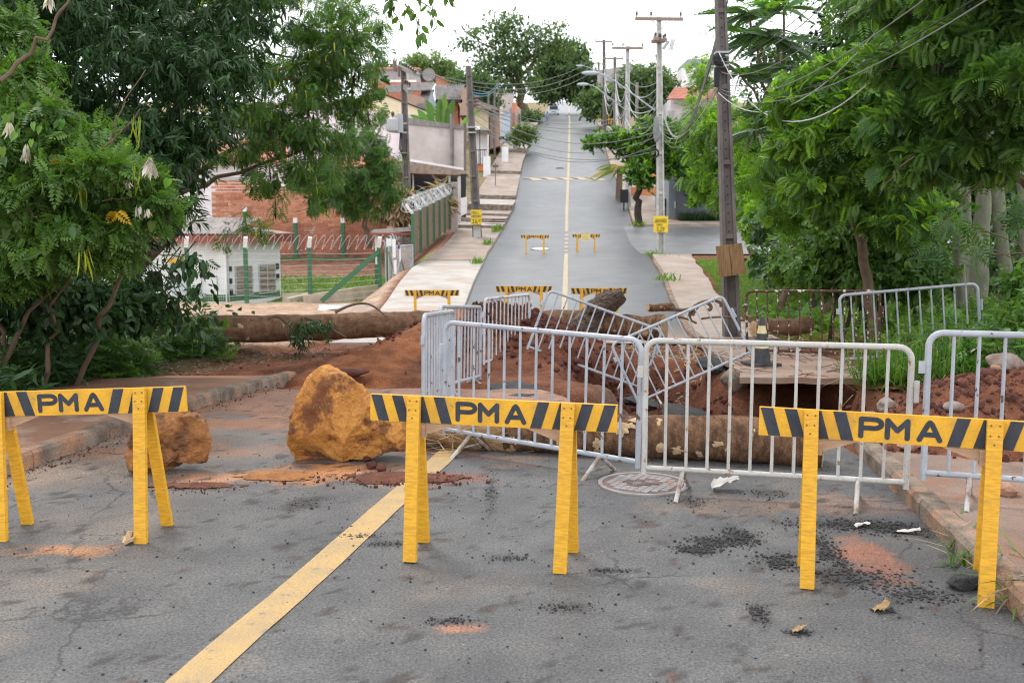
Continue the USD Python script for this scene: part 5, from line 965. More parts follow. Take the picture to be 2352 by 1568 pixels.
t = house('white porch house with black balcony railing and grey slab roof', at(1105, 390, 90), [('wall', wbox(1082, 300, 1120, 400, 91, 5), 'plaster_white'), ('slab_roof', wprism([(1078, 290), (1120, 294), (1127, 300), (1078, 297)], 87.5, 4), 'concrete_grey'), ('awning_roll', wbox(1084, 290, 1102, 298, 87.2, .5, False), 'sign_white'), ('base', wprism([(1082, 377), (1120, 377), (1120, 392), (1082, 395)], 88, .3), 'orange_wall'), ('corner_post', wbox(1101, 297, 1103, 378, 87.8, .12, False), 'black_iron')])
for k in range(7): obj('baluster', wbox(1085 + 4.6 * k, 345, 1086 + 4.6 * k, 378, 87.9, .05, False), 'black_iron', t, world=True)
obj('handrail', wbox(1084, 343.5, 1118, 345.5, 87.88, .06, False), 'black_iron', t, world=True)
t = house('brown house front with two slot windows and dark sheet awning', at(1130, 340, 100), [('wall', wprism([(1117, 262), (1128, 258), (1147, 272), (1148, 335), (1117, 345)], 99, 6), 'brown_wall'), ('awning', wprism([(1070, 225), (1100, 232), (1140, 246), (1146, 252), (1112, 250), (1070, 238)], 97, 3), 'rusty_sheet'), ('fascia', wbox(1085, 246, 1122, 290, 98.5, 4), 'cream'), ('window', wbox(1123, 270, 1126, 340, 98.95, .05, False), 'window_dark'), ('window', wbox(1133, 277, 1136, 330, 98.95, .05, False), 'window_dark'), ('sign', wbox(1146, 314, 1158, 321, 97.5, .05, False), 'black_iron')])
t = house('pale blue-grey metal gate front beyond the brown house', at(1162, 330, 108), [('gate', wprism([(1151, 262), (1172, 258), (1172, 318), (1151, 330)], 107, .3), 'blue_gate'), ('wall', wbox(1148, 245, 1155, 335, 109, 2), 'cream')], 'metal_gate', 'gate')
for k in range(4): obj('spike', wbox(1152 + 5 * k, 246, 1153.5 + 5 * k, 262, 106.9, .1, False), 'blue_gate', t, world=True)
t = house('terraced house fronts of raw brick and pink plaster near the tall tree', at(1190, 300, 128), [('brick_front', wbox(1176, 236, 1188, 300, 126, 5), 'brick_b'), ('pink_front', wbox(1183, 250, 1196, 305, 122, 4), 'pink_gate'), ('green_gate', wbox(1191, 262, 1195, 300, 121.8, .1), 'post_green'), ('grey_front', wbox(1128, 215, 1180, 262, 130, 6), 'plaster_mauve')])
for (x, y, Y, k) in ((1160, 340, 92, 0), (1118, 352, 85, 1)):
    p = at(x, y, Y); obj('white_cabinet', MB().boxb((p[0] - .3, Y, gz(p[0], Y)), (p[0] + .3, Y + .5, gz(p[0], Y) + 1.7)), 'sign_white', label=('white rounded meter cabinet standing on the stepped pavement', 'small white gate post box by the white porch house')[k], cat='cabinet')
t = thing('satellite_dish', 'pale satellite dish standing above the brick gable', 'dish', tuple(at(985, 180, 118)))
m = trimesh.creation.icosphere(3, 1.0); v = np.array(m.vertices); v[:, 1] *= .25; v[:, 1] = np.abs(v[:, 1]); obj('reflector', (v * .75 + at(985, 172, 118), np.array(m.faces)), 'satdish', t, world=True, smooth=True); obj('mast', MB().tube([at(985, 200, 118.3), at(985, 175, 118.3)], .05, 6), 'pipe_grey', t, world=True)

# ---------------------------------------------------------------- buildings on the right
t = house('dark grey modern house wall with lighter edge behind the yellow poster pole', at(1620, 512, 62.5), [('front_wall', wbox(1557, 385, 1760, 512, 62.5, 8), 'house_grey'), ('side_wall', wbox(1537, 400, 1557, 508, 63.0, 6), 'house_grey_light'), ('intercom', wbox(1549, 462, 1552, 478, 62.9, .06, False), 'sign_white'), ('planter', wbox(1560, 512, 1760, 516, 61.9, .5), 'house_grey')])
t = house('orange and grey low front wall behind the broad-leaved tree', at(1480, 470, 74), [('wall', wbox(1440, 430, 1535, 455, 75, .3, False), 'orange_wall'), ('plinth', wbox(1436, 455, 1535, 478, 74.9, .4), 'house_grey'), ('rail', wbox(1437, 425, 1535, 430, 75.1, .2, False), 'sign_white'), ('gable_tiles', wprism([(1440, 405), (1500, 395), (1540, 405), (1540, 420), (1440, 420)], 80, .6), 'orange_wall'), ('wall_end', wbox(1534, 350, 1545, 480, 70, .6), 'house_grey_light')], 'front_wall', 'wall')
t = house('white house with red clay roof seen between the right-hand trees', at(1600, 300, 95), [('wall', wbox(1540, 228, 1650, 300, 97, 6), 'plaster_white'), ('fence_wall', wbox(1535, 254, 1650, 300, 93, .3), 'concrete_grey'), ('window', wbox(1620, 240, 1632, 252, 96.9, .06, False), 'window_dark')])
tiled(at(1530, 229, 94), at(1655, 226, 94), at(1548, 203, 99), at(1650, 197, 99), 28, 7, t)
house('grey concrete slab building on the skyline between the street poles', at(1430, 230, 170), [('wall', wprism([(1372, 162), (1473, 147), (1473, 235), (1372, 235)], 168, 10), 'concrete_grey')], 'building', 'building')
house('blue-grey flat-roofed upper storey behind the right trees', at(1610, 200, 130), [('upper', wbox(1580, 136, 1650, 160, 128, 8), 'house_grey_light'), ('lower', wbox(1566, 157, 1655, 205, 127, 8), 'plaster_white')], 'building', 'building')
lowwall([at(1395, 300, 112), at(1440, 330, 100)], .5, .3, 'pale retaining ledge on the right pavement up the hill', 'concrete_grey')
t = thing('planter', 'square dark planter box with a clipped shrub by the grey house wall', 'planter', tuple(at(1525, 488, 64))); obj('box', wbox(1519, 476, 1532, 488, 64, .5), 'house_grey', t, world=True); v, f = blob(3, 3, .3, (.36, .3, .32)); obj('shrub', (v + at(1525, 467, 64.2), f), mat('shrub_green', (.04, .09, .025), (.02, .05, .015), scale=14, rough=.8, bump=1.0, bscale=30), t, world=True)
# ---------------------------------------------------------------- utility poles, lamps and cables
mat('pole_concrete', (.30, .275, .25), (.20, .18, .165), scale=2.2, rough=.9, bump=.3, bscale=40, col3=(.13, .115, .105), s3=1.4, lo3=.52, hi3=.68, stretch=(2, 2, .6)); mat('pole_light', (.46, .45, .43), (.36, .35, .33), scale=2.2, rough=.9, bump=.2, bscale=40, col3=(.26, .24, .22), s3=2, lo3=.55, hi3=.7); mat('pole_dark', (.15, .13, .12), (.10, .085, .08), scale=2.2, rough=.9, bump=.3, bscale=40)
flatmat('arm_wood', (.24, .18, .14)); flatmat('insulator', (.12, .07, .06), rough=.3); flatmat('lamp_grey', (.36, .40, .44), rough=.5); flatmat('cable_black', (.02, .02, .022)); flatmat('cable_white', (.45, .45, .45)); flatmat('cable_grey', (.20, .20, .20)); flatmat('transformer_paint', (.52, .52, .54), (.30, .22, .18), 3, lo=.55, hi=.75); flatmat('cable_blue', (.06, .20, .28))
mat('board_wood', (.30, .18, .085), (.20, .11, .05), scale=4, rough=.85, bump=.4, bscale=18, stretch=(9, 3, .8), col3=(.10, .06, .035), s3=2, lo3=.58, hi3=.72)
def pole(base, top, w0, w1, mt, label, rungs=7, name='utility_pole', web=True):
    base, top = np.asarray(base, float), np.asarray(top, float); t = thing(name, label, 'utility pole', tuple(base)); d = top - base
    def sec(u): return base + d * u, w0 + (w1 - w0) * u
    def fr(xa, xb, ya, yb, nm, u0=0.0, u1=1.0, mtt=mt):
        v = []
        for u in (u0, u1):
            c, w = sec(u); v += [c + [xa * w, ya * w, 0], c + [xb * w, ya * w, 0], c + [xb * w, yb * w, 0], c + [xa * w, yb * w, 0]]
        obj(nm, MB().add(v, [[0, 3, 2, 1], [4, 5, 6, 7], [0, 1, 5, 4], [1, 2, 6, 5], [2, 3, 7, 6], [3, 0, 4, 7]]), mtt, t, world=True)
    if not web: fr(-.5, .5, -.4, .4, 'shaft'); return t, sec
    fr(-.5, -.27, -.42, .42, 'flange'); fr(.27, .5, -.42, .42, 'flange'); fr(-.27, .27, -.2, .2, 'web')
    for k in range(rungs): u = (k + .6) / rungs; fr(-.27, .27, -.38, .38, 'rung', u, u + .012)
    return t, sec
def insul(t, p, h, r, n=3):
    m = MB(); m.tube([p, p + np.array([0, 0, h])], r * .35, 6)
    for k in range(n): q = p + np.array([0, 0, h * (.35 + .6 * k / n)]); m.tube([q, q + np.array([0, 0, h * .12])], [r, r * .6], 8)
    obj('insulator', m, 'insulator', t, world=True)
def crossarm(t, c, L, ang=0.0, s=.11, ins=(-.48, -.15, .48), braces=True, h=.28, mt='arm_wood', drop=.45):
    d = np.array([math.cos(ang), math.sin(ang), 0]); obj('crossarm', MB().bar(c - d * L / 2, c + d * L / 2, s, s * 1.2), mt, t, world=True)
    for u in ins: insul(t, c + d * L * u + [0, 0, s * .6], h, .075)
    if braces:
        for sg in (-1, 1): obj('brace', MB().bar(c + d * sg * L * .18 + [0, -.08, -.05], c + [0, -.1, -drop], .03, .02), 'pipe_grey', t, world=True)
# the near pole with the plywood board
b = at(1684, 747, 20.3); b[2] = gz(b[0], 20.3) - .2; tp = at(1653, -40, 20.3)
t1, s1 = pole(b, tp, .34, .195, 'pole_dark', 'big weathered concrete pole at right carrying a brown wooden board', rungs=5)
for k in range(26):
    p, w = s1(.34 + .64 * k / 26); m = trimesh.creation.cylinder(.014, .02, sections=8); m.apply_transform(trimesh.transformations.rotation_matrix(math.pi / 2, (1, 0, 0))); obj('bolt_hole', MB().tm(m, xf(p + [0, -.2 * w - .002, 0])), 'cable_black', t1, world=True)
for py in (122, 130, 152): p = at(1657, py, 20.1); obj('clamp_band', MB().box(p, (.25, .24, .035)), 'pipe_grey', t1, world=True)
v, f = blob(12, 3, .4, (.14, .1, .13)); obj('cable_bundle', (v + at(1651, 138, 19.95), f), 'cable_black', t1, world=True)
p = at(1646, 178, 20.0); obj('splice_box', MB().box(p, (.09, .12, .36)), 'cable_black', t1, world=True)
t = thing('wooden_board', 'two brown wooden boards fixed to the big pole at right', 'board', tuple(at(1680, 632, 20.0)))
tl, tr_, br_, bl_ = at(1644, 566, 19.98), at(1704, 558, 19.98), at(1714, 628, 19.98), at(1653, 637, 19.98); md0, md1 = tl * .5 + tr_ * .5, bl_ * .52 + br_ * .48
for q in ((tl, md0 - [.006, 0, 0], md1 - [.006, 0, 0], bl_), (md0 + [.006, 0, 0], tr_, br_, md1 + [.006, 0, 0])):
    v = np.array([*q, *[c + [0, .035, 0] for c in q]]); obj('plank', MB().add(v, [[0, 3, 2, 1], [4, 5, 6, 7], [0, 1, 5, 4], [1, 2, 6, 5], [2, 3, 7, 6], [3, 0, 4, 7]]), 'board_wood', t, world=True)
# corner pole with poster
b = at(1518, 585, 49.0); b[2] = gz(b[0], 49) - .1; tp = at(1513.5, 40, 49.0)
t2, s2 = pole(b, tp, .40, .22, 'pole_light', 'tall pale corner pole with crossarm and yellow poster at the junction', rungs=6)
crossarm(t2, at(1514, 44, 48.9), 2.3, .05, .12, (-.47, -.17, .45)); crossarm(t2, at(1514, 92, 48.8), .9, .9, .14, (-.4, .1, .45), False, .22); crossarm(t2, at(1514, 94, 48.85), .8, -.7, .14, (-.3, .42), False, .22)
m = MB(); c = at(1533, 103, 48.6); m.tube([c + [-.2, 0, -.2], c + [.05, 0, .15]], .07, 8); [m.tube([c + [.1 + .07 * k, 0, -.25], c + [.2 + .07 * k, .0, .25]], .03, 6) for k in range(3)]; obj('fuse_switch', m, 'pipe_grey', t2, world=True)
p = at(1503, 352, 48.7); obj('cable_coil', MB().tube([p + [.2 * math.cos(a), 0, .2 * math.sin(a)] for a in np.linspace(0, 2 * math.pi, 25)], .05, 6), 'cable_black', t2, world=True)
v, f = blob(13, 3, .5, (.2, .2, .6)); obj('cable_bundle', (v + at(1509, 295, 48.7), f), 'cable_grey', t2, world=True)
def lamp(t, px0, py0, px1, py1, Y):
    a, b = at(px0, py0, Y), at(px1, py1, Y - .5); d = b - a; n = np.linspace(0, 1, 10); q = a + d * n[:, None]; q[:, 2] += np.where(n > .75, -.35 * ((n - .75) / .25) ** 2, 0) * abs(d[2]) * .35
    obj('lamp_arm', MB().tube(q, .035, 8), 'lamp_grey', t, world=True, smooth=True); e = q[-1]; m = trimesh.creation.icosphere(2); v = np.array(m.vertices) * [.42, .16, .11]; obj('lamp_head', (v + e - [.35, 0, -.02], np.array(m.faces)), 'lamp_grey', t, world=True, smooth=True)
lamp(t2, 1505, 254, 1373, 158, 49)
def poster(c, w, h, label, lines, Yo=0.0):
    t = thing('poster', label, 'poster', tuple(c - [0, 0, h / 2])); n = 9; u, q = np.meshgrid(np.linspace(-.5, .5, n), np.linspace(0, 1, n), indexing='ij'); y = .035 * (nz(np.stack([u, q, u * 0], -1), 4, 3, int(c[1])) - .5)
    v = np.stack([u * w, y, q * h], -1).reshape(-1, 3); f = grid_faces(n, n); vb = v + [0, .006, 0]; obj('sheet', MB().add(v, f).add(vb, f[:, ::-1]), 'yellow_paper', t)
    for txt, hh, x0, z0, wd in lines:
        tm = meshkit.text_mesh(txt, hh, .002); V = np.array(tm.vertices); sx = wd / (V[:, 0].max() - V[:, 0].min()); V = np.stack([(V[:, 0] - V[:, 0].min()) * sx + x0 + .10 * V[:, 1], -.02 - V[:, 2], V[:, 1] + z0], 1); obj('lettering', (V, np.array(tm.faces)), 'marker_ink', t)
    return t
c = at(1518, 515, 48.75); W_, H_ = 33 * mpp(48.75), 37 * mpp(48.75)
poster(c, W_, H_, 'yellow handwritten beer poster reading 3,29 on the corner pole', [('BAVARIA', .19, -.29, .47, .56), ('LIMAO', .10, -.22, .32, .30), ('3,29', .19, -.22, .07, .38), ('_', .09, -.12, .05, .26)])
c = at(1094, 499, 54.6); W_, H_ = 25 * mpp(54.6), 34 * mpp(54.6)
poster(c, W_, H_, 'yellow handwritten price poster reading 16,89 on the left pole', [('TRIO L', .13, -.27, .58, .44), ('PARATEMPO', .12, -.28, .40, .54), ('16,', .24, -.22, .08, .30), ('89', .13, .11, .17, .16)])
# further right-hand poles up the hill
def rp(bx, by, tx, ty, Y, w0, w1, mt, label, arm=None, armx=0):
    b = at(bx, by, Y); b[2] = gz(b[0], Y) - .1; t, s_ = pole(b, at(tx, ty, Y), w0, w1, mt, label, rungs=5)
    if arm: crossarm(t, at(tx + armx, ty + 4, Y - .15), arm, .05, .12)
    return t
t3 = rp(1442, 470, 1441.5, 107, 69.5, .42, .24, 'pole_light', 'second pale pole up the right pavement with crossarm and lamp', 2.1); lamp(t3, 1436, 252, 1351, 187, 69.5)
t4 = rp(1415, 306, 1412, 131, 104, .45, .28, 'pole_concrete', 'third pole on the right, thin grey, with lopsided crossarm', 2.1, -4); lamp(t4, 1410, 190, 1340, 147, 104)
t5 = rp(1390, 270, 1387, 92, 118, .5, .3, 'pole_dark', 'dark tall pole farther up on the right with crossarm', 2.0)
rp(1377, 250, 1375, 143, 185, .5, .35, 'pole_concrete', 'farthest right pole near the hilltop with small crossarm', 2.0)
rp(1463, 300, 1463, 190, 100, .3, .25, 'pole_concrete', 'short grey post among the street trees at right')
# left poles
b = at(938, 600, 57); b[2] = gz(b[0], 57); t7, s7 = pole(b, at(927, 157, 57), .50, .28, 'pole_dark', 'dark concrete pole on the left carrying a rusty transformer', rungs=7)
obj('painted_foot', MB().bar(at(939, 560, 56.7) , at(939, 510, 56.7), .5, .12, (0, 1, 0)), 'post_white', t7, world=True)
for k in range(5):
    p = at(934 + 5 * k, 158 + 3.4 * k, 56.5 - .5 * k); insul(t7, p, .3, .10)
obj('crossarm', MB().bar(at(912, 152, 57.5), at(962, 174, 54.5), .16, .18), 'pole_concrete', t7, world=True)
for dx in (-23, -20, -12): obj('lightning_arrester', MB().tube([at(928 + dx, 140 + (12 if dx > -15 else 0), 56.6), at(928.5 + dx, 165 + (12 if dx > -15 else 0), 56.6)], .08, 8), 'insulator', t7, world=True)
obj('crossarm', MB().bar(at(927, 197, 57.2), at(942, 212, 55.6), .2, .25), 'pole_concrete', t7, world=True)
for k in range(3): insul(t7, at(931 + 5 * k, 195 + 3 * k, 56.3), .3, .10)
t = thing('transformer', 'pale ribbed transformer with rust stains hung on the dark left pole', 'transformer', tuple(at(902, 308, 56.2)))
c, c2 = at(902, 305, 56.2), at(902, 271, 56.2); R_ = 15.5 * mpp(56.2)
obj('tank', MB().tube([c + [0, 0, .02], c + [0, 0, .1], c2 - [0, 0, .1], c2], [R_ * .55, R_ * .8, R_ * .8, R_ * .55], 20), 'transformer_paint', t, world=True, smooth=40)
for k in range(20):
    a = 2 * math.pi * k / 20; dd = np.array([math.cos(a), math.sin(a), 0]); obj('cooling_fin', MB().bar(c + dd * R_ * .88 + [0, 0, .08], c2 + dd * R_ * .88 - [0, 0, .06], .035, R_ * .24, dd), 'transformer_paint', t, world=True)
insul(t, c2, .35, .12, 4); obj('bracket', MB().bar(at(902, 282, 56.4), at(934, 284, 56.6), .1, .1), 'pipe_grey', t, world=True); obj('bracket', MB().bar(at(902, 303, 56.4), at(934, 305, 56.6), .1, .1), 'pipe_grey', t, world=True); obj('side_box', MB().bar(at(919, 262, 56.1), at(920, 305, 56.1), .12, .3), 'pipe_grey', t, world=True)
b = at(1097, 572, 55); b[2] = gz(b[0], 55) - .1; t8, s8 = pole(b, at(1076, 152, 55), .52, .30, 'pole_dark', 'leaning dark concrete pole on the left pavement with a yellow poster', rungs=7)
for k in range(3): m = MB(); c = at(1088, 224 + 8.5 * k, 54.7); m.tube([c, c + [.3, 0, 0]], [.09, .05], 8); obj('insulator', m, 'insulator', t8, world=True)
obj('painted_foot', MB().bar(b + [0, -.23, .0], at(1095, 517, 54.75), .40, .05, (0, 1, 0)), 'pole_light', t8, world=True)
for k in range(2): obj('clamp_band', MB().box(at(1083 + k, 293 + 12 * k, 54.75), (.48, .3, .07)), 'pipe_grey', t8, world=True)
for (x, y0, y1, Y, lb) in ((1040, 262, 400, 78, 'thin dark post rising before the stained plaster wall'), (1068, 284, 400, 79, 'thin post with pipe at the end of the plaster wall'), (1136, 206, 345, 96, 'thin service post between the brown house and the porch'), (1145, 186, 300, 115, 'thin dark post with cable rings left of the tall tree'), (1122, 210, 300, 104, 'thin post beside the dark awning')):
    b = at(x, y1, Y); b[2] = min(b[2], gz(b[0], Y)); t = thing('service_post', lb, 'post', tuple(b)); obj('shaft', MB().tube([b, at(x, y0, Y)], .11, 6), 'pole_dark', t, world=True)
# ---- cables
def cable(a, b, sag, r=.008, mt='cable_black', label=None, group=None, n=16, wig=0.0):
    a, b = np.asarray(a), np.asarray(b); u = np.linspace(0, 1, n); p = a + (b - a) * u[:, None]; p[:, 2] -= sag * 4 * u * (1 - u)
    if wig: p += wig * np.stack([np.sin(u * 90), u * 0, np.cos(u * 70)], 1)
    obj('overhead_cable', MB().tube(p, r, 4), mt, label=label, cat='cable', group=group)
r = rng(44); ORD = ['topmost', 'second from the top', 'third from the top', 'fourth from the top', 'fourth from the bottom', 'third from the bottom', 'second from the bottom', 'lowest']
for k, (x, y, x2, y2, Y2) in enumerate([(1651, 132, 1800, 0, 12), (1653, 140, 1815, 0, 12), (1652, 152, 1842, 0, 11), (1655, 165, 1850, 0, 11), (1657, 190, 1865, 0, 10.5), (1655, 205, 1915, 0, 10), (1656, 208, 1955, 0, 9.5), (1657, 212, 1962, 0, 9.5)]):
    a = at(x, y, 20.1); b = at(x2, y2, Y2); b = b + (b - a) * .8; cable(a, b, .35 + .05 * k, .0055, 'cable_grey' if k % 2 else 'cable_black', f'cable to the upper right, {ORD[k]} of eight at the big pole', 'cables from the big pole to the upper right', 24)
cable(at(1651, 120, 19.9), at(1956, 0, 10) + [1, -2, 1.2], 1.9, .010, 'cable_white', 'thick white cable looping low from the big pole to the upper right', None, 30)
cable(at(1650, 213, 19.9), at(1900, 25, 11) + [1, -2, 1.2], 1.2, .009, 'cable_white', 'white cable starting low on the big pole and sagging to the right', None, 30)
cable(at(1669, 0, 20.0), at(1513, 190, 48.8), 2.6, .04, 'cable_grey', 'thick twisted cable sagging from the big pole to the corner pole', None, 40)
for k in range(7):
    cable(at(1648, 196 + 2 * k, 20.2), at(1514, 282 + 2.0 * k, 48.8), .3 + .12 * k, .007, 'cable_grey' if k % 4 else 'cable_white', 'service cable drooping between the big pole and the corner pole', 'cables between the big pole and the corner pole', 26)
for k in range(9):
    cable(at(1512, 188 + 11 * k, 48.9), at(1438, 180 + 13 * k, 69.3), .4 + .3 * (k % 5), .022, 'cable_white' if k % 2 else 'cable_grey', 'slack cable between the corner pole and the second pole', 'cables between the corner pole and the second pole', 16)
    cable(at(1439, 190 + 8 * k, 69.3), at(1413, 160 + 11 * k, 103.8), 1.0 + .8 * (k % 4), .035, 'cable_white' if k % 2 else 'cable_grey', 'slack cable between the second and third right-hand poles', 'cables between the second and third poles', 16)
    cable(at(1411, 165 + 8 * k, 103.8), at(1388, 150 + 9 * k, 117.8), .8 + .5 * (k % 4), .035, 'cable_white' if k % 3 else 'cable_grey', 'slack pale cable between the third and fourth right-hand poles', 'cables between the third and fourth poles', 14)
for k, (y1, y2, Y2, sg) in enumerate([(226, 262, 69.3, 1.0), (234.5, 268, 69.3, 1.1), (243, 286, 49.2, .9), (246, 300, 49.2, 1.2), (260, 312, 49.2, 1.4), (275, 330, 49.2, 1.5), (292, 345, 49.2, 1.0)]):
    cable(at(1090, y1, 54.7), at(1438 if Y2 > 60 else 1513, y2, Y2), sg, .016, 'cable_grey', f'{ORD[k if k < 4 else k + 1]} wire crossing the street from the leaning left pole', 'wires across the street', 24)
for k in range(3):
    cable(at(944 + 8 * k, 158 + 5 * k, 56), at(1398 + 14 * k, 110, 104), 2.0 + .3 * k, .018, 'cable_grey', f'power line from the transformer pole across the street, {("nearest the pole top", "middle", "outermost")[k]} of three', 'power lines from the transformer pole', 24)
    cable(at(1090, 226 + 8.5 * k, 54.7), at(1200, 252 + 9 * k, 140), .6, .03, 'cable_grey', f'line running up the left side from the leaning pole, {("top", "middle", "bottom")[k]} of three', 'lines up the left side', 14)
    cable(at(1478 + 30 * k, 38, 48.9), at(1415 + 22 * k, 106, 69.2), .5, .012, 'cable_grey', 'line between the crossarms of the first two right poles', 'lines between crossarms', 14)
for k in range(2): cable(at(1085, 212 + 5 * k, 56), at(1143, 191 + 6 * k, 114.8), .5, .03, 'cable_blue', 'blue service cable to the thin post left of the tall tree', 'blue service cables', 12)
for k in range(3): cable(at(927, 330 + 9 * k, 56.4), at(740 - 30 * k, 470 + 8 * k, 50), .5, .012, 'cable_black', 'thin black stay wire across the brick wall to the transformer pole', 'stay wires before the brick wall', 14)
for k in range(3):
    q = [at(920 + 2 * k, 300, 56.1), at(917 + 3 * k, 340, 56.0), at(925 + 2 * k, 362 + 4 * k, 55.9), at(934, 350, 56.0), at(935, 320, 56.2)]; obj('cable_loop', MB().tube(q, .03, 5), 'cable_black', label='black cable loop hanging under the transformer', cat='cable', group='cable loops under the transformer')

# ---------------------------------------------------------------- far car and people
flatmat('car_paint', (.50, .52, .55), rough=.3); flatmat('glass_dark', (.05, .07, .08), rough=.1); flatmat('rubber', (.02, .02, .02)); flatmat('headlight', (.7, .7, .72), rough=.2)
def car(px, py, Y, w=1.68):
    c = at(px, py, Y); c[2] = froad(np.array([c[0]]), np.array([Y]))[0]; t = thing('car', 'small silver hatchback parked facing down the hill by the left kerb', 'car', tuple(c), -.06)
    sl_ = math.atan(float(road_z(Y + 3) - road_z(Y)) / 3); body = Polygon([(0, .28), (.1, .62), (.85, .80), (1.5, 1.36), (2.9, 1.42), (3.6, .95), (3.75, .30)]).buffer(.06)
    low = Polygon([(0, .25), (.02, .62), (.85, .82), (3.6, .92), (3.75, .28)]).buffer(.05); cabin = Polygon([(.85, .84), (1.5, 1.38), (2.9, 1.42), (3.55, .9)]).buffer(.04)
    R_ = trimesh.transformations.rotation_matrix(sl_, (1, 0, 0))
    def side(poly, w_, nm, mt, inset=0.0):
        m = trimesh.creation.extrude_polygon(poly, w_, engine='earcut'); v = np.array(m.vertices); v = np.stack([v[:, 2] - w_ / 2, v[:, 0], v[:, 1]], 1); top = v[:, 2] > 1.0; v[top, 0] *= .84; obj(nm, (v @ R_[:3, :3].T, np.array(m.faces)), mt, t)
    side(low, w, 'body', 'car_paint'); side(cabin, w * .94, 'cabin', 'car_paint')
    def bx(nm, cc, sz, mt, rx=0.0): m = trimesh.creation.box(sz); m.apply_transform(trimesh.transformations.rotation_matrix(rx, (1, 0, 0))); m.apply_translation(cc); m.apply_transform(R_); obj(nm, (np.array(m.vertices), np.array(m.faces)), mt, t)
    bx('windscreen', (0, 1.12, 1.13), (1.30, .8, .03), 'glass_dark', .70)
    for sg in (-1, 1):
        bx('headlight', (sg * .62, .0, .62), (.3, .12, .16), 'headlight'); bx('mirror', (sg * .92, 1.1, .95), (.16, .1, .12), 'car_paint')
        for yy in (.62, 3.0):
            m = trimesh.creation.cylinder(.29, .2, sections=20); m.apply_transform(trimesh.transformations.rotation_matrix(math.pi / 2, (0, 1, 0))); m.apply_translation((sg * (w / 2 - .1), yy, .28)); m.apply_transform(R_); obj('wheel', (np.array(m.vertices), np.array(m.faces)), 'rubber', t)
    bx('grille', (0, -.06, .52), (.7, .06, .10), 'rubber'); bx('bumper', (0, -.08, .38), (1.6, .12, .16), 'car_paint'); bx('plate', (0, -.15, .40), (.4, .02, .12), 'sign_white')
car(1271.5, 277.5, 166)
flatmat('skin', (.36, .20, .14), rough=.6); flatmat('shirt_blue', (.20, .23, .33)); flatmat('shorts_blue', (.20, .33, .55)); flatmat('hair_dark', (.02, .016, .014)); flatmat('shirt_green', (.05, .30, .14)); flatmat('shoe_dark', (.03, .03, .035)); flatmat('shirt_orange', (.6, .12, .04))
import manifold3d as m3
def hull(pts): return m3.Manifold.batch_hull([m3.Manifold.sphere(r_, 20).translate(tuple(map(float, p))) for p, r_ in pts])
def limb(chain):
    out = None
    for a, b in zip(chain[:-1], chain[1:]): h = hull([a, b]); out = h if out is None else out + h
    return out
def smooth_m(man, edge=.02):
    man = man.refine_to_length(edge); mm = man.to_mesh(); tm = trimesh.Trimesh(mm.vert_properties[:, :3], mm.tri_verts); trimesh.smoothing.filter_taubin(tm, iterations=8); return np.array(tm.vertices), np.array(tm.faces)
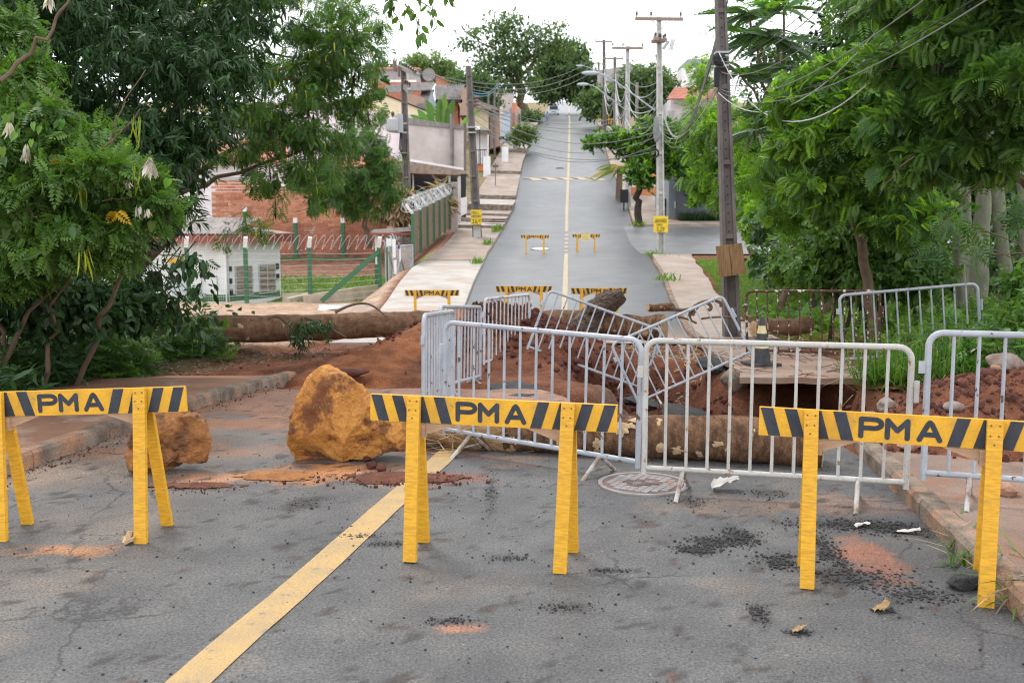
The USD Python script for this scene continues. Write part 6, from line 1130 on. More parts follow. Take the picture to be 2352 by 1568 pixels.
def person(px, py, Y, label, shirt, shorts, hgt=1.7, rz=0.0, hold=True):
    c = at(px, py, Y); c[2] = froad(np.array([c[0]]), np.array([Y]))[0]; t = thing('person', label, 'person', M=xf(c, rz, hgt / 1.72))
    legs = [[((-.1, 0, .92), .09), ((-.11, .1, .50), .062), ((-.11, -.06, .09), .042), ((-.12, .07, .05), .038)], [((.1, 0, .92), .09), ((.11, .02, .48), .062), ((.12, -.16, .12), .042), ((.12, -.05, .07), .038)]]
    arms = [[((-.19, 0, 1.40), .055), ((-.26, -.03, 1.13), .043), ((-.30, .12, .92), .034), ((-.30, .17, .86), .036)], [((.19, 0, 1.40), .055), ((.25, -.06, 1.13), .043), ((.25, -.02, .88), .034), ((.25, .0, .81), .036)]]
    body = limb([((0, 0, .95), .15), ((0, .0, 1.15), .15), ((0, 0, 1.36), .15), ((0, 0, 1.46), .06), ((0, .01, 1.56), .055)]) + hull([((-.16, 0, 1.38), .07), ((.16, 0, 1.38), .07), ((0, 0, 1.1), .14)]) + hull([((0, .015, 1.62), .092), ((0, .03, 1.58), .085)])
    for ch in legs + arms: body = body + limb(ch)
    for sg, hp in ((-1, (-.30, .17, .86)), (1, (.25, 0, .81))):
        for k in range(4): body = body + limb([((hp[0] + (k - 1.5) * .016, hp[1], hp[2]), .011), ((hp[0] + (k - 1.5) * .017, hp[1] + .01, hp[2] - .05 - .008 * (k in (1, 2))), .009), ((hp[0] + (k - 1.5) * .016, hp[1] + .025, hp[2] - .085), .008)])
        body = body + limb([((hp[0], hp[1] + .02, hp[2] + .02), .012), ((hp[0] - sg * .03, hp[1] + .045, hp[2] - .02), .010)])
    obj('body', smooth_m(body, .03), 'skin', t, smooth=True)
    sh = limb([((0, 0, .95), .165), ((0, 0, 1.15), .165), ((0, 0, 1.36), .16)]) + hull([((-.17, 0, 1.38), .083), ((.17, 0, 1.38), .083), ((0, 0, 1.1), .155)]) + limb([((-.19, 0, 1.40), .075), ((-.25, -.025, 1.17), .068)]) + limb([((.19, 0, 1.40), .075), ((.24, -.05, 1.17), .068)])
    obj('shirt', smooth_m(sh, .03), shirt, t, smooth=True)
    so = hull([((-.09, 0, .92), .125), ((.09, 0, .92), .125), ((0, 0, 1.0), .15)]) + limb([((-.1, 0, .92), .12), ((-.112, .09, .52), .09)]) + limb([((.1, 0, .92), .12), ((.112, .02, .50), .09)])
    obj('shorts', smooth_m(so, .03), shorts, t, smooth=True)
    obj('hair', smooth_m(hull([((0, 0, 1.65), .10), ((0, -.02, 1.60), .09)]), .03), 'hair_dark', t, smooth=True)
    for cx, yy in ((-.12, .04), (.12, -.10)): obj('shoe', smooth_m(hull([((cx, yy - .06, .045), .045), ((cx, yy + .12, .04), .04)]), .03), 'shoe_dark', t, smooth=True)
person(1257, 293, 135, 'person in grey-blue T-shirt and blue shorts walking up the left edge of the hill road', 'shirt_blue', 'shorts_blue')
person(1241.5 + 31, 247, 222, 'tiny person in green shirt walking near the top of the hill road', 'shirt_green', 'shorts_blue')
# ---------------------------------------------------------------- vegetation
def leafmat(n, c, tr=.35, rough=.45, spec=.35, isl=.45): mat(n, c, None, rough=rough, spec=spec, trans=tr, island=isl, rnd=True); LEAFM.add(n)
def rndv(tv, k, r, grp=None):                        # one random tone per leaf, half shared along its twig
    a = r.random((k, 3)); a = a if grp is None else .45 * a + .55 * r.random((grp.max() + 1, 3))[grp]; return {'rnd': np.repeat(a, len(tv), 0)}
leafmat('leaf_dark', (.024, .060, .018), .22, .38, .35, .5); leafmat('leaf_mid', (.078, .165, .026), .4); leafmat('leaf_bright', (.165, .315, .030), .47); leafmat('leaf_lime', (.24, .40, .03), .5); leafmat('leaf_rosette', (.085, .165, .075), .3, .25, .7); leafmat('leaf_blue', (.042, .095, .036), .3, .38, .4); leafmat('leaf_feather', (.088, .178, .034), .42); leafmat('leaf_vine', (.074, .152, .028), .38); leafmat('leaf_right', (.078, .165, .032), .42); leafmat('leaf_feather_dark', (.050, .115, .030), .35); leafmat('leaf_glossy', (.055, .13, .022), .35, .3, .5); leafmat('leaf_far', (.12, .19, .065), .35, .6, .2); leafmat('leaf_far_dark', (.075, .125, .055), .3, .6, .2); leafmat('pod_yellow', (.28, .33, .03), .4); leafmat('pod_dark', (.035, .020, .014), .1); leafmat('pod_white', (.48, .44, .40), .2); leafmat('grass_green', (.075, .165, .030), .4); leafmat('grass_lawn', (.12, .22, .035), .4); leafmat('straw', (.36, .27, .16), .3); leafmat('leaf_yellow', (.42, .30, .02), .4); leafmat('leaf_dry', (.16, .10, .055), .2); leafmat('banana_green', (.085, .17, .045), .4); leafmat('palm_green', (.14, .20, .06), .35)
mat('trunk_dark', (.05, .038, .028), (.025, .02, .016), scale=6, rough=.95, bump=.9, bscale=18); mat('trunk_brown', (.16, .105, .07), (.10, .07, .045), scale=5, rough=.95, bump=.8, bscale=18); mat('trunk_grey', (.185, .185, .125), (.115, .12, .08), scale=3.5, rough=.85, bump=.3, bscale=30, col3=(.28, .275, .23), s3=9, lo3=.60, hi3=.68, stretch=(1, 1, .5)); mat('twig', (.13, .085, .055), (.09, .06, .04), scale=8, rough=.9)
def norm(a): return a / (np.linalg.norm(a, axis=-1, keepdims=True) + 1e-9)
def scatter(tv, tf, P, D, N, S):
    P, D, N = np.asarray(P), norm(np.asarray(D)), np.asarray(N); S = np.broadcast_to(np.asarray(S, float), (len(P),) if np.ndim(S) < 2 else np.shape(S))
    Y = norm(np.cross(N, D)); Z = np.cross(D, Y); s = S[:, None, None] if S.ndim == 1 else S[:, None, :]
    q = tv[None] * s; v = P[:, None] + q[..., 0:1] * D[:, None] + q[..., 1:2] * Y[:, None] + q[..., 2:3] * Z[:, None]
    k = np.arange(len(P))[:, None, None] * len(tv); return v.reshape(-1, 3), (tf[None] + k).reshape(-1, 3)
LANCE = (np.array([[0, 0, 0], [.3, .085, .02], [.3, -.085, .02], [.68, .075, -.05], [.68, -.075, -.05], [1, 0, -.17]]), np.array([[0, 2, 1], [1, 2, 4], [1, 4, 3], [3, 4, 5]]))
OVAL = (np.array([[0, 0, 0], [.22, .20, .035], [.22, -.20, .035], [.6, .24, .0], [.6, -.24, .0], [1, 0, -.12], [.4, 0, -.03]]), np.array([[0, 2, 6], [0, 6, 1], [1, 6, 3], [2, 4, 6], [6, 4, 5], [6, 5, 3]]))
HEART = (np.array([[.06, 0, -.02], [-.06, .2, .02], [-.06, -.2, .02], [.25, .38, .03], [.25, -.38, .03], [.62, .26, -.02], [.62, -.26, -.02], [1, 0, -.14], [.45, 0, -.05]]), np.array([[0, 8, 1], [0, 2, 8], [1, 8, 3], [2, 4, 8], [3, 8, 5], [4, 6, 8], [5, 8, 7], [6, 7, 8]]))
BLADE = (np.array([[0, .5, 0], [0, -.5, 0], [.4, .45, .10], [.4, -.45, .10], [.75, .32, .06], [.75, -.32, .06], [1, 0, -.12]]), np.array([[0, 1, 3], [0, 3, 2], [2, 3, 5], [2, 5, 4], [4, 5, 6]]))
def pinnate(n, lw, ll, droop=.25, tip=True):
    V, Fc = [], []
    def leaf(b, d, L, w):
        d = d / np.linalg.norm(d); y = np.array([-d[1], d[0], 0]); k = len(V); dz = np.array([0, 0, -.22 * L]); V.extend([b, b + d * L * .45 + y * w, b + d * L * .45 - y * w, b + d * L + dz]); Fc.extend([[k, k + 2, k + 1], [k + 1, k + 2, k + 3]])
    for i in range(n):
        u = (i + 1) / (n + .3); b = np.array([u, 0, -droop * u * u]); L = ll * math.sin(math.pi * (.18 + .72 * u)) ** .7
        for sg in (-1, 1): leaf(b, np.array([.45, sg, -.1]), L, lw * L)
    if tip: leaf(np.array([1, 0, -droop]), np.array([1., 0, 0]), ll * .8, lw * ll * .8)
    k = len(V); V.extend([np.array([0, .008, 0]), np.array([0, -.008, 0]), np.array([.5, 0, -droop * .25]), np.array([1, 0, -droop])]); Fc.extend([[k, k + 1, k + 2], [k + 2, k + 1, k + 3]])
    return np.array(V), np.array(Fc)
def bipinnate(np_, nl, droop=.35):                      # feathery leaf: pinnae along a rachis, tiny leaflets along each pinna
    V, Fc = [], []
    for i in range(np_):
        u = (i + .7) / np_; b = np.array([u * .8, 0, -droop * u * u]); L = .42 * math.sin(math.pi * (.22 + .6 * u))
        for sg in (-1, 1):
            d = np.array([.55, sg, -.12]); d /= np.linalg.norm(d); y = np.array([-d[1], d[0], 0]); y /= np.linalg.norm(y)
            for j in range(nl):
                w = (j + .5) / nl; q = b + d * L * w + np.array([0, 0, -.16 * L * w * w]); l2 = .085 * math.sin(math.pi * (.15 + .75 * w)); t = L / nl * .42
                for s2 in (-1, 1):
                    k = len(V); e = q + y * s2 * l2 + d * l2 * .35 + np.array([0, 0, -.012]); V.extend([q - d * t * .8, q + d * t * .8, e]); Fc.append([k, k + 1, k + 2] if s2 > 0 else [k + 1, k, k + 2])
    k = len(V); V.extend([np.array([0, .006, 0]), np.array([0, -.006, 0]), np.array([.82, 0, -droop])]); Fc.append([k, k + 1, k + 2])
    return np.array(V), np.array(Fc)
def soft(np_, droop=.35):                               # the same leaf seen from farther off: one blade per pinna
    V, Fc = [], []
    for i in range(np_):
        u = (i + .7) / np_; b = np.array([u * .85, 0, -droop * u * u]); L = .40 * math.sin(math.pi * (.22 + .6 * u))
        for sg in (-1, 1):
            d = np.array([.6, sg, -.1]); d /= np.linalg.norm(d); y = np.array([-d[1], d[0], 0]); k = len(V); V.extend([b, b + d * L * .5 + y * .055, b + d * L * .5 - y * .055, b + d * L + np.array([0, 0, -.14 * L])]); Fc.extend([[k, k + 2, k + 1], [k + 1, k + 2, k + 3]])
    return np.array(V), np.array(Fc)
PINN = pinnate(5, .26, .42); PINN9 = pinnate(9, .17, .34, .3); BIP = bipinnate(6, 9); BIPC = bipinnate(5, 6); SOFT = soft(6); SOFT8 = soft(9, .45); ROSETTE_F = pinnate(12, .20, .24, .55, True)
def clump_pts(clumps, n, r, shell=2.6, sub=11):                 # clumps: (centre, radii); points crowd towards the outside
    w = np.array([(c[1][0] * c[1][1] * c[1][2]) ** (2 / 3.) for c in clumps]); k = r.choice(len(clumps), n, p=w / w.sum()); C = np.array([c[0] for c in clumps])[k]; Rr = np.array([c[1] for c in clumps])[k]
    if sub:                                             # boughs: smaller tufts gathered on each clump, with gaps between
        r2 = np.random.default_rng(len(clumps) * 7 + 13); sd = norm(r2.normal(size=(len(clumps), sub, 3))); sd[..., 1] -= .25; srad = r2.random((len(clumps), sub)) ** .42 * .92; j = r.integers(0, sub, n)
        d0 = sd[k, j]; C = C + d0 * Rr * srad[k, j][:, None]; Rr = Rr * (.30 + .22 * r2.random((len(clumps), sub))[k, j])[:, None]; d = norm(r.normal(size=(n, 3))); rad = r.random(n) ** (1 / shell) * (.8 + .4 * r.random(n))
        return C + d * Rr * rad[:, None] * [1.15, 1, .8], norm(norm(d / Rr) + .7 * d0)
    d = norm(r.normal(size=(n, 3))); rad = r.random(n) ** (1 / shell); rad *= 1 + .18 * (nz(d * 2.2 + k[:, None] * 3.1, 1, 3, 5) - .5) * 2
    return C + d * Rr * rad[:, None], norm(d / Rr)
def cl(*rows):                                          # rows: px, py, Y, rx_px, rz_px, ry metres
    return [(at(px, py, Y), np.array([rx * mpp(Y), ry, rz_ * mpp(Y)])) for px, py, Y, rx, rz_, ry in rows]
def sprays(P, O, r, m, twig, spread=.8, down=.35):     # m leaves along a short twig at every point
    n = len(P); T_ = norm(O + r.normal(0, spread, (n, 3)) + [0, 0, -down]); i = np.repeat(np.arange(n), m); u = np.tile(np.linspace(.1, 1, m), n)
    Q = P[i] + T_[i] * (u * twig)[:, None]; D = norm(T_[i] * .8 + r.normal(0, .65, (n * m, 3)) + [0, 0, -down]); return Q, D
def leaves(kind, clumps, n, size, mt, name, parent, seed, m=1, twig=.2, spread=.8, down=.35, shell=2.6, up=.75, var=.3, world=True, keep=None, tuft=11, kind_=None):
    r = rng(seed); P, O = clump_pts(clumps, n, r, shell, tuft)
    if keep is not None: k = keep(P); P, O = P[k], O[k]
    Q, D = sprays(P, O, r, m, twig, spread, down) if m > 1 else (P, norm(O * .7 + r.normal(0, spread, P.shape) + [0, 0, -down]))
    N = norm(np.array([0, 0, up]) + r.normal(0, .5, Q.shape) + (np.repeat(O, m, 0) if m > 1 else O) * .45)
    v, f = scatter(*kind, Q, D, N, size * (1 + var * r.uniform(-1, 1, len(Q)))); return obj(name, (v, f), mt, parent, world=world, kind=kind_, prim=rndv(kind[0], len(Q), r, np.repeat(np.arange(len(P)), m)))
def branch(t, a, b, r0, r1, seed, mt='twig', bend=.12, n=9, name='branch', sides=7, world=True):
    r = rng(seed); a, b = np.asarray(a, float), np.asarray(b, float); u = np.linspace(0, 1, n); L = np.linalg.norm(b - a); p = a + (b - a) * u[:, None] + L * bend * np.sin(math.pi * u)[:, None] * r.normal(0, .6, 3) + (L * (.025 if bend > .035 else .004) * r.normal(size=(n, 3))) * np.sin(math.pi * u)[:, None]
    obj(name, MB().tube(p, r0 + (r1 - r0) * u ** .8, sides), mt, t, world=world, smooth=50); return p
def tree(label, base, clumps, trunk_top, r0, r1, layers, tmat='trunk_dark', seed=0, limbs=6, cat='tree', name='tree', group=None, bend=.1):
    base = np.asarray(base, float); t = thing(name, label, cat, tuple(base), group=group); p = branch(t, base - [0, 0, .15], trunk_top, r0, r1, seed, tmat, bend, 12, 'trunk', 12)
    r = rng(seed + 500); order = r.permutation(min(len(clumps), 9))[:limbs]
    for k in order:
        a = p[r.integers(6, 12)]; branch(t, a, clumps[k][0] + r.normal(0, .1, 3), r1 * .75, r1 * .2, seed + 20 + int(k), tmat if r1 > .05 else 'twig', .12, 8, 'limb', 6)
    for j, (kind, n, size, mt, kw) in enumerate(layers): leaves(kind, clumps, n, size, mt, 'crown' if j == 0 else kw.pop('nm', 'foliage'), t, seed + 100 + j, **kw)
    return t
# ---- left woods
dark = cl((330, 60, 13, 260, 130, 1.3), (120, 170, 12.5, 230, 130, 1.2), (420, 210, 12.5, 170, 120, 1.0), (300, 320, 12.6, 190, 110, 1.0), (500, 130, 13, 90, 90, .9), (400, 400, 12.6, 70, 90, .7), (370, 480, 12.6, 70, 55, .6), (280, 550, 12.7, 90, 50, .6), (420, 350, 12.6, 60, 80, .7), (150, 380, 12.8, 200, 130, 1.0), (310, 450, 12.6, 120, 80, .8), (100, 560, 13.0, 130, 80, .9), (580, 20, 14, 100, 60, 1.0), (330, -150, 13, 320, 170, 1.6), (60, -60, 12, 220, 160, 1.4))
b = at(127, 748, 13.4); b[2] = gz(b[0], 13.4)
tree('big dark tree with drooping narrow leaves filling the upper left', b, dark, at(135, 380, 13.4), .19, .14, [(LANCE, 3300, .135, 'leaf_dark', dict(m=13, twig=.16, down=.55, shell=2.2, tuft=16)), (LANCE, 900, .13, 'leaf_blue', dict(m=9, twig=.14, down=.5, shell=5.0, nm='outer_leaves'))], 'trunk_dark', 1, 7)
back = cl((180, 250, 19, 250, 300, 1.6), (-60, 420, 18, 300, 300, 1.6), (420, 40, 19, 190, 150, 1.4), (60, -100, 19, 420, 220, 2))
b = at(200, 700, 19.5); b[2] = gz(b[0], 19.5)
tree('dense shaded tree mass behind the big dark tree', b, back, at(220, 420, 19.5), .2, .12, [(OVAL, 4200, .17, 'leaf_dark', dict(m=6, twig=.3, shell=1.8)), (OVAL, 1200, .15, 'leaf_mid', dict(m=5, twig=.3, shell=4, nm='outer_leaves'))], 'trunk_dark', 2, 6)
feath = cl((700, 120, 15.5, 130, 120, .9), (620, 240, 15.2, 110, 110, .8), (760, 170, 15.5, 100, 90, .7), (830, 120, 15.6, 55, 50, .5), (560, 310, 15, 80, 70, .6), (680, 300, 15.2, 110, 60, .7), (700, 350, 15.0, 60, 70, .4), (800, 245, 15.5, 60, 40, .4), (600, 520, 15, 11, 34, .15), (640, 465, 15, 14, 30, .15), (722, 470, 15, 12, 30, .15), (560, 500, 15, 10, 28, .15), (520, 545, 15, 12, 30, .15), (770, 400, 15.2, 14, 28, .2), (760, 330, 15.3, 55, 40, .4), (610, 400, 15, 55, 40, .4), (700, 10, 15.5, 170, 80, .9), (720, 420, 15.0, 16, 45, .2), (690, 395, 15, 40, 20, .25), (870, 60, 15.8, 25, 25, .3), (850, 200, 15.7, 40, 35, .3))
b = at(560, 735, 15.8); b[2] = gz(b[0], 15.8); b = np.array([-7.1, 15.8, gz(-7.1, 15.8)])
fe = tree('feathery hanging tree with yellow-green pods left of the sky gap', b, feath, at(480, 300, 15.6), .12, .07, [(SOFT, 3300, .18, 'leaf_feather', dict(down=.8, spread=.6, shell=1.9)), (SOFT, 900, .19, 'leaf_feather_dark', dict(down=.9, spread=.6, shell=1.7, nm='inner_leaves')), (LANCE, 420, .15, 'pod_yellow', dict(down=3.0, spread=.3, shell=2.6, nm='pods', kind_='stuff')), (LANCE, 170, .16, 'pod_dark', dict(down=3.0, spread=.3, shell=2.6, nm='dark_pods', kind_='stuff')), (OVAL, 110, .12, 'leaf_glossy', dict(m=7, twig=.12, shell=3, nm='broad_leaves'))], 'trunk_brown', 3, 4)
for k, (x0, y0, x1, y1) in enumerate(((600, 170, 830, 260), (640, 320, 790, 345), (560, 300, 720, 420), (650, 240, 850, 210), (610, 120, 850, 90))): branch(fe, at(x0, y0, 15.4), at(x1, y1, 15.4), .018, .006, 60 + k, 'twig', .1)
# vine-hung bush in front at left
bush = cl((90, 330, 9.3, 150, 90, .6), (230, 380, 9.2, 130, 70, .5), (60, 470, 9.4, 140, 90, .6), (240, 480, 9.3, 150, 80, .5), (340, 430, 9.3, 70, 50, .35), (120, 570, 9.6, 150, 60, .6), (250, 570, 9.6, 90, 40, .45), (40, 200, 9.6, 90, 70, .4), (110, 255, 9.3, 80, 40, .35), (20, 60, 9.8, 60, 40, .3), (30, 640, 9.8, 90, 60, .5))
b = np.array([-5.45, 10.6, gz(-5.45, 10.6)])
vb = thing('vine_bush', 'bright green vine-covered bush with dry white pods at the left edge', 'bush', tuple(b))
for k in range(5): branch(vb, b + [.25 * k - .5, .2 * k - .3, -.1], bush[k][0], .035, .012, 70 + k, 'trunk_brown', .12, 10, 'stem')
leaves(OVAL, cl((110, 690, 10.9, 130, 45, .6), (30, 720, 10.6, 90, 40, .5), (200, 700, 11.2, 80, 60, .5), (300, 700, 11.8, 70, 60, .5), (60, 620, 10.2, 120, 60, .5)), 1100, .12, 'leaf_dark', 'low_leaves', vb, 15, m=4, twig=.2)
leaves(PINN, bush, 4200, .14, 'leaf_vine', 'crown', vb, 11, down=.3, shell=2.4); leaves(PINN, bush, 1400, .135, 'leaf_feather', 'outer_leaves', vb, 12, down=.3, shell=5); leaves(HEART, bush, 700, .085, 'leaf_glossy', 'inner_leaves', vb, 13, down=.9, shell=3.5, up=.3)
r = rng(14); P, O = clump_pts(bush[:7], 230, r, 9, 0); keep = (O[:, 1] < .3); P, O = P[keep], O[keep]; tv, tf = HEART
for k in range(len(P)):
    v, f = scatter(tv, tf, P[k:k + 1] - [0, .03, 0], [[r.normal(0, .35), -.25, -1]], [[r.normal(0, .3), -1, .35]], r.uniform(.075, .12)); obj('vine_leaf', (v, f), ('leaf_glossy', 'leaf_mid', 'leaf_bright')[k % 3], vb, world=True)
for k, (px, py, s_) in enumerate(((22, 298, 1.0), (62, 350, 1.1), (347, 378, 1.25), (113, 3, .9), (318, 492, .6), (338, 497, .5), (292, 435, .45))):
    c = at(px, py - 16, 8.75); r = rng(300 + k); D = norm(np.stack([r.normal(0, .25, 15), r.normal(0, .25, 15), -np.ones(15)], 1)); v, f = scatter(LANCE[0] * [1, 1.2, 1], LANCE[1], np.repeat(c[None], 15, 0) + r.normal(0, .012, (15, 3)), D, r.normal(size=(15, 3)), .145 * s_ * r.uniform(.8, 1.1, 15)); obj('dry_pod_cluster', (v, f), 'pod_white', vb, world=True, prim=rndv(LANCE[0], 15, r))
for k, (px, py) in enumerate(((181, 425), (186, 430), (312, 285), (195, 590), (310, 400))):
    c = at(px, py - 18, 8.8); r = rng(320 + k); v, f = scatter(LANCE[0] * [1, .35, 1], LANCE[1], np.repeat(c[None], 8, 0) + r.normal(0, .02, (8, 3)), np.stack([r.normal(0, .1, 8), r.normal(0, .1, 8), -np.ones(8)], 1), r.normal(size=(8, 3)), .26 * r.uniform(.7, 1.1, 8)); obj('green_pod_cluster', (v, f), 'pod_yellow', vb, world=True)
for k, (px, py) in enumerate(((150, 365), (265, 485))): v, f = scatter(*PINN, at(px, py, 8.8)[None].repeat(4, 0), rng(k).normal(size=(4, 3)) + [0, 0, -.8], rng(k + 5).normal(size=(4, 3)) + [0, -1, 1], .13); obj('yellow_leaf', (v, f), 'leaf_yellow', vb, world=True)
for k, (x0, y0, x1, y1, w) in enumerate(((2, 185, 165, -8, .022), (230, 345, 322, 250, .012), (255, 330, 335, 160, .008), (235, 462, 300, 455, .007), (90, 190, 190, 275, .006), (120, 560, 60, 470, .006))): branch(vb, at(x0, y0, 8.9), at(x1, y1, 8.9), w, w * .5, 90 + k, 'twig', .06, 12, 'vine_stem')
# hanging dark vines and drooping twigs before the pump house
hv = cl((435, 600, 11.5, 38, 22, .25), (440, 690, 11.5, 22, 55, .15), (335, 650, 12, 40, 60, .3), (300, 700, 12, 45, 50, .3), (385, 700, 11.8, 45, 50, .3), (210, 640, 12, 30, 40, .3), (450, 735, 11.5, 25, 35, .2), (470, 645, 11.3, 22, 12, .12))
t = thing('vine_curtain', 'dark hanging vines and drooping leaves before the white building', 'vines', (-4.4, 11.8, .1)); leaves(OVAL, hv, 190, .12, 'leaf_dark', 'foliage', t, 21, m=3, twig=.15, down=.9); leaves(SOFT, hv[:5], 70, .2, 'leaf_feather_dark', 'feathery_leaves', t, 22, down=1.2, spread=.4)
for k in range(14): r = rng(400 + k); branch(t, at(r.uniform(290, 470), r.uniform(540, 610), 11.8), at(r.uniform(290, 470), r.uniform(690, 770), 11.8), .008, .004, 120 + k, 'trunk_dark', .12, 8, 'vine_stem')
# undergrowth at the left pavement edge
def ground_cover(name, label, n, region, kind, size, mt, seed, hmax=.5, down=.1, upd=.8, group=None, more=()):
    r = rng(seed); x, y = region(r, n); P = np.stack([x, y, ground_z(x, y, False) + hmax * r.random(len(x)) ** 1.4], 1); D = norm(np.stack([r.normal(0, .8, len(x)), r.normal(-.25, .8, len(x)), r.uniform(-.2, upd, len(x)) - down], 1)); N = norm(r.normal(0, .4, P.shape) + [0, -.2, 1]); v, f = scatter(*kind, P, D, N, size * r.uniform(.6, 1.25, len(x)))
    return obj(name, (v, f), mt, label=label, cat='undergrowth', kind='stuff', prim=rndv(kind[0], len(P), r))
def reg_left(r, n):
    y = r.uniform(7.2, 15.6, n); d = np.abs(r.normal(0, .8, n)); return LP(y) - .3 - d + .18 * np.sin(y * 2.1), y
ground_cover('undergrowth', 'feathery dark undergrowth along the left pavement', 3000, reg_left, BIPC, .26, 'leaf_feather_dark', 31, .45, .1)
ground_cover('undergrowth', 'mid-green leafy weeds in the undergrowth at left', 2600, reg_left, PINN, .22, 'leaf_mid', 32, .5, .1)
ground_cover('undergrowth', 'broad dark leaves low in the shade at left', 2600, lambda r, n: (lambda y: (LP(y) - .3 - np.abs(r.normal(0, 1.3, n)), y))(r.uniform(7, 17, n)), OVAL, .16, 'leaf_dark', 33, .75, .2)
ground_cover('undergrowth', 'bamboo-like glossy blades in the left undergrowth', 900, lambda r, n: (lambda q: (np.array([-4.85, -5.15, -5.6])[q] + r.normal(0, .16, n), np.array([9.6, 11.2, 9.0])[q] + r.normal(0, .2, n)))(r.integers(0, 3, n)), LANCE, .24, 'leaf_blue', 34, .55, .1)
ground_cover('leaf_litter', 'dry leaves and twigs littering the woodland edge', 2600, lambda r, n: (lambda y: (LP(y) + r.normal(.02, .16, n), y))(r.uniform(6.5, 17, n)), OVAL, .06, 'leaf_dry', 35, .015, 0, .2)
# overhanging twigs at the top centre, leaf by leaf
t = thing('hanging_branch', 'leafy twig hanging into the white sky at top centre', 'branch', tuple(at(900, -60, 8.0)))
r = rng(41); tips = [((895, -30), (925, 60)), ((900, -20), (895, 28)), ((930, 10), (958, 42)), ((962, 44), (972, 105)), ((985, -30), (1000, 50)), ((1025, -30), (1030, 8)), ((940, -30), (990, 20))]
for k, (a, b) in enumerate(tips):
    p = branch(t, at(*a, 8.0), at(*b, 8.0), .006, .003, 140 + k, 'twig', .08, 8, 'twig', 5)
    for i in range(9):
        q = p[r.integers(2, 8)] + r.normal(0, .015, 3); v, f = scatter(*OVAL, q[None], [[r.normal(0, .55), r.normal(0, .4), -.8]], r.normal(size=(1, 3)), r.uniform(.065, .10)); obj('leaf', (v, f), 'leaf_glossy' if i % 3 else 'leaf_mid', t, world=True)
# ---- trees seen beyond the lot
ba = cl((820, 320, 47, 55, 50, 1.6), (866, 330, 47, 24, 40, 1.0), (890, 380, 47, 38, 36, 1.0), (780, 400, 47, 60, 40, 1.2), (850, 415, 47, 60, 40, 1.2), (800, 450, 47.5, 50, 30, 1.0), (873, 265, 47, 9, 26, .3), (750, 450, 47.5, 36, 30, .8), (700, 420, 47.5, 34, 26, .8), (735, 400, 47.5, 30, 22, .7), (895, 440, 47.2, 34, 28, .8), (840, 480, 47.2, 50, 26, .8))
tree('bright feathery tree beyond the lawn, before the brick wall', at(850, 560, 47.5), ba, at(850, 420, 47.3), .16, .09, [(SOFT, 1500, .45, 'leaf_feather_dark', dict(down=.5, shell=2.1)), (SOFT, 1100, .42, 'leaf_feather', dict(down=.4, shell=4, nm='outer_leaves'))], 'trunk_brown', 5, 6)
r = rng(51); t = thing('dry_vines', 'dry straw-coloured weeds tumbling over the bank behind the razor wire', 'weeds', tuple(at(950, 520, 57.5)))
dv = cl((905, 485, 54.6, 34, 34, .5), (955, 490, 54.6, 38, 34, .5), (1000, 470, 56.5, 30, 34, .4), (1015, 450, 57, 20, 34, .4), (880, 455, 54.6, 30, 30, .3), (930, 460, 54.6, 30, 24, .4)); leaves(LANCE, dv, 3200, .75, 'straw', 'dry_leaves', t, 52, down=1.2); leaves(LANCE, dv, 1400, .7, 'leaf_dry', 'dark_leaves', t, 53, down=1.0); leaves(BLADE[:2], cl((985, 445, 58, 20, 25, .3), (1015, 440, 58, 12, 35, .3), (940, 470, 57, 20, 25, .3)), 200, (np.array([[.7, .045, .7]])), 'grass_green', 'green_blades', t, 54, down=-.8, var=0) if False else None
for k, (px, py, h, ang) in enumerate(((968, 262, 42, -.5), (985, 250, 60, -.15), (1005, 245, 55, .2), (1020, 240, 80, .05), (1035, 250, 70, .25), (1095, 262, 45, .6), (950, 270, 30, -.6))):
    if k == 0: bt_ = thing('banana_plant', 'banana plants with torn bright leaves behind the stained wall', 'banana plant', tuple(at(1010, 290, 88)))
    p0, p1 = at(1010 + (px - 1010) * .6, 290, 87.5), at(px + ang * h * .45, py - 20 + abs(ang) * 14 - (h - 50) * .3, 87.3); n = 16; u = np.linspace(0, 1, n); q = p0 + (p1 - p0) * u[:, None]; q[:, 2] += .35 * np.sin(math.pi * u) ; r = rng(500 + k); w = .42 * np.sin(math.pi * np.clip(u * .9 + .08, 0, 1)); v = []
    for i in range(n): v += [q[i] + [w[i] * r.uniform(.6, 1.1), .12, -.25 * w[i]], q[i], q[i] + [-w[i] * r.uniform(.6, 1.1), .12, -.25 * w[i]]]
    f = [];
    for i in range(n - 1): a = 3 * i; f += [[a, a + 1, a + 4], [a, a + 4, a + 3], [a + 1, a + 2, a + 5], [a + 1, a + 5, a + 4]]
    obj('banana_leaf', (np.array(v), np.array(f)), 'banana_green', bt_, world=True)
def far_tree(label, bx, by, Y, rows, n, size, mt, r0, seed, limbs=8, mt2=None, top=None, kind=OVAL, m=5, tm='trunk_brown'):
    c = cl(*rows); b = at(bx, by, Y); b[2] = min(b[2], gz(b[0], Y)); L = [(kind, n, size, mt, dict(m=m, twig=size * 2.2, shell=2.4, down=.1))]
    if mt2: L.append((kind, n // 3, size, mt2, dict(m=m, twig=size * 2, shell=6, down=0, nm='outer_leaves')))
    return tree(label, b, c, at(*(top or (bx, rows[0][1] + 20)), Y), r0, r0 * .6, L, tm, seed, limbs)
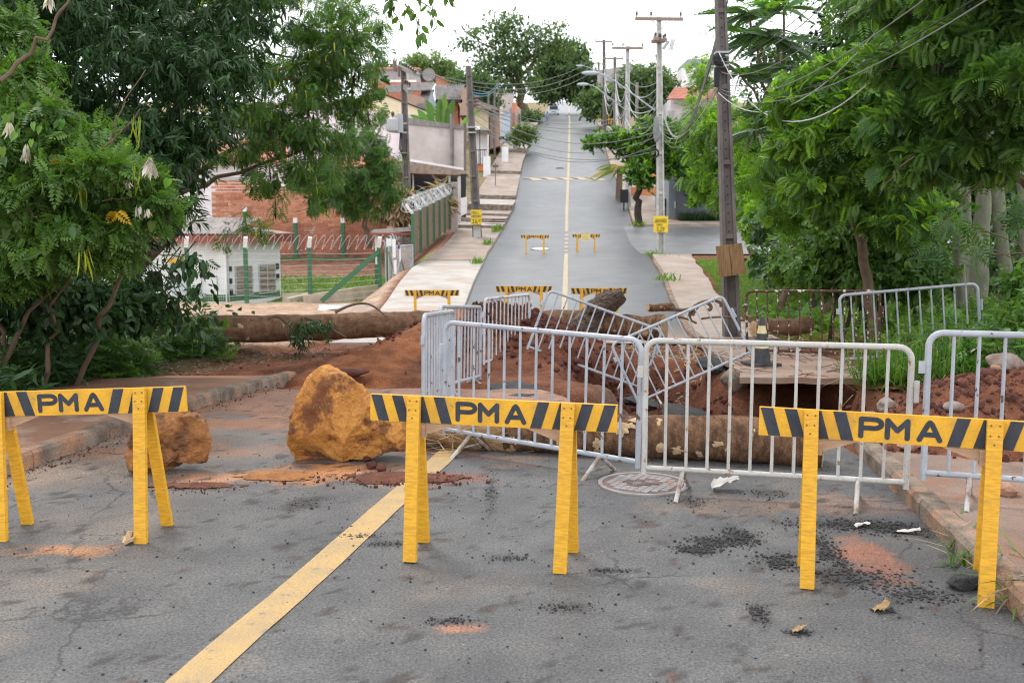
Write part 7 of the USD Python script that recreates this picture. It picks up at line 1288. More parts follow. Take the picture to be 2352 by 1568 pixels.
far_tree('wide spreading umbrella tree rising over the left side of the street', 1208, 292, 150, [(1100, 95, 150, 45, 16, 3), (1150, 60, 150, 45, 16, 3), (1190, 82, 150, 55, 20, 3.5), (1240, 85, 150, 55, 22, 3.5), (1290, 108, 150, 40, 16, 3), (1120, 130, 150, 50, 18, 3), (1180, 130, 150, 50, 16, 3), (1155, 160, 150, 60, 22, 4), (1200, 175, 150, 40, 20, 3), (1112, 175, 148, 35, 30, 3), (1150, 205, 148, 50, 24, 3), (1090, 205, 146, 30, 22, 2), (1165, 42, 150, 25, 6, 2), (1230, 120, 150, 50, 20, 3), (1100, 70, 150, 18, 8, 2)], 1000, .55, 'leaf_far_dark', .75, 7, 13, 'leaf_far', (1190, 150))
far_tree('dense rounded tree leaning over the hilltop road', 1352, 240, 172, [(1290, 165, 172, 52, 45, 5), (1265, 190, 172, 34, 30, 4), (1320, 175, 172, 38, 38, 4), (1290, 205, 172, 55, 22, 4), (1330, 205, 172, 30, 22, 3), (1300, 130, 172, 36, 22, 4)], 2400, .62, 'leaf_far_dark', .4, 8, 6, 'leaf_far')
far_tree('low bush tree spreading on the right verge near the top of the street', 1400, 275, 128, [(1385, 245, 128, 42, 28, 4), (1360, 235, 128, 25, 20, 3), (1420, 240, 128, 28, 28, 3)], 900, .5, 'leaf_far_dark', .3, 9, 4, 'leaf_far')
far_tree('round dark green street tree behind the second pole', 1485, 300, 105, [(1470, 195, 105, 45, 32, 3.5), (1510, 190, 105, 40, 28, 3), (1485, 235, 105, 50, 26, 3), (1450, 220, 104, 25, 25, 2)], 1000, .42, 'leaf_far_dark', .3, 10, 5, 'leaf_far')
far_tree('flat-topped distant tree on the skyline above the brick gable', 985, 190, 185, [(985, 155, 185, 42, 18, 6), (955, 150, 185, 25, 14, 4), (1020, 165, 185, 32, 16, 4), (1045, 172, 185, 22, 14, 4)], 900, .6, 'leaf_far', .4, 11, 6)
far_tree('distant trees showing between the feathery tree and the roofs', 905, 200, 160, [(885, 165, 160, 30, 18, 4), (860, 190, 158, 35, 25, 4)], 500, .6, 'leaf_far_dark', .3, 12, 3)
far_tree('dark tree behind the corrugated roofs beside the leaning pole', 1090, 260, 118, [(1095, 215, 118, 32, 40, 3), (1068, 190, 120, 25, 20, 3), (1120, 240, 118, 30, 25, 3)], 900, .42, 'leaf_far_dark', .25, 13, 4)
far_tree('small clipped street tree on the left pavement', 1203, 345, 101, [(1200, 308, 101, 25, 18, 1.2), (1188, 318, 101, 16, 12, .8), (1214, 315, 101, 16, 12, .8)], 420, .26, 'leaf_far', .08, 14, 3, None, (1203, 325))
far_tree('hedge-like bush beside the far left pavement below the umbrella tree', 1222, 285, 138, [(1225, 270, 138, 18, 14, 1.5), (1205, 272, 138, 14, 12, 1.5)], 260, .4, 'leaf_far_dark', .1, 15, 2)
# broad-leaved tree on the right pavement
al = cl((1380, 325, 60, 38, 12, 1.0), (1440, 318, 60, 45, 22, 1.4), (1490, 300, 60, 40, 26, 1.4), (1455, 350, 60, 45, 22, 1.4), (1500, 345, 60, 50, 28, 1.5), (1480, 390, 59.5, 42, 26, 1.2), (1530, 380, 60, 30, 30, 1.2), (1560, 360, 60, 45, 36, 1.5), (1590, 400, 61, 40, 36, 1.4), (1610, 440, 60, 25, 30, 1.0), (1530, 300, 60, 35, 18, 1.0), (1488, 418, 59.5, 24, 14, .7), (1355, 335, 60, 16, 8, .5))
tree('broad-leaved street tree with bright tiered foliage leaning over the hill road', at(1467, 512, 60.5), al, at(1478, 385, 60.2), .24, .16, [(OVAL, 1500, .30, 'leaf_glossy', dict(m=5, twig=.3, down=-.1, shell=2.2)), (OVAL, 620, .30, 'leaf_bright', dict(m=5, twig=.25, down=-.3, shell=6, nm='outer_leaves'))], 'trunk_dark', 16, 9)
pt_ = thing('palm', 'small drooping palm at the edge of the right pavement', 'palm', tuple(at(1422, 462, 74))); c = at(1424, 388, 74); branch(pt_, at(1421, 463, 74), c, .26, .22, 600, 'trunk_brown', .02, 8, 'trunk')
for k in range(13):
    a = 2 * math.pi * k / 13; r = rng(620 + k); tip = pinnate(16, .10, .30, .95, False); v, f = scatter(*tip, c[None], [[math.cos(a), math.sin(a), r.uniform(.25, .8)]], [[0, 0, 1]], r.uniform(1.5, 2.0)); obj('frond', (v, f), 'palm_green' if k % 3 else 'straw', pt_, world=True)
t = thing('cordyline', 'spiky reddish plant beside the orange wall', 'plant', tuple(at(1508, 480, 66))); c = at(1509, 452, 66)
for k in range(18): r = rng(650 + k); v, f = scatter(LANCE[0] * [1, .5, 1], LANCE[1], c[None], [[r.normal(0, .7), r.normal(0, .4), r.uniform(.1, 1)]], r.normal(size=(1, 3)), r.uniform(.6, 1.0)); obj('leaf', (v, f), 'leaf_dry' if k % 2 else 'straw', t, world=True)
# ---- right woods
back = cl((2010, 90, 30, 190, 170, 2.5), (2280, 200, 28, 260, 330, 2.5), (2100, 420, 29, 260, 170, 2.2), (1780, 190, 33, 70, 90, 2), (1880, 440, 30, 80, 70, 1.5), (1850, 580, 27, 110, 60, 1.2), (2000, 590, 25, 130, 80, 1.2), (2150, 590, 23, 120, 90, 1.2), (2300, 620, 21, 120, 90, 1.2), (1780, 530, 29, 60, 60, 1.2), (2300, 520, 26, 200, 150, 2), (2450, 350, 24, 200, 400, 2), (2020, -90, 30, 380, 160, 2.5))
tree('deep green tree mass closing the back of the right-hand woods', np.array([at(2100, 640, 29)[0], 29, gz(at(2100, 640, 29)[0], 29)]), back, at(2100, 300, 29), .25, .15, [(OVAL, 6200, .22, 'leaf_dark', dict(m=5, twig=.45, shell=1.7)), (OVAL, 2600, .19, 'leaf_vine', dict(m=5, twig=.4, shell=4.5, nm='outer_leaves'))], 'trunk_dark', 21, 8)
ri = cl((2240, 90, 10.2, 170, 80, .8), (2090, 150, 10.8, 90, 45, .5), (2290, 220, 10, 130, 80, .7), (2150, 250, 10.6, 110, 50, .5), (2050, 290, 11, 70, 35, .4), (2190, 370, 10.5, 110, 40, .5), (2090, 380, 11, 70, 35, .4), (2330, 330, 10, 60, 50, .4), (2130, 20, 11, 140, 40, .7), (2310, -40, 10, 160, 60, .8))
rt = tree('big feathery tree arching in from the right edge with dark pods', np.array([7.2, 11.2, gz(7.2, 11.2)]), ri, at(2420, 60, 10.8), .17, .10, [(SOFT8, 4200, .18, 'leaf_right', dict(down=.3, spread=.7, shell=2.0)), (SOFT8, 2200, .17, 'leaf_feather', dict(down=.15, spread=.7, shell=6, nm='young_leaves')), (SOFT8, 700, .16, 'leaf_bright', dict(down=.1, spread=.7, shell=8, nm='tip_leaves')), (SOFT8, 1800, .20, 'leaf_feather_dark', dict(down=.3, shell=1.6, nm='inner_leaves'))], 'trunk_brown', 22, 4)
for k, (x0, y0, x1, y1, w) in enumerate(((2420, 60, 2260, 72, .03), (2290, 75, 2020, 165, .022), (2380, 190, 2170, 240, .016), (2260, 410, 2150, 530, .01), (2400, 320, 2180, 370, .018), (2360, 50, 2080, 30, .02), (2100, 360, 2020, 450, .008), (2240, 330, 2300, 240, .01))): branch(rt, at(x0, y0, 10.2), at(x1, y1, 10.6), w, w * .4, 160 + k, 'twig', .07, 12)
for k, (px, py) in enumerate(((2220, 62), (2243, 66), (2165, 108), (2150, 140), (2162, 150), (2137, 112))):
    c = at(px, py - 6, 10.0); r = rng(700 + k); v, f = scatter(LANCE[0] * [1, .9, 1], LANCE[1], np.repeat(c[None], 5, 0) + r.normal(0, .015, (5, 3)), np.stack([r.normal(0, .25, 5), r.normal(0, .25, 5), -np.ones(5)], 1), r.normal(size=(5, 3)), .12); obj('pod_cluster', (v, f), 'pod_dark', rt, world=True)
rb = cl((1950, 170, 15.5, 100, 70, .8), (1900, 260, 15.5, 110, 70, .8), (1860, 340, 15.5, 90, 60, .7), (1960, 330, 15, 100, 70, .7), (1900, 420, 15.3, 90, 50, .6), (2010, 450, 15, 90, 70, .6), (1990, 240, 15, 90, 70, .6), (1830, 250, 15.8, 60, 40, .5), (2080, 520, 15, 90, 60, .6), (1850, 200, 16, 50, 40, .5))
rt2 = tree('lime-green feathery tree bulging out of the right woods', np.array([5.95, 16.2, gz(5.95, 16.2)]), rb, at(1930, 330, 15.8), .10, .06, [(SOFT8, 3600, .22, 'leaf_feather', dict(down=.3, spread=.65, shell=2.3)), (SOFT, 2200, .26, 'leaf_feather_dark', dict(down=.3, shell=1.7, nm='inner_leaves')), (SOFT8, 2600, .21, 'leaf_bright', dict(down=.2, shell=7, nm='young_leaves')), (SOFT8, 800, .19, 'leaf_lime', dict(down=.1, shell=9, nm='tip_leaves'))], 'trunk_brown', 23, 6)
vm = cl((1880, 620, 17.5, 70, 40, .6), (1820, 610, 19, 50, 40, .6), (1960, 500, 17, 90, 60, .7), (2060, 560, 17, 90, 70, .7), (1920, 580, 17.5, 70, 60, .6), (2000, 640, 17, 90, 50, .6), (2120, 480, 17, 60, 70, .5), (2110, 640, 17, 60, 50, .5), (1900, 460, 17.5, 60, 50, .5))
vt = thing('vine_thicket', 'thicket smothered in heart-shaped vine leaves between the poles and grey trunks', 'thicket', (at(2000, 690, 17.3)[0], 17.3, gz(at(2000, 690, 17.3)[0], 17.3)))
for k in range(8): r = rng(720 + k); branch(vt, [at(1900 + 30 * k, 700, 17.3)[0], 17.3, gz(at(1900 + 30 * k, 700, 17.3)[0], 17.3) - .1], at(1910 + 28 * k, r.uniform(470, 560), 17.2), .045, .015, 740 + k, 'trunk_dark', .1, 9, 'stem')
leaves(OVAL, vm, 2400, .12, 'leaf_vine', 'foliage', vt, 25, m=4, twig=.2, shell=2); leaves(HEART, vm, 900, .13, 'leaf_glossy', 'inner_leaves', vt, 26, down=1.0, up=.2, shell=3); leaves(PINN9, vm, 600, .24, 'leaf_feather', 'outer_leaves', vt, 27, shell=5)
r = rng(28); P, O = clump_pts(vm, 260, r, 10, 0); kp = O[:, 1] < .2; P, O = P[kp], O[kp]
for k in range(len(P)):
    v, f = scatter(*HEART, P[k:k + 1] - [0, .08, 0], [[r.normal(0, .4), -.3, -1]], [[r.normal(0, .35), -1, .4]], r.uniform(.11, .18)); obj('vine_leaf', (v, f), ('leaf_glossy', 'leaf_mid', 'leaf_bright', 'leaf_mid')[k % 4], vt, world=True)
# tree with long palm-like leaves high behind the big pole
jt = thing('long_leaved_tree', 'tall thin tree with long feather-like glossy leaves behind the big pole', 'tree', (at(1790, 640, 24)[0], 24, gz(at(1790, 640, 24)[0], 24)))
p = branch(jt, [at(1805, 640, 24)[0], 24, gz(at(1805, 640, 24)[0], 24)], at(1800, 320, 24), .10, .07, 800, 'trunk_brown', .05, 10, 'trunk'); k2 = 0
for hx, hy in ((1742, 80), (1700, 170), (1785, 90), (1765, 250), (1735, 300), (1820, 160), (1720, 30), (1800, 20)):
    hub = at(hx, hy, 23.8); branch(jt, p[-1], hub, .05, .025, 810 + k2, 'trunk_brown', .06, 8, 'limb'); 
    for j in range(14):
        r = rng(830 + k2 * 20 + j); a = r.uniform(0, 2 * math.pi); v, f = scatter(*ROSETTE_F, hub[None], [[math.cos(a), math.sin(a), r.uniform(-.1, .6)]], [[0, 0, 1]], r.uniform(.75, 1.1)); obj('leaf', (v, f), 'leaf_rosette' if j % 4 else 'leaf_mid', jt, world=True)
    k2 += 1
for lb, x0, y0, x1, y1, Y in (('thin leaning pale trunk rising through the upper right leaves', 1955, 260, 2012, 15, 21), ('short bare trunk stub showing high among the right leaves', 2035, 140, 2046, 70, 21)):
    b = at(x0, y0, Y); g = gz(at(x0 - 60, 640, Y)[0], Y); t = thing('slender_tree', lb, 'tree', (at(x0 - 60, 640, Y)[0], Y, g)); branch(t, [at(x0 - 60, 640, Y)[0], Y, g - .1], b, .12, .10, 870 + x0, 'trunk_brown', .02, 8, 'trunk'); branch(t, b, at(x1, y1, Y), .10, .08, 871, 'trunk_brown', .01, 8, 'trunk'); leaves(SOFT, [(at(x1, y1, Y) + [0, 0, .3], np.array([1.1, .8, .5]))], 250, .4, 'leaf_mid', 'crown', t, 872 + x0)
# grey trunks at the right edge
for k, (lb, xb, yb, xt, yt, Y, r0, r1) in enumerate((('thick pale grey-green trunk, leaning left at its top, second from the right edge', 2318, 690, 2268, 300, 16.5, .125, .095), ('pale trunk cut by the right edge of the photo', 2362, 690, 2342, 240, 16.0, .115, .09), ('broad shaded grey trunk flaring at its foot behind the paler trunks', 2242, 690, 2262, 330, 18.5, .21, .11), ('slim mottled trunk wrapped in dark vine stubs, leftmost of the grey trunks', 2215, 700, 2196, 440, 17.2, .105, .085), ('tall grey trunk rising behind the slim mottled one', 2225, 640, 2212, 350, 19.5, .17, .15))):
    b = at(xb, yb, Y); b[2] = gz(b[0], Y); t = thing('grey_tree', lb, 'tree', tuple(b)); branch(t, b - [0, 0, .1], at(xt, yt, Y), r0, r1, 880 + k, 'trunk_grey', .03, 14, 'trunk', 14); top = at(xt, yt, Y); branch(t, top, top + [(-.3 if k % 2 else .25), .2, 2.6], r1, r1 * .6, 890 + k, 'trunk_grey', .03, 8, 'trunk', 12); leaves(SOFT, [(top + [0, 0, 1.8], np.array([1.4, 1.0, .9]))], 420, .36, 'leaf_feather_dark', 'crown', t, 900 + k)
lf = cl((2170, 500, 12.5, 50, 22, .3), (2330, 470, 12, 30, 30, .3), (2250, 560, 13, 30, 15, .2), (2345, 640, 12.5, 25, 40, .3), (2140, 570, 14, 35, 30, .3))
t = thing('trailing_leaves', 'loose feathery sprays trailing before the grey trunks', 'foliage', (8.0, 12.6, .6)); leaves(SOFT, lf, 90, .3, 'leaf_feather_dark', 'foliage', t, 29, down=.7); leaves(OVAL, lf[3:4] + cl((2335, 720, 12, 40, 40, .4)), 260, .10, 'leaf_mid', 'broad_leaves', t, 30, m=3, twig=.15)
for k in range(5): branch(t, [8.0 + .1 * k, 12.6, .5], lf[k][0], .02, .006, 910 + k, 'twig', .1, 8, 'stem')
# small feathery saplings by the junction
for k, (lb, bx, by, Y, rows, tx, ty) in enumerate((('feathery sapling with a leaning dark trunk behind the big pole', 1872, 640, 23, ((1790, 460, 23, 60, 50, .8), (1760, 400, 23, 50, 40, .7), (1830, 510, 23, 55, 40, .7), (1800, 400, 23.5, 60, 40, .7), (1855, 440, 23.5, 60, 50, .8)), 1790, 470), ('feathery tree standing right of the junction, over the grey house wall', 1738, 575, 40, ((1640, 320, 40, 60, 55, 1.4), (1690, 380, 40, 60, 50, 1.3), (1600, 290, 41, 50, 40, 1.3), (1660, 430, 39.5, 45, 45, 1.1), (1610, 420, 40, 35, 30, .8), (1720, 300, 40, 60, 60, 1.3), (1640, 255, 41, 50, 30, 1.0), (1600, 170, 44, 30, 40, .9)), 1690, 420), ('second dark-stemmed sapling beyond the grass verge', 1775, 560, 34, ((1740, 330, 34, 50, 60, 1.2), (1760, 430, 34, 50, 50, 1.1), (1740, 500, 33, 30, 40, .8)), 1760, 420))):
    b = at(bx, by, Y); b[2] = gz(b[0], Y); tree(lb, b, cl(*rows), at(tx, ty, Y), .09 if k == 0 else .13, .05, [(BIPC if k == 0 else SOFT, 1200, .30 if k == 0 else .5, 'leaf_bright', dict(down=.3, shell=2.3)), (SOFT, 700, .34 if k == 0 else .5, 'leaf_mid', dict(down=.3, shell=1.8, nm='inner_leaves')), (OVAL, 300, .10 if k == 0 else .16, 'leaf_glossy', dict(m=5, twig=.25, shell=3, nm='broad_leaves'))], 'trunk_dark' if k != 1 else 'trunk_brown', 30 + k, 5, name='sapling')
# grasses and weeds on the right
def blades(name, label, n, region, L, w, mt, seed, lean=.5, kind='stuff', cat='grass', parent=None):
    r = rng(seed); x, y = region(r, n); P = np.stack([x, y, ground_z(x, y, False) - .01], 1); D = norm(np.stack([r.normal(0, lean, len(x)), r.normal(0, lean, len(x)), np.ones(len(x))], 1)); s_ = L * r.uniform(.45, 1.15, len(x)); N = norm(r.normal(size=P.shape) * [1, 1, .2]); tv = BLADE[0].copy(); tv[:, 2] *= 2.2
    v, f = scatter(tv, BLADE[1], P, D, N, np.stack([s_, np.full(len(x), w), s_], 1)); return obj(name, (v, f), mt, parent, label=None if parent else label, cat=None if parent else cat, kind=kind, world=parent is not None, prim=rndv(tv, len(P), r))
def reg_rb(r, n):
    y = r.uniform(11.5, 36, n); return RP(y) + np.where((y > 14) & (y < 21), 1.5, .15) + np.abs(r.normal(0, 2.2, n)) + .25 * np.sin(y * 2), y
blades('grass', 'green grass along the foot of the right woods', 9000, reg_rb, .28, .012, 'grass_green', 61, .6)
blades('grass', 'bright low grass on the verge below the junction', 9000, lambda r, n: (lambda y: (RP(y) + .2 + r.random(n) ** 1.3 * np.interp(y, [28, 36, 46], [2.0, 3.5, 3.0]), y))(r.uniform(28, 46, n)), .20, .02, 'grass_lawn', 62, .8)
blades('grass', 'bright mown lawn behind the wire fence', 14000, lambda r, n: (r.uniform(-13, -5.2, n), r.uniform(42.4, 50, n)), .13, .025, 'grass_lawn', 63, .8)
ground_cover('weeds', 'mixed leafy weeds carpeting the right bank', 3600, lambda r, n: (lambda y: (RP(y) + np.where((y > 14) & (y < 20), 1.2, .3) + np.abs(r.normal(0, 2.0, n)), y))(r.uniform(11.5, 27, n)), PINN, .24, 'leaf_mid', 64, .35, 0)
ground_cover('weeds', 'feathery bright seedlings on the right bank', 1500, lambda r, n: (lambda y: (RP(y) + .3 + np.abs(r.normal(0, 2.2, n)), y))(r.uniform(13, 27, n)), BIPC, .28, 'leaf_bright', 65, .4, 0)
ground_cover('weeds', 'broad-leaved weeds by the right barriers', 900, lambda r, n: (5.4 + np.abs(r.normal(0, 1.0, n)), r.uniform(9.4, 13.5, n)), HEART, .13, 'leaf_glossy', 66, .5, .2)
ground_cover('leaf_litter', 'dry leaves and bark scraps on the ground behind the hole', 2400, lambda r, n: (r.uniform(2.0, 7, n), r.uniform(14.6, 20.5, n)), LANCE, .12, 'straw', 67, .03, 0, .15)
ground_cover('leaf_litter', 'scraps of leaves and bark on the dirt around the fallen trunk', 1500, lambda r, n: (r.uniform(-9, -1, n), r.uniform(14.5, 19, n)), LANCE, .10, 'leaf_dry', 68, .03, 0, .15)
for k, (x, y, n, L, lb) in enumerate(((4.55, 11.75, 300, .75, 'big clump of long arching grass on the rim of the hole'), (5.2, 11.9, 220, .7, 'second clump of long grass right of the rim, under the trees'), (6.3, 11.3, 200, .7, 'tall grass clump behind the right-hand crowd barrier'), (5.9, 12.9, 200, .8, 'tall grass clump against the grey barrier in the weeds'))):
    t = thing('grass_clump', lb, 'grass clump', (x, y, gz(x, y))); r = rng(930 + k); P = np.stack([x + r.normal(0, .13, n), y + r.normal(0, .12, n), np.full(n, max(gz(x, y), .0) + .02)], 1); D = norm(np.stack([r.normal(-.15, .55, n), r.normal(-.3, .5, n), np.ones(n)], 1)); s_ = L * r.uniform(.4, 1.1, n); tv = BLADE[0].copy(); tv[:, 2] *= -3.6; tv[6, 2] = -.55; tv[4:6, 2] = -.25
    v, f = scatter(tv, BLADE[1], P, D, norm(np.stack([-D[:, 0], -D[:, 1], .5 * np.ones(n)], 1)), np.stack([s_, np.full(n, .018), s_], 1)); obj('blades', (v, f), 'grass_green', t, world=True, prim=rndv(tv, n, r))
    v, f = scatter(tv, BLADE[1], P[:30], D[:30] + [0, -.3, -.4], norm(np.stack([-D[:30, 0], -D[:30, 1], .5 * np.ones(30)], 1)), np.stack([s_[:30], np.full(30, .016), s_[:30]], 1)); obj('dry_blades', (v, f), 'straw', t, world=True)
for k, (px, py, n, L) in enumerate(((2205, 1262, 16, .30), (2190, 1300, 14, .26), (2300, 1320, 26, .28), (2335, 1385, 26, .34), (2345, 1340, 18, .3), (2215, 1235, 8, .24))):
    c = onz(px, py, .0); t = thing('grass_tuft', ('grass tuft in the gutter beside the dark asphalt lump', 'drooping straw-tipped tuft left of the barrier legs', 'green tuft between the barrier leg and the kerb', 'leafy tuft at the lower right corner', 'tuft on the kerb at the right edge', 'single tall tuft rising against the kerb')[k], 'grass tuft', tuple(c)); r = rng(950 + k); P = c + np.stack([r.normal(0, .035, n), r.normal(0, .03, n), np.full(n, .0)], 1); D = norm(np.stack([r.normal(0, .75, n), r.normal(-.1, .5, n), r.uniform(.25, 1.2, n)], 1)); s_ = L * r.uniform(.5, 1.1, n); tv = BLADE[0].copy(); tv[6, 2] = -.5; tv[4:6, 2] = -.22
    for q in range(n): v, f = scatter(tv, BLADE[1], P[q:q + 1], D[q:q + 1], [[-D[q, 0], -D[q, 1], .6]], np.array([[s_[q], .014, s_[q]]])); obj('blade', (v, f), 'grass_green' if q % 5 else 'straw', t, world=True)
gr = rng(970); t = thing('planting_strip', 'dark strappy border plants at the foot of the grey house wall', 'plants', tuple(at(1640, 512, 62))); P = np.stack([gr.uniform(at(1560, 510, 62.2)[0], at(1760, 510, 62.2)[0], 900), gr.uniform(62.0, 62.4, 900), np.full(900, at(1600, 508, 62)[2])], 1); D = norm(np.stack([gr.normal(0, .5, 900), gr.normal(0, .4, 900), np.ones(900)], 1)); v, f = scatter(*BLADE, P, D, gr.normal(size=P.shape), np.stack([gr.uniform(.4, .85, 900), np.full(900, .04), np.full(900, .6)], 1)); obj('blades', (v, f), 'leaf_dark', t, world=True, prim=rndv(BLADE[0], 900, gr))
# vines and roots over the fallen trunk
c = at(695, 745, 16.2); hv = [(c + [0, 0, -.05], np.array([.35, .18, .15])), (at(745, 745, 16.4), np.array([.12, .1, .22])), (at(690, 780, 16.1), np.array([.18, .12, .2]))]
t = thing('wilted_branch', 'wilted leafy branch draped over the fallen trunk', 'branch', tuple(c - [0, .1, .5])); leaves(LANCE, hv, 120, .10, 'leaf_dark', 'leaves', t, 71, m=6, twig=.1, down=.9)
for k, (pts, w) in enumerate((([(615, 731), (640, 728), (662, 745), (690, 772)], .03), ([(770, 718), (800, 703), (840, 697), (870, 712), (890, 728)], .026), ([(700, 728), (740, 745), (795, 775)], .03), ([(665, 738), (655, 760), (672, 790)], .012), ([(755, 735), (770, 760), (790, 765)], .01), ([(815, 765), (830, 738), (865, 748)], .009), ([(880, 735), (855, 728), (825, 745)], .012))):
    q = np.array([at(a, b, 16.3 + .25 * (a - 600) / 300) for a, b in pts]); u = np.linspace(0, 1, len(q)); uu = np.linspace(0, 1, 14); from scipy.interpolate import CubicSpline; p = CubicSpline(u, q)(uu); obj('stem' if k < 4 else 'vine', MB().tube(p, w * (1 - .5 * uu), 7), 'trunk_brown', t, world=True, smooth=50)
t = thing('loose_roots', 'tangle of curved bare roots and sticks lying by the foot of the big pole', 'roots', tuple(at(1600, 735, 19.8)))
for k, pts in enumerate(([(1545, 705), (1560, 712), (1600, 708)], [(1585, 735), (1600, 700), (1640, 690), (1655, 705)], [(1590, 725), (1615, 695), (1632, 702), (1625, 712)], [(1610, 732), (1650, 728), (1690, 730)], [(1600, 742), (1560, 728), (1540, 735)], [(1700, 735), (1760, 742), (1790, 755)])):
    q = np.array([at(a, b, 19.6) for a, b in pts]); p = CubicSpline(np.linspace(0, 1, len(q)), q)(np.linspace(0, 1, 14)); obj('root', MB().tube(p, .035 if k < 3 else .022, 7), 'trunk_brown', t, world=True, smooth=50)
sk = rng(980); mb = MB()
for _ in range(420):
    x, y = (sk.uniform(1.5, 7), sk.uniform(12, 20)) if sk.random() < .7 else (sk.uniform(-8, -1), sk.uniform(14.5, 18)); z = float(ground_z(np.array([x]), np.array([y]), False)[0]) + .1 * (abs(x) < 6) ; a = sk.uniform(0, math.pi); L = sk.uniform(.1, .45)
    if RE(y) - .1 < x < RP(y) and 12 < y < 19.6: z = np.interp(y, [12, 14, 19.6], [.03, -.05, -.35])
    else: z = float(ground_z(np.array([x]), np.array([y]), False)[0]) + .02
    mb.bar([x, y, z], [x + L * math.cos(a), y + L * math.sin(a), z + .03], .008, .008)
obj('twigs', mb, 'twig', label='broken twigs scattered over slab and soil beyond the hole', cat='twigs', kind='stuff')
# ---------------------------------------------------------------- small things farther off
def disc(px, py, rx, Y, name, label, mt, cat):
    c = at(px, py, Y); z = float(froad(np.array([c[0]]), np.array([Y]))[0]); sl = float(road_z(Y + 1) - road_z(Y)); m = trimesh.creation.cylinder(rx, .02, sections=28); v = np.array(m.vertices); v[:, 2] += v[:, 1] * sl
    t = thing(name, label, cat, (c[0], Y, z + .02)); obj('lid', (v, np.array(m.faces)), mt, t); m = trimesh.creation.annulus(rx, rx + .07, .03, sections=28); v = np.array(m.vertices); v[:, 2] += v[:, 1] * sl; obj('rim', (v, np.array(m.faces)), 'iron_cover', t)
disc(1286, 385, .36, 89.5, 'manhole_cover', 'dark manhole cover in the left lane above the speed hump', 'black_iron', 'manhole cover')
disc(1241, 569, .42, 50.5, 'manhole_cover', 'pale manhole cover behind the left barrier at the junction', 'sign_white', 'manhole cover')
def sheet(px, py, Y, w, l, rz, label, mt, h=.03, name='cardboard_sheet', cat='litter'):
    c = at(px, py, Y); z = gz(c[0], Y); n = 7; u, q = np.meshgrid(np.linspace(-.5, .5, n), np.linspace(-.5, .5, n), indexing='ij'); v = np.stack([u * w, q * l, h + .12 * nz(np.stack([u, q, u * 0], -1), 2, 3, int(px)) + .1 * q], -1).reshape(-1, 3) @ rotz(rz)[:3, :3].T; f = grid_faces(n, n)
    obj(name, MB().add(v + [c[0], Y, z], f).add(v + [c[0], Y, z - .015], f[:, ::-1]), mt, label=label, cat=cat)
sheet(795, 684, 37.0, 2.0, 1.1, .2, 'flat mauve-grey cardboard sheet lying on the dirt before the green brace', 'plaster_mauve')
sheet(757, 690, 36.0, .8, .4, -.3, 'crumpled white plastic beside the cardboard sheet', 'sign_white')
sheet(1000, 708, 24.0, .5, .3, .3, 'white scrap on the pale pavement by the trestle barrier', 'paper')
c = at(1140, 496, 60.2); zt = float(road_z(60.2)) + .55
t = thing('stone_slabs', 'two stone slabs stacked on the stepped left pavement', 'slabs', (c[0], 60.2, zt - .2)); v, f = blob(5, 3, .2, (.75, .45, .06)); obj('slab', (v + [0, 0, .0], f), 'pave_pink', t); v, f = blob(6, 3, .3, (.5, .3, .06)); obj('slab', (v + [.1, 0, .10], f), 'step_riser', t)
c = at(1410, 300, 108); zg = gz(c[0], 108); t = thing('litter_basket', 'yellow wire litter basket on a grey post by the right verge', 'litter basket', (c[0], 108, zg)); zt = at(1410, 286, 108)[2]
obj('post', MB().boxb((-.25, -.2, -.3), (.25, .2, zt - zg)), 'pole_concrete', t)
for k in range(9): a = 2 * math.pi * k / 9; obj('rod', MB().tube([(.55 * math.cos(a), .4 * math.sin(a), zt - zg), (.65 * math.cos(a), .5 * math.sin(a), zt - zg + .55 + (.6 if k == 4 else 0))], .05, 5), 'awning_yellow', t)
obj('rim', MB().tube([(.65 * math.cos(a), .5 * math.sin(a), zt - zg + .5) for a in np.linspace(0, 2 * math.pi, 19)], .05, 5), 'awning_yellow', t)
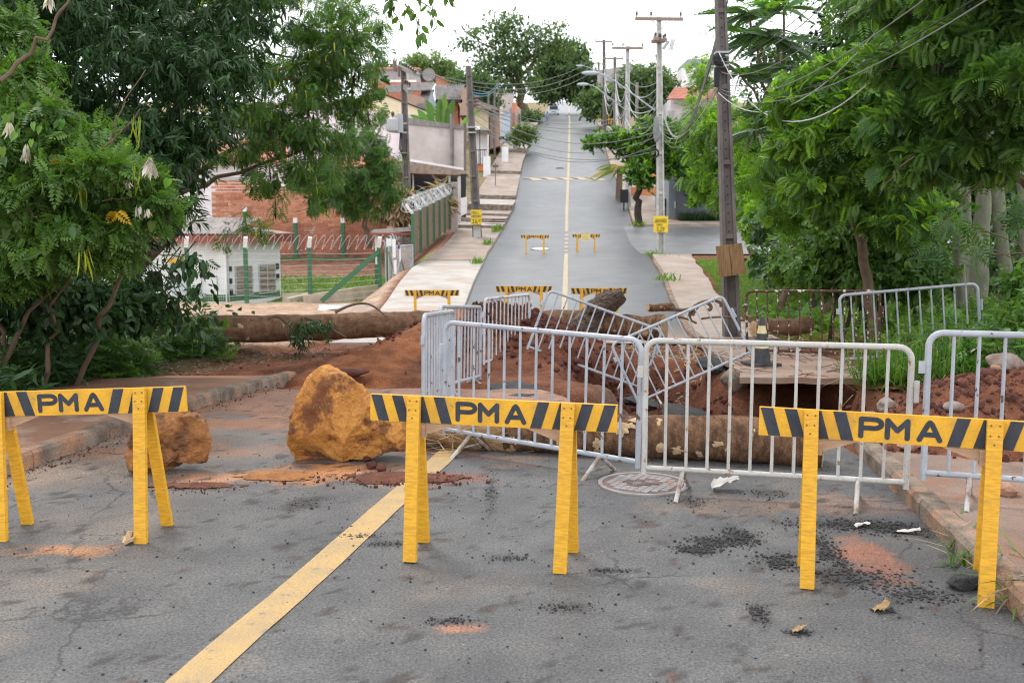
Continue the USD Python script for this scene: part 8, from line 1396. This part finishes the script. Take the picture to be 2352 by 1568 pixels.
c = at(1433, 472, 68.6); zg = gz(c[0], 68.6); t = thing('litter_bin', 'black slatted litter bin beside the second pale pole', 'bin', (c[0], 68.6, zg)); obj('stand', MB().boxb((-.05, -.05, 0), (.05, .05, .9)), 'black_iron', t); obj('body', MB().boxb((-.27, -.2, .62), (.27, .2, 1.5)), 'black_iron', t)
for k in range(6): obj('slat', MB().boxb((-.285, -.225, .68 + .135 * k), (.285, -.2, .76 + .135 * k)), 'box_black', t)
c = at(1138, 420, 79); zg = gz(c[0], 79); t = thing('service_post', 'slim steel post with small plate on the stepped pavement', 'post', (c[0], 79, zg)); obj('shaft', MB().tube([(0, 0, 0), (0, 0, at(1138, 376, 79)[2] - zg)], .04, 6), 'pole_dark', t); obj('plate', MB().box((0, 0, at(1138, 382, 79)[2] - zg), (.45, .06, .18)), 'pole_dark', t)
for k, (px, py, Y, n) in enumerate(((1178, 497, 58, 90), (1188, 505, 57, 70), (1168, 552, 52, 60), (1112, 608, 43, 60), (1095, 556, 55.6, 40), (1524, 594, 47.5, 120), (1502, 584, 48.2, 50), (1468, 515, 60.2, 50), (905, 668, 41.5, 160), (1385, 652, 36, 40))):
    c = at(px, py, Y); r = rng(990 + k); c = np.array([LE(Y) - .25, Y, road_z(Y) + .2]) if k < 4 else np.array([RE(Y) + .12, Y, road_z(Y) + .2]) if k == 9 else c; x = c[0] + r.normal(0, .12 if k < 4 else .25, n); y = Y + r.normal(0, .4, n); P = np.stack([x, y, np.full(n, c[2] - .08)], 1); D = norm(np.stack([r.normal(0, .6, n), r.normal(0, .6, n), np.ones(n)], 1)); s_ = .38 * r.uniform(.4, 1.1, n); v, f = scatter(*BLADE, P, D, r.normal(size=P.shape) * [1, 1, .2], np.stack([s_, np.full(n, .045), s_], 1))
    obj('weed_tuft', (v, f), 'grass_lawn', label=('weeds at the kerb beside the stone slabs', 'weeds on the kerb just below the stone slabs', 'weeds in the left kerb opposite the junction barriers', 'small weeds on the left kerb near the gate', 'weeds at the foot of the leaning left pole', 'bright weeds round the foot of the corner pole', 'weeds at the kerb corner left of the corner pole', 'weeds around the broad-leaved street tree', 'grass growing at the foot of the mesh gate', 'weeds at the right kerb below the junction')[k], cat='weeds', kind='stuff', prim=rndv(BLADE[0], n, r))
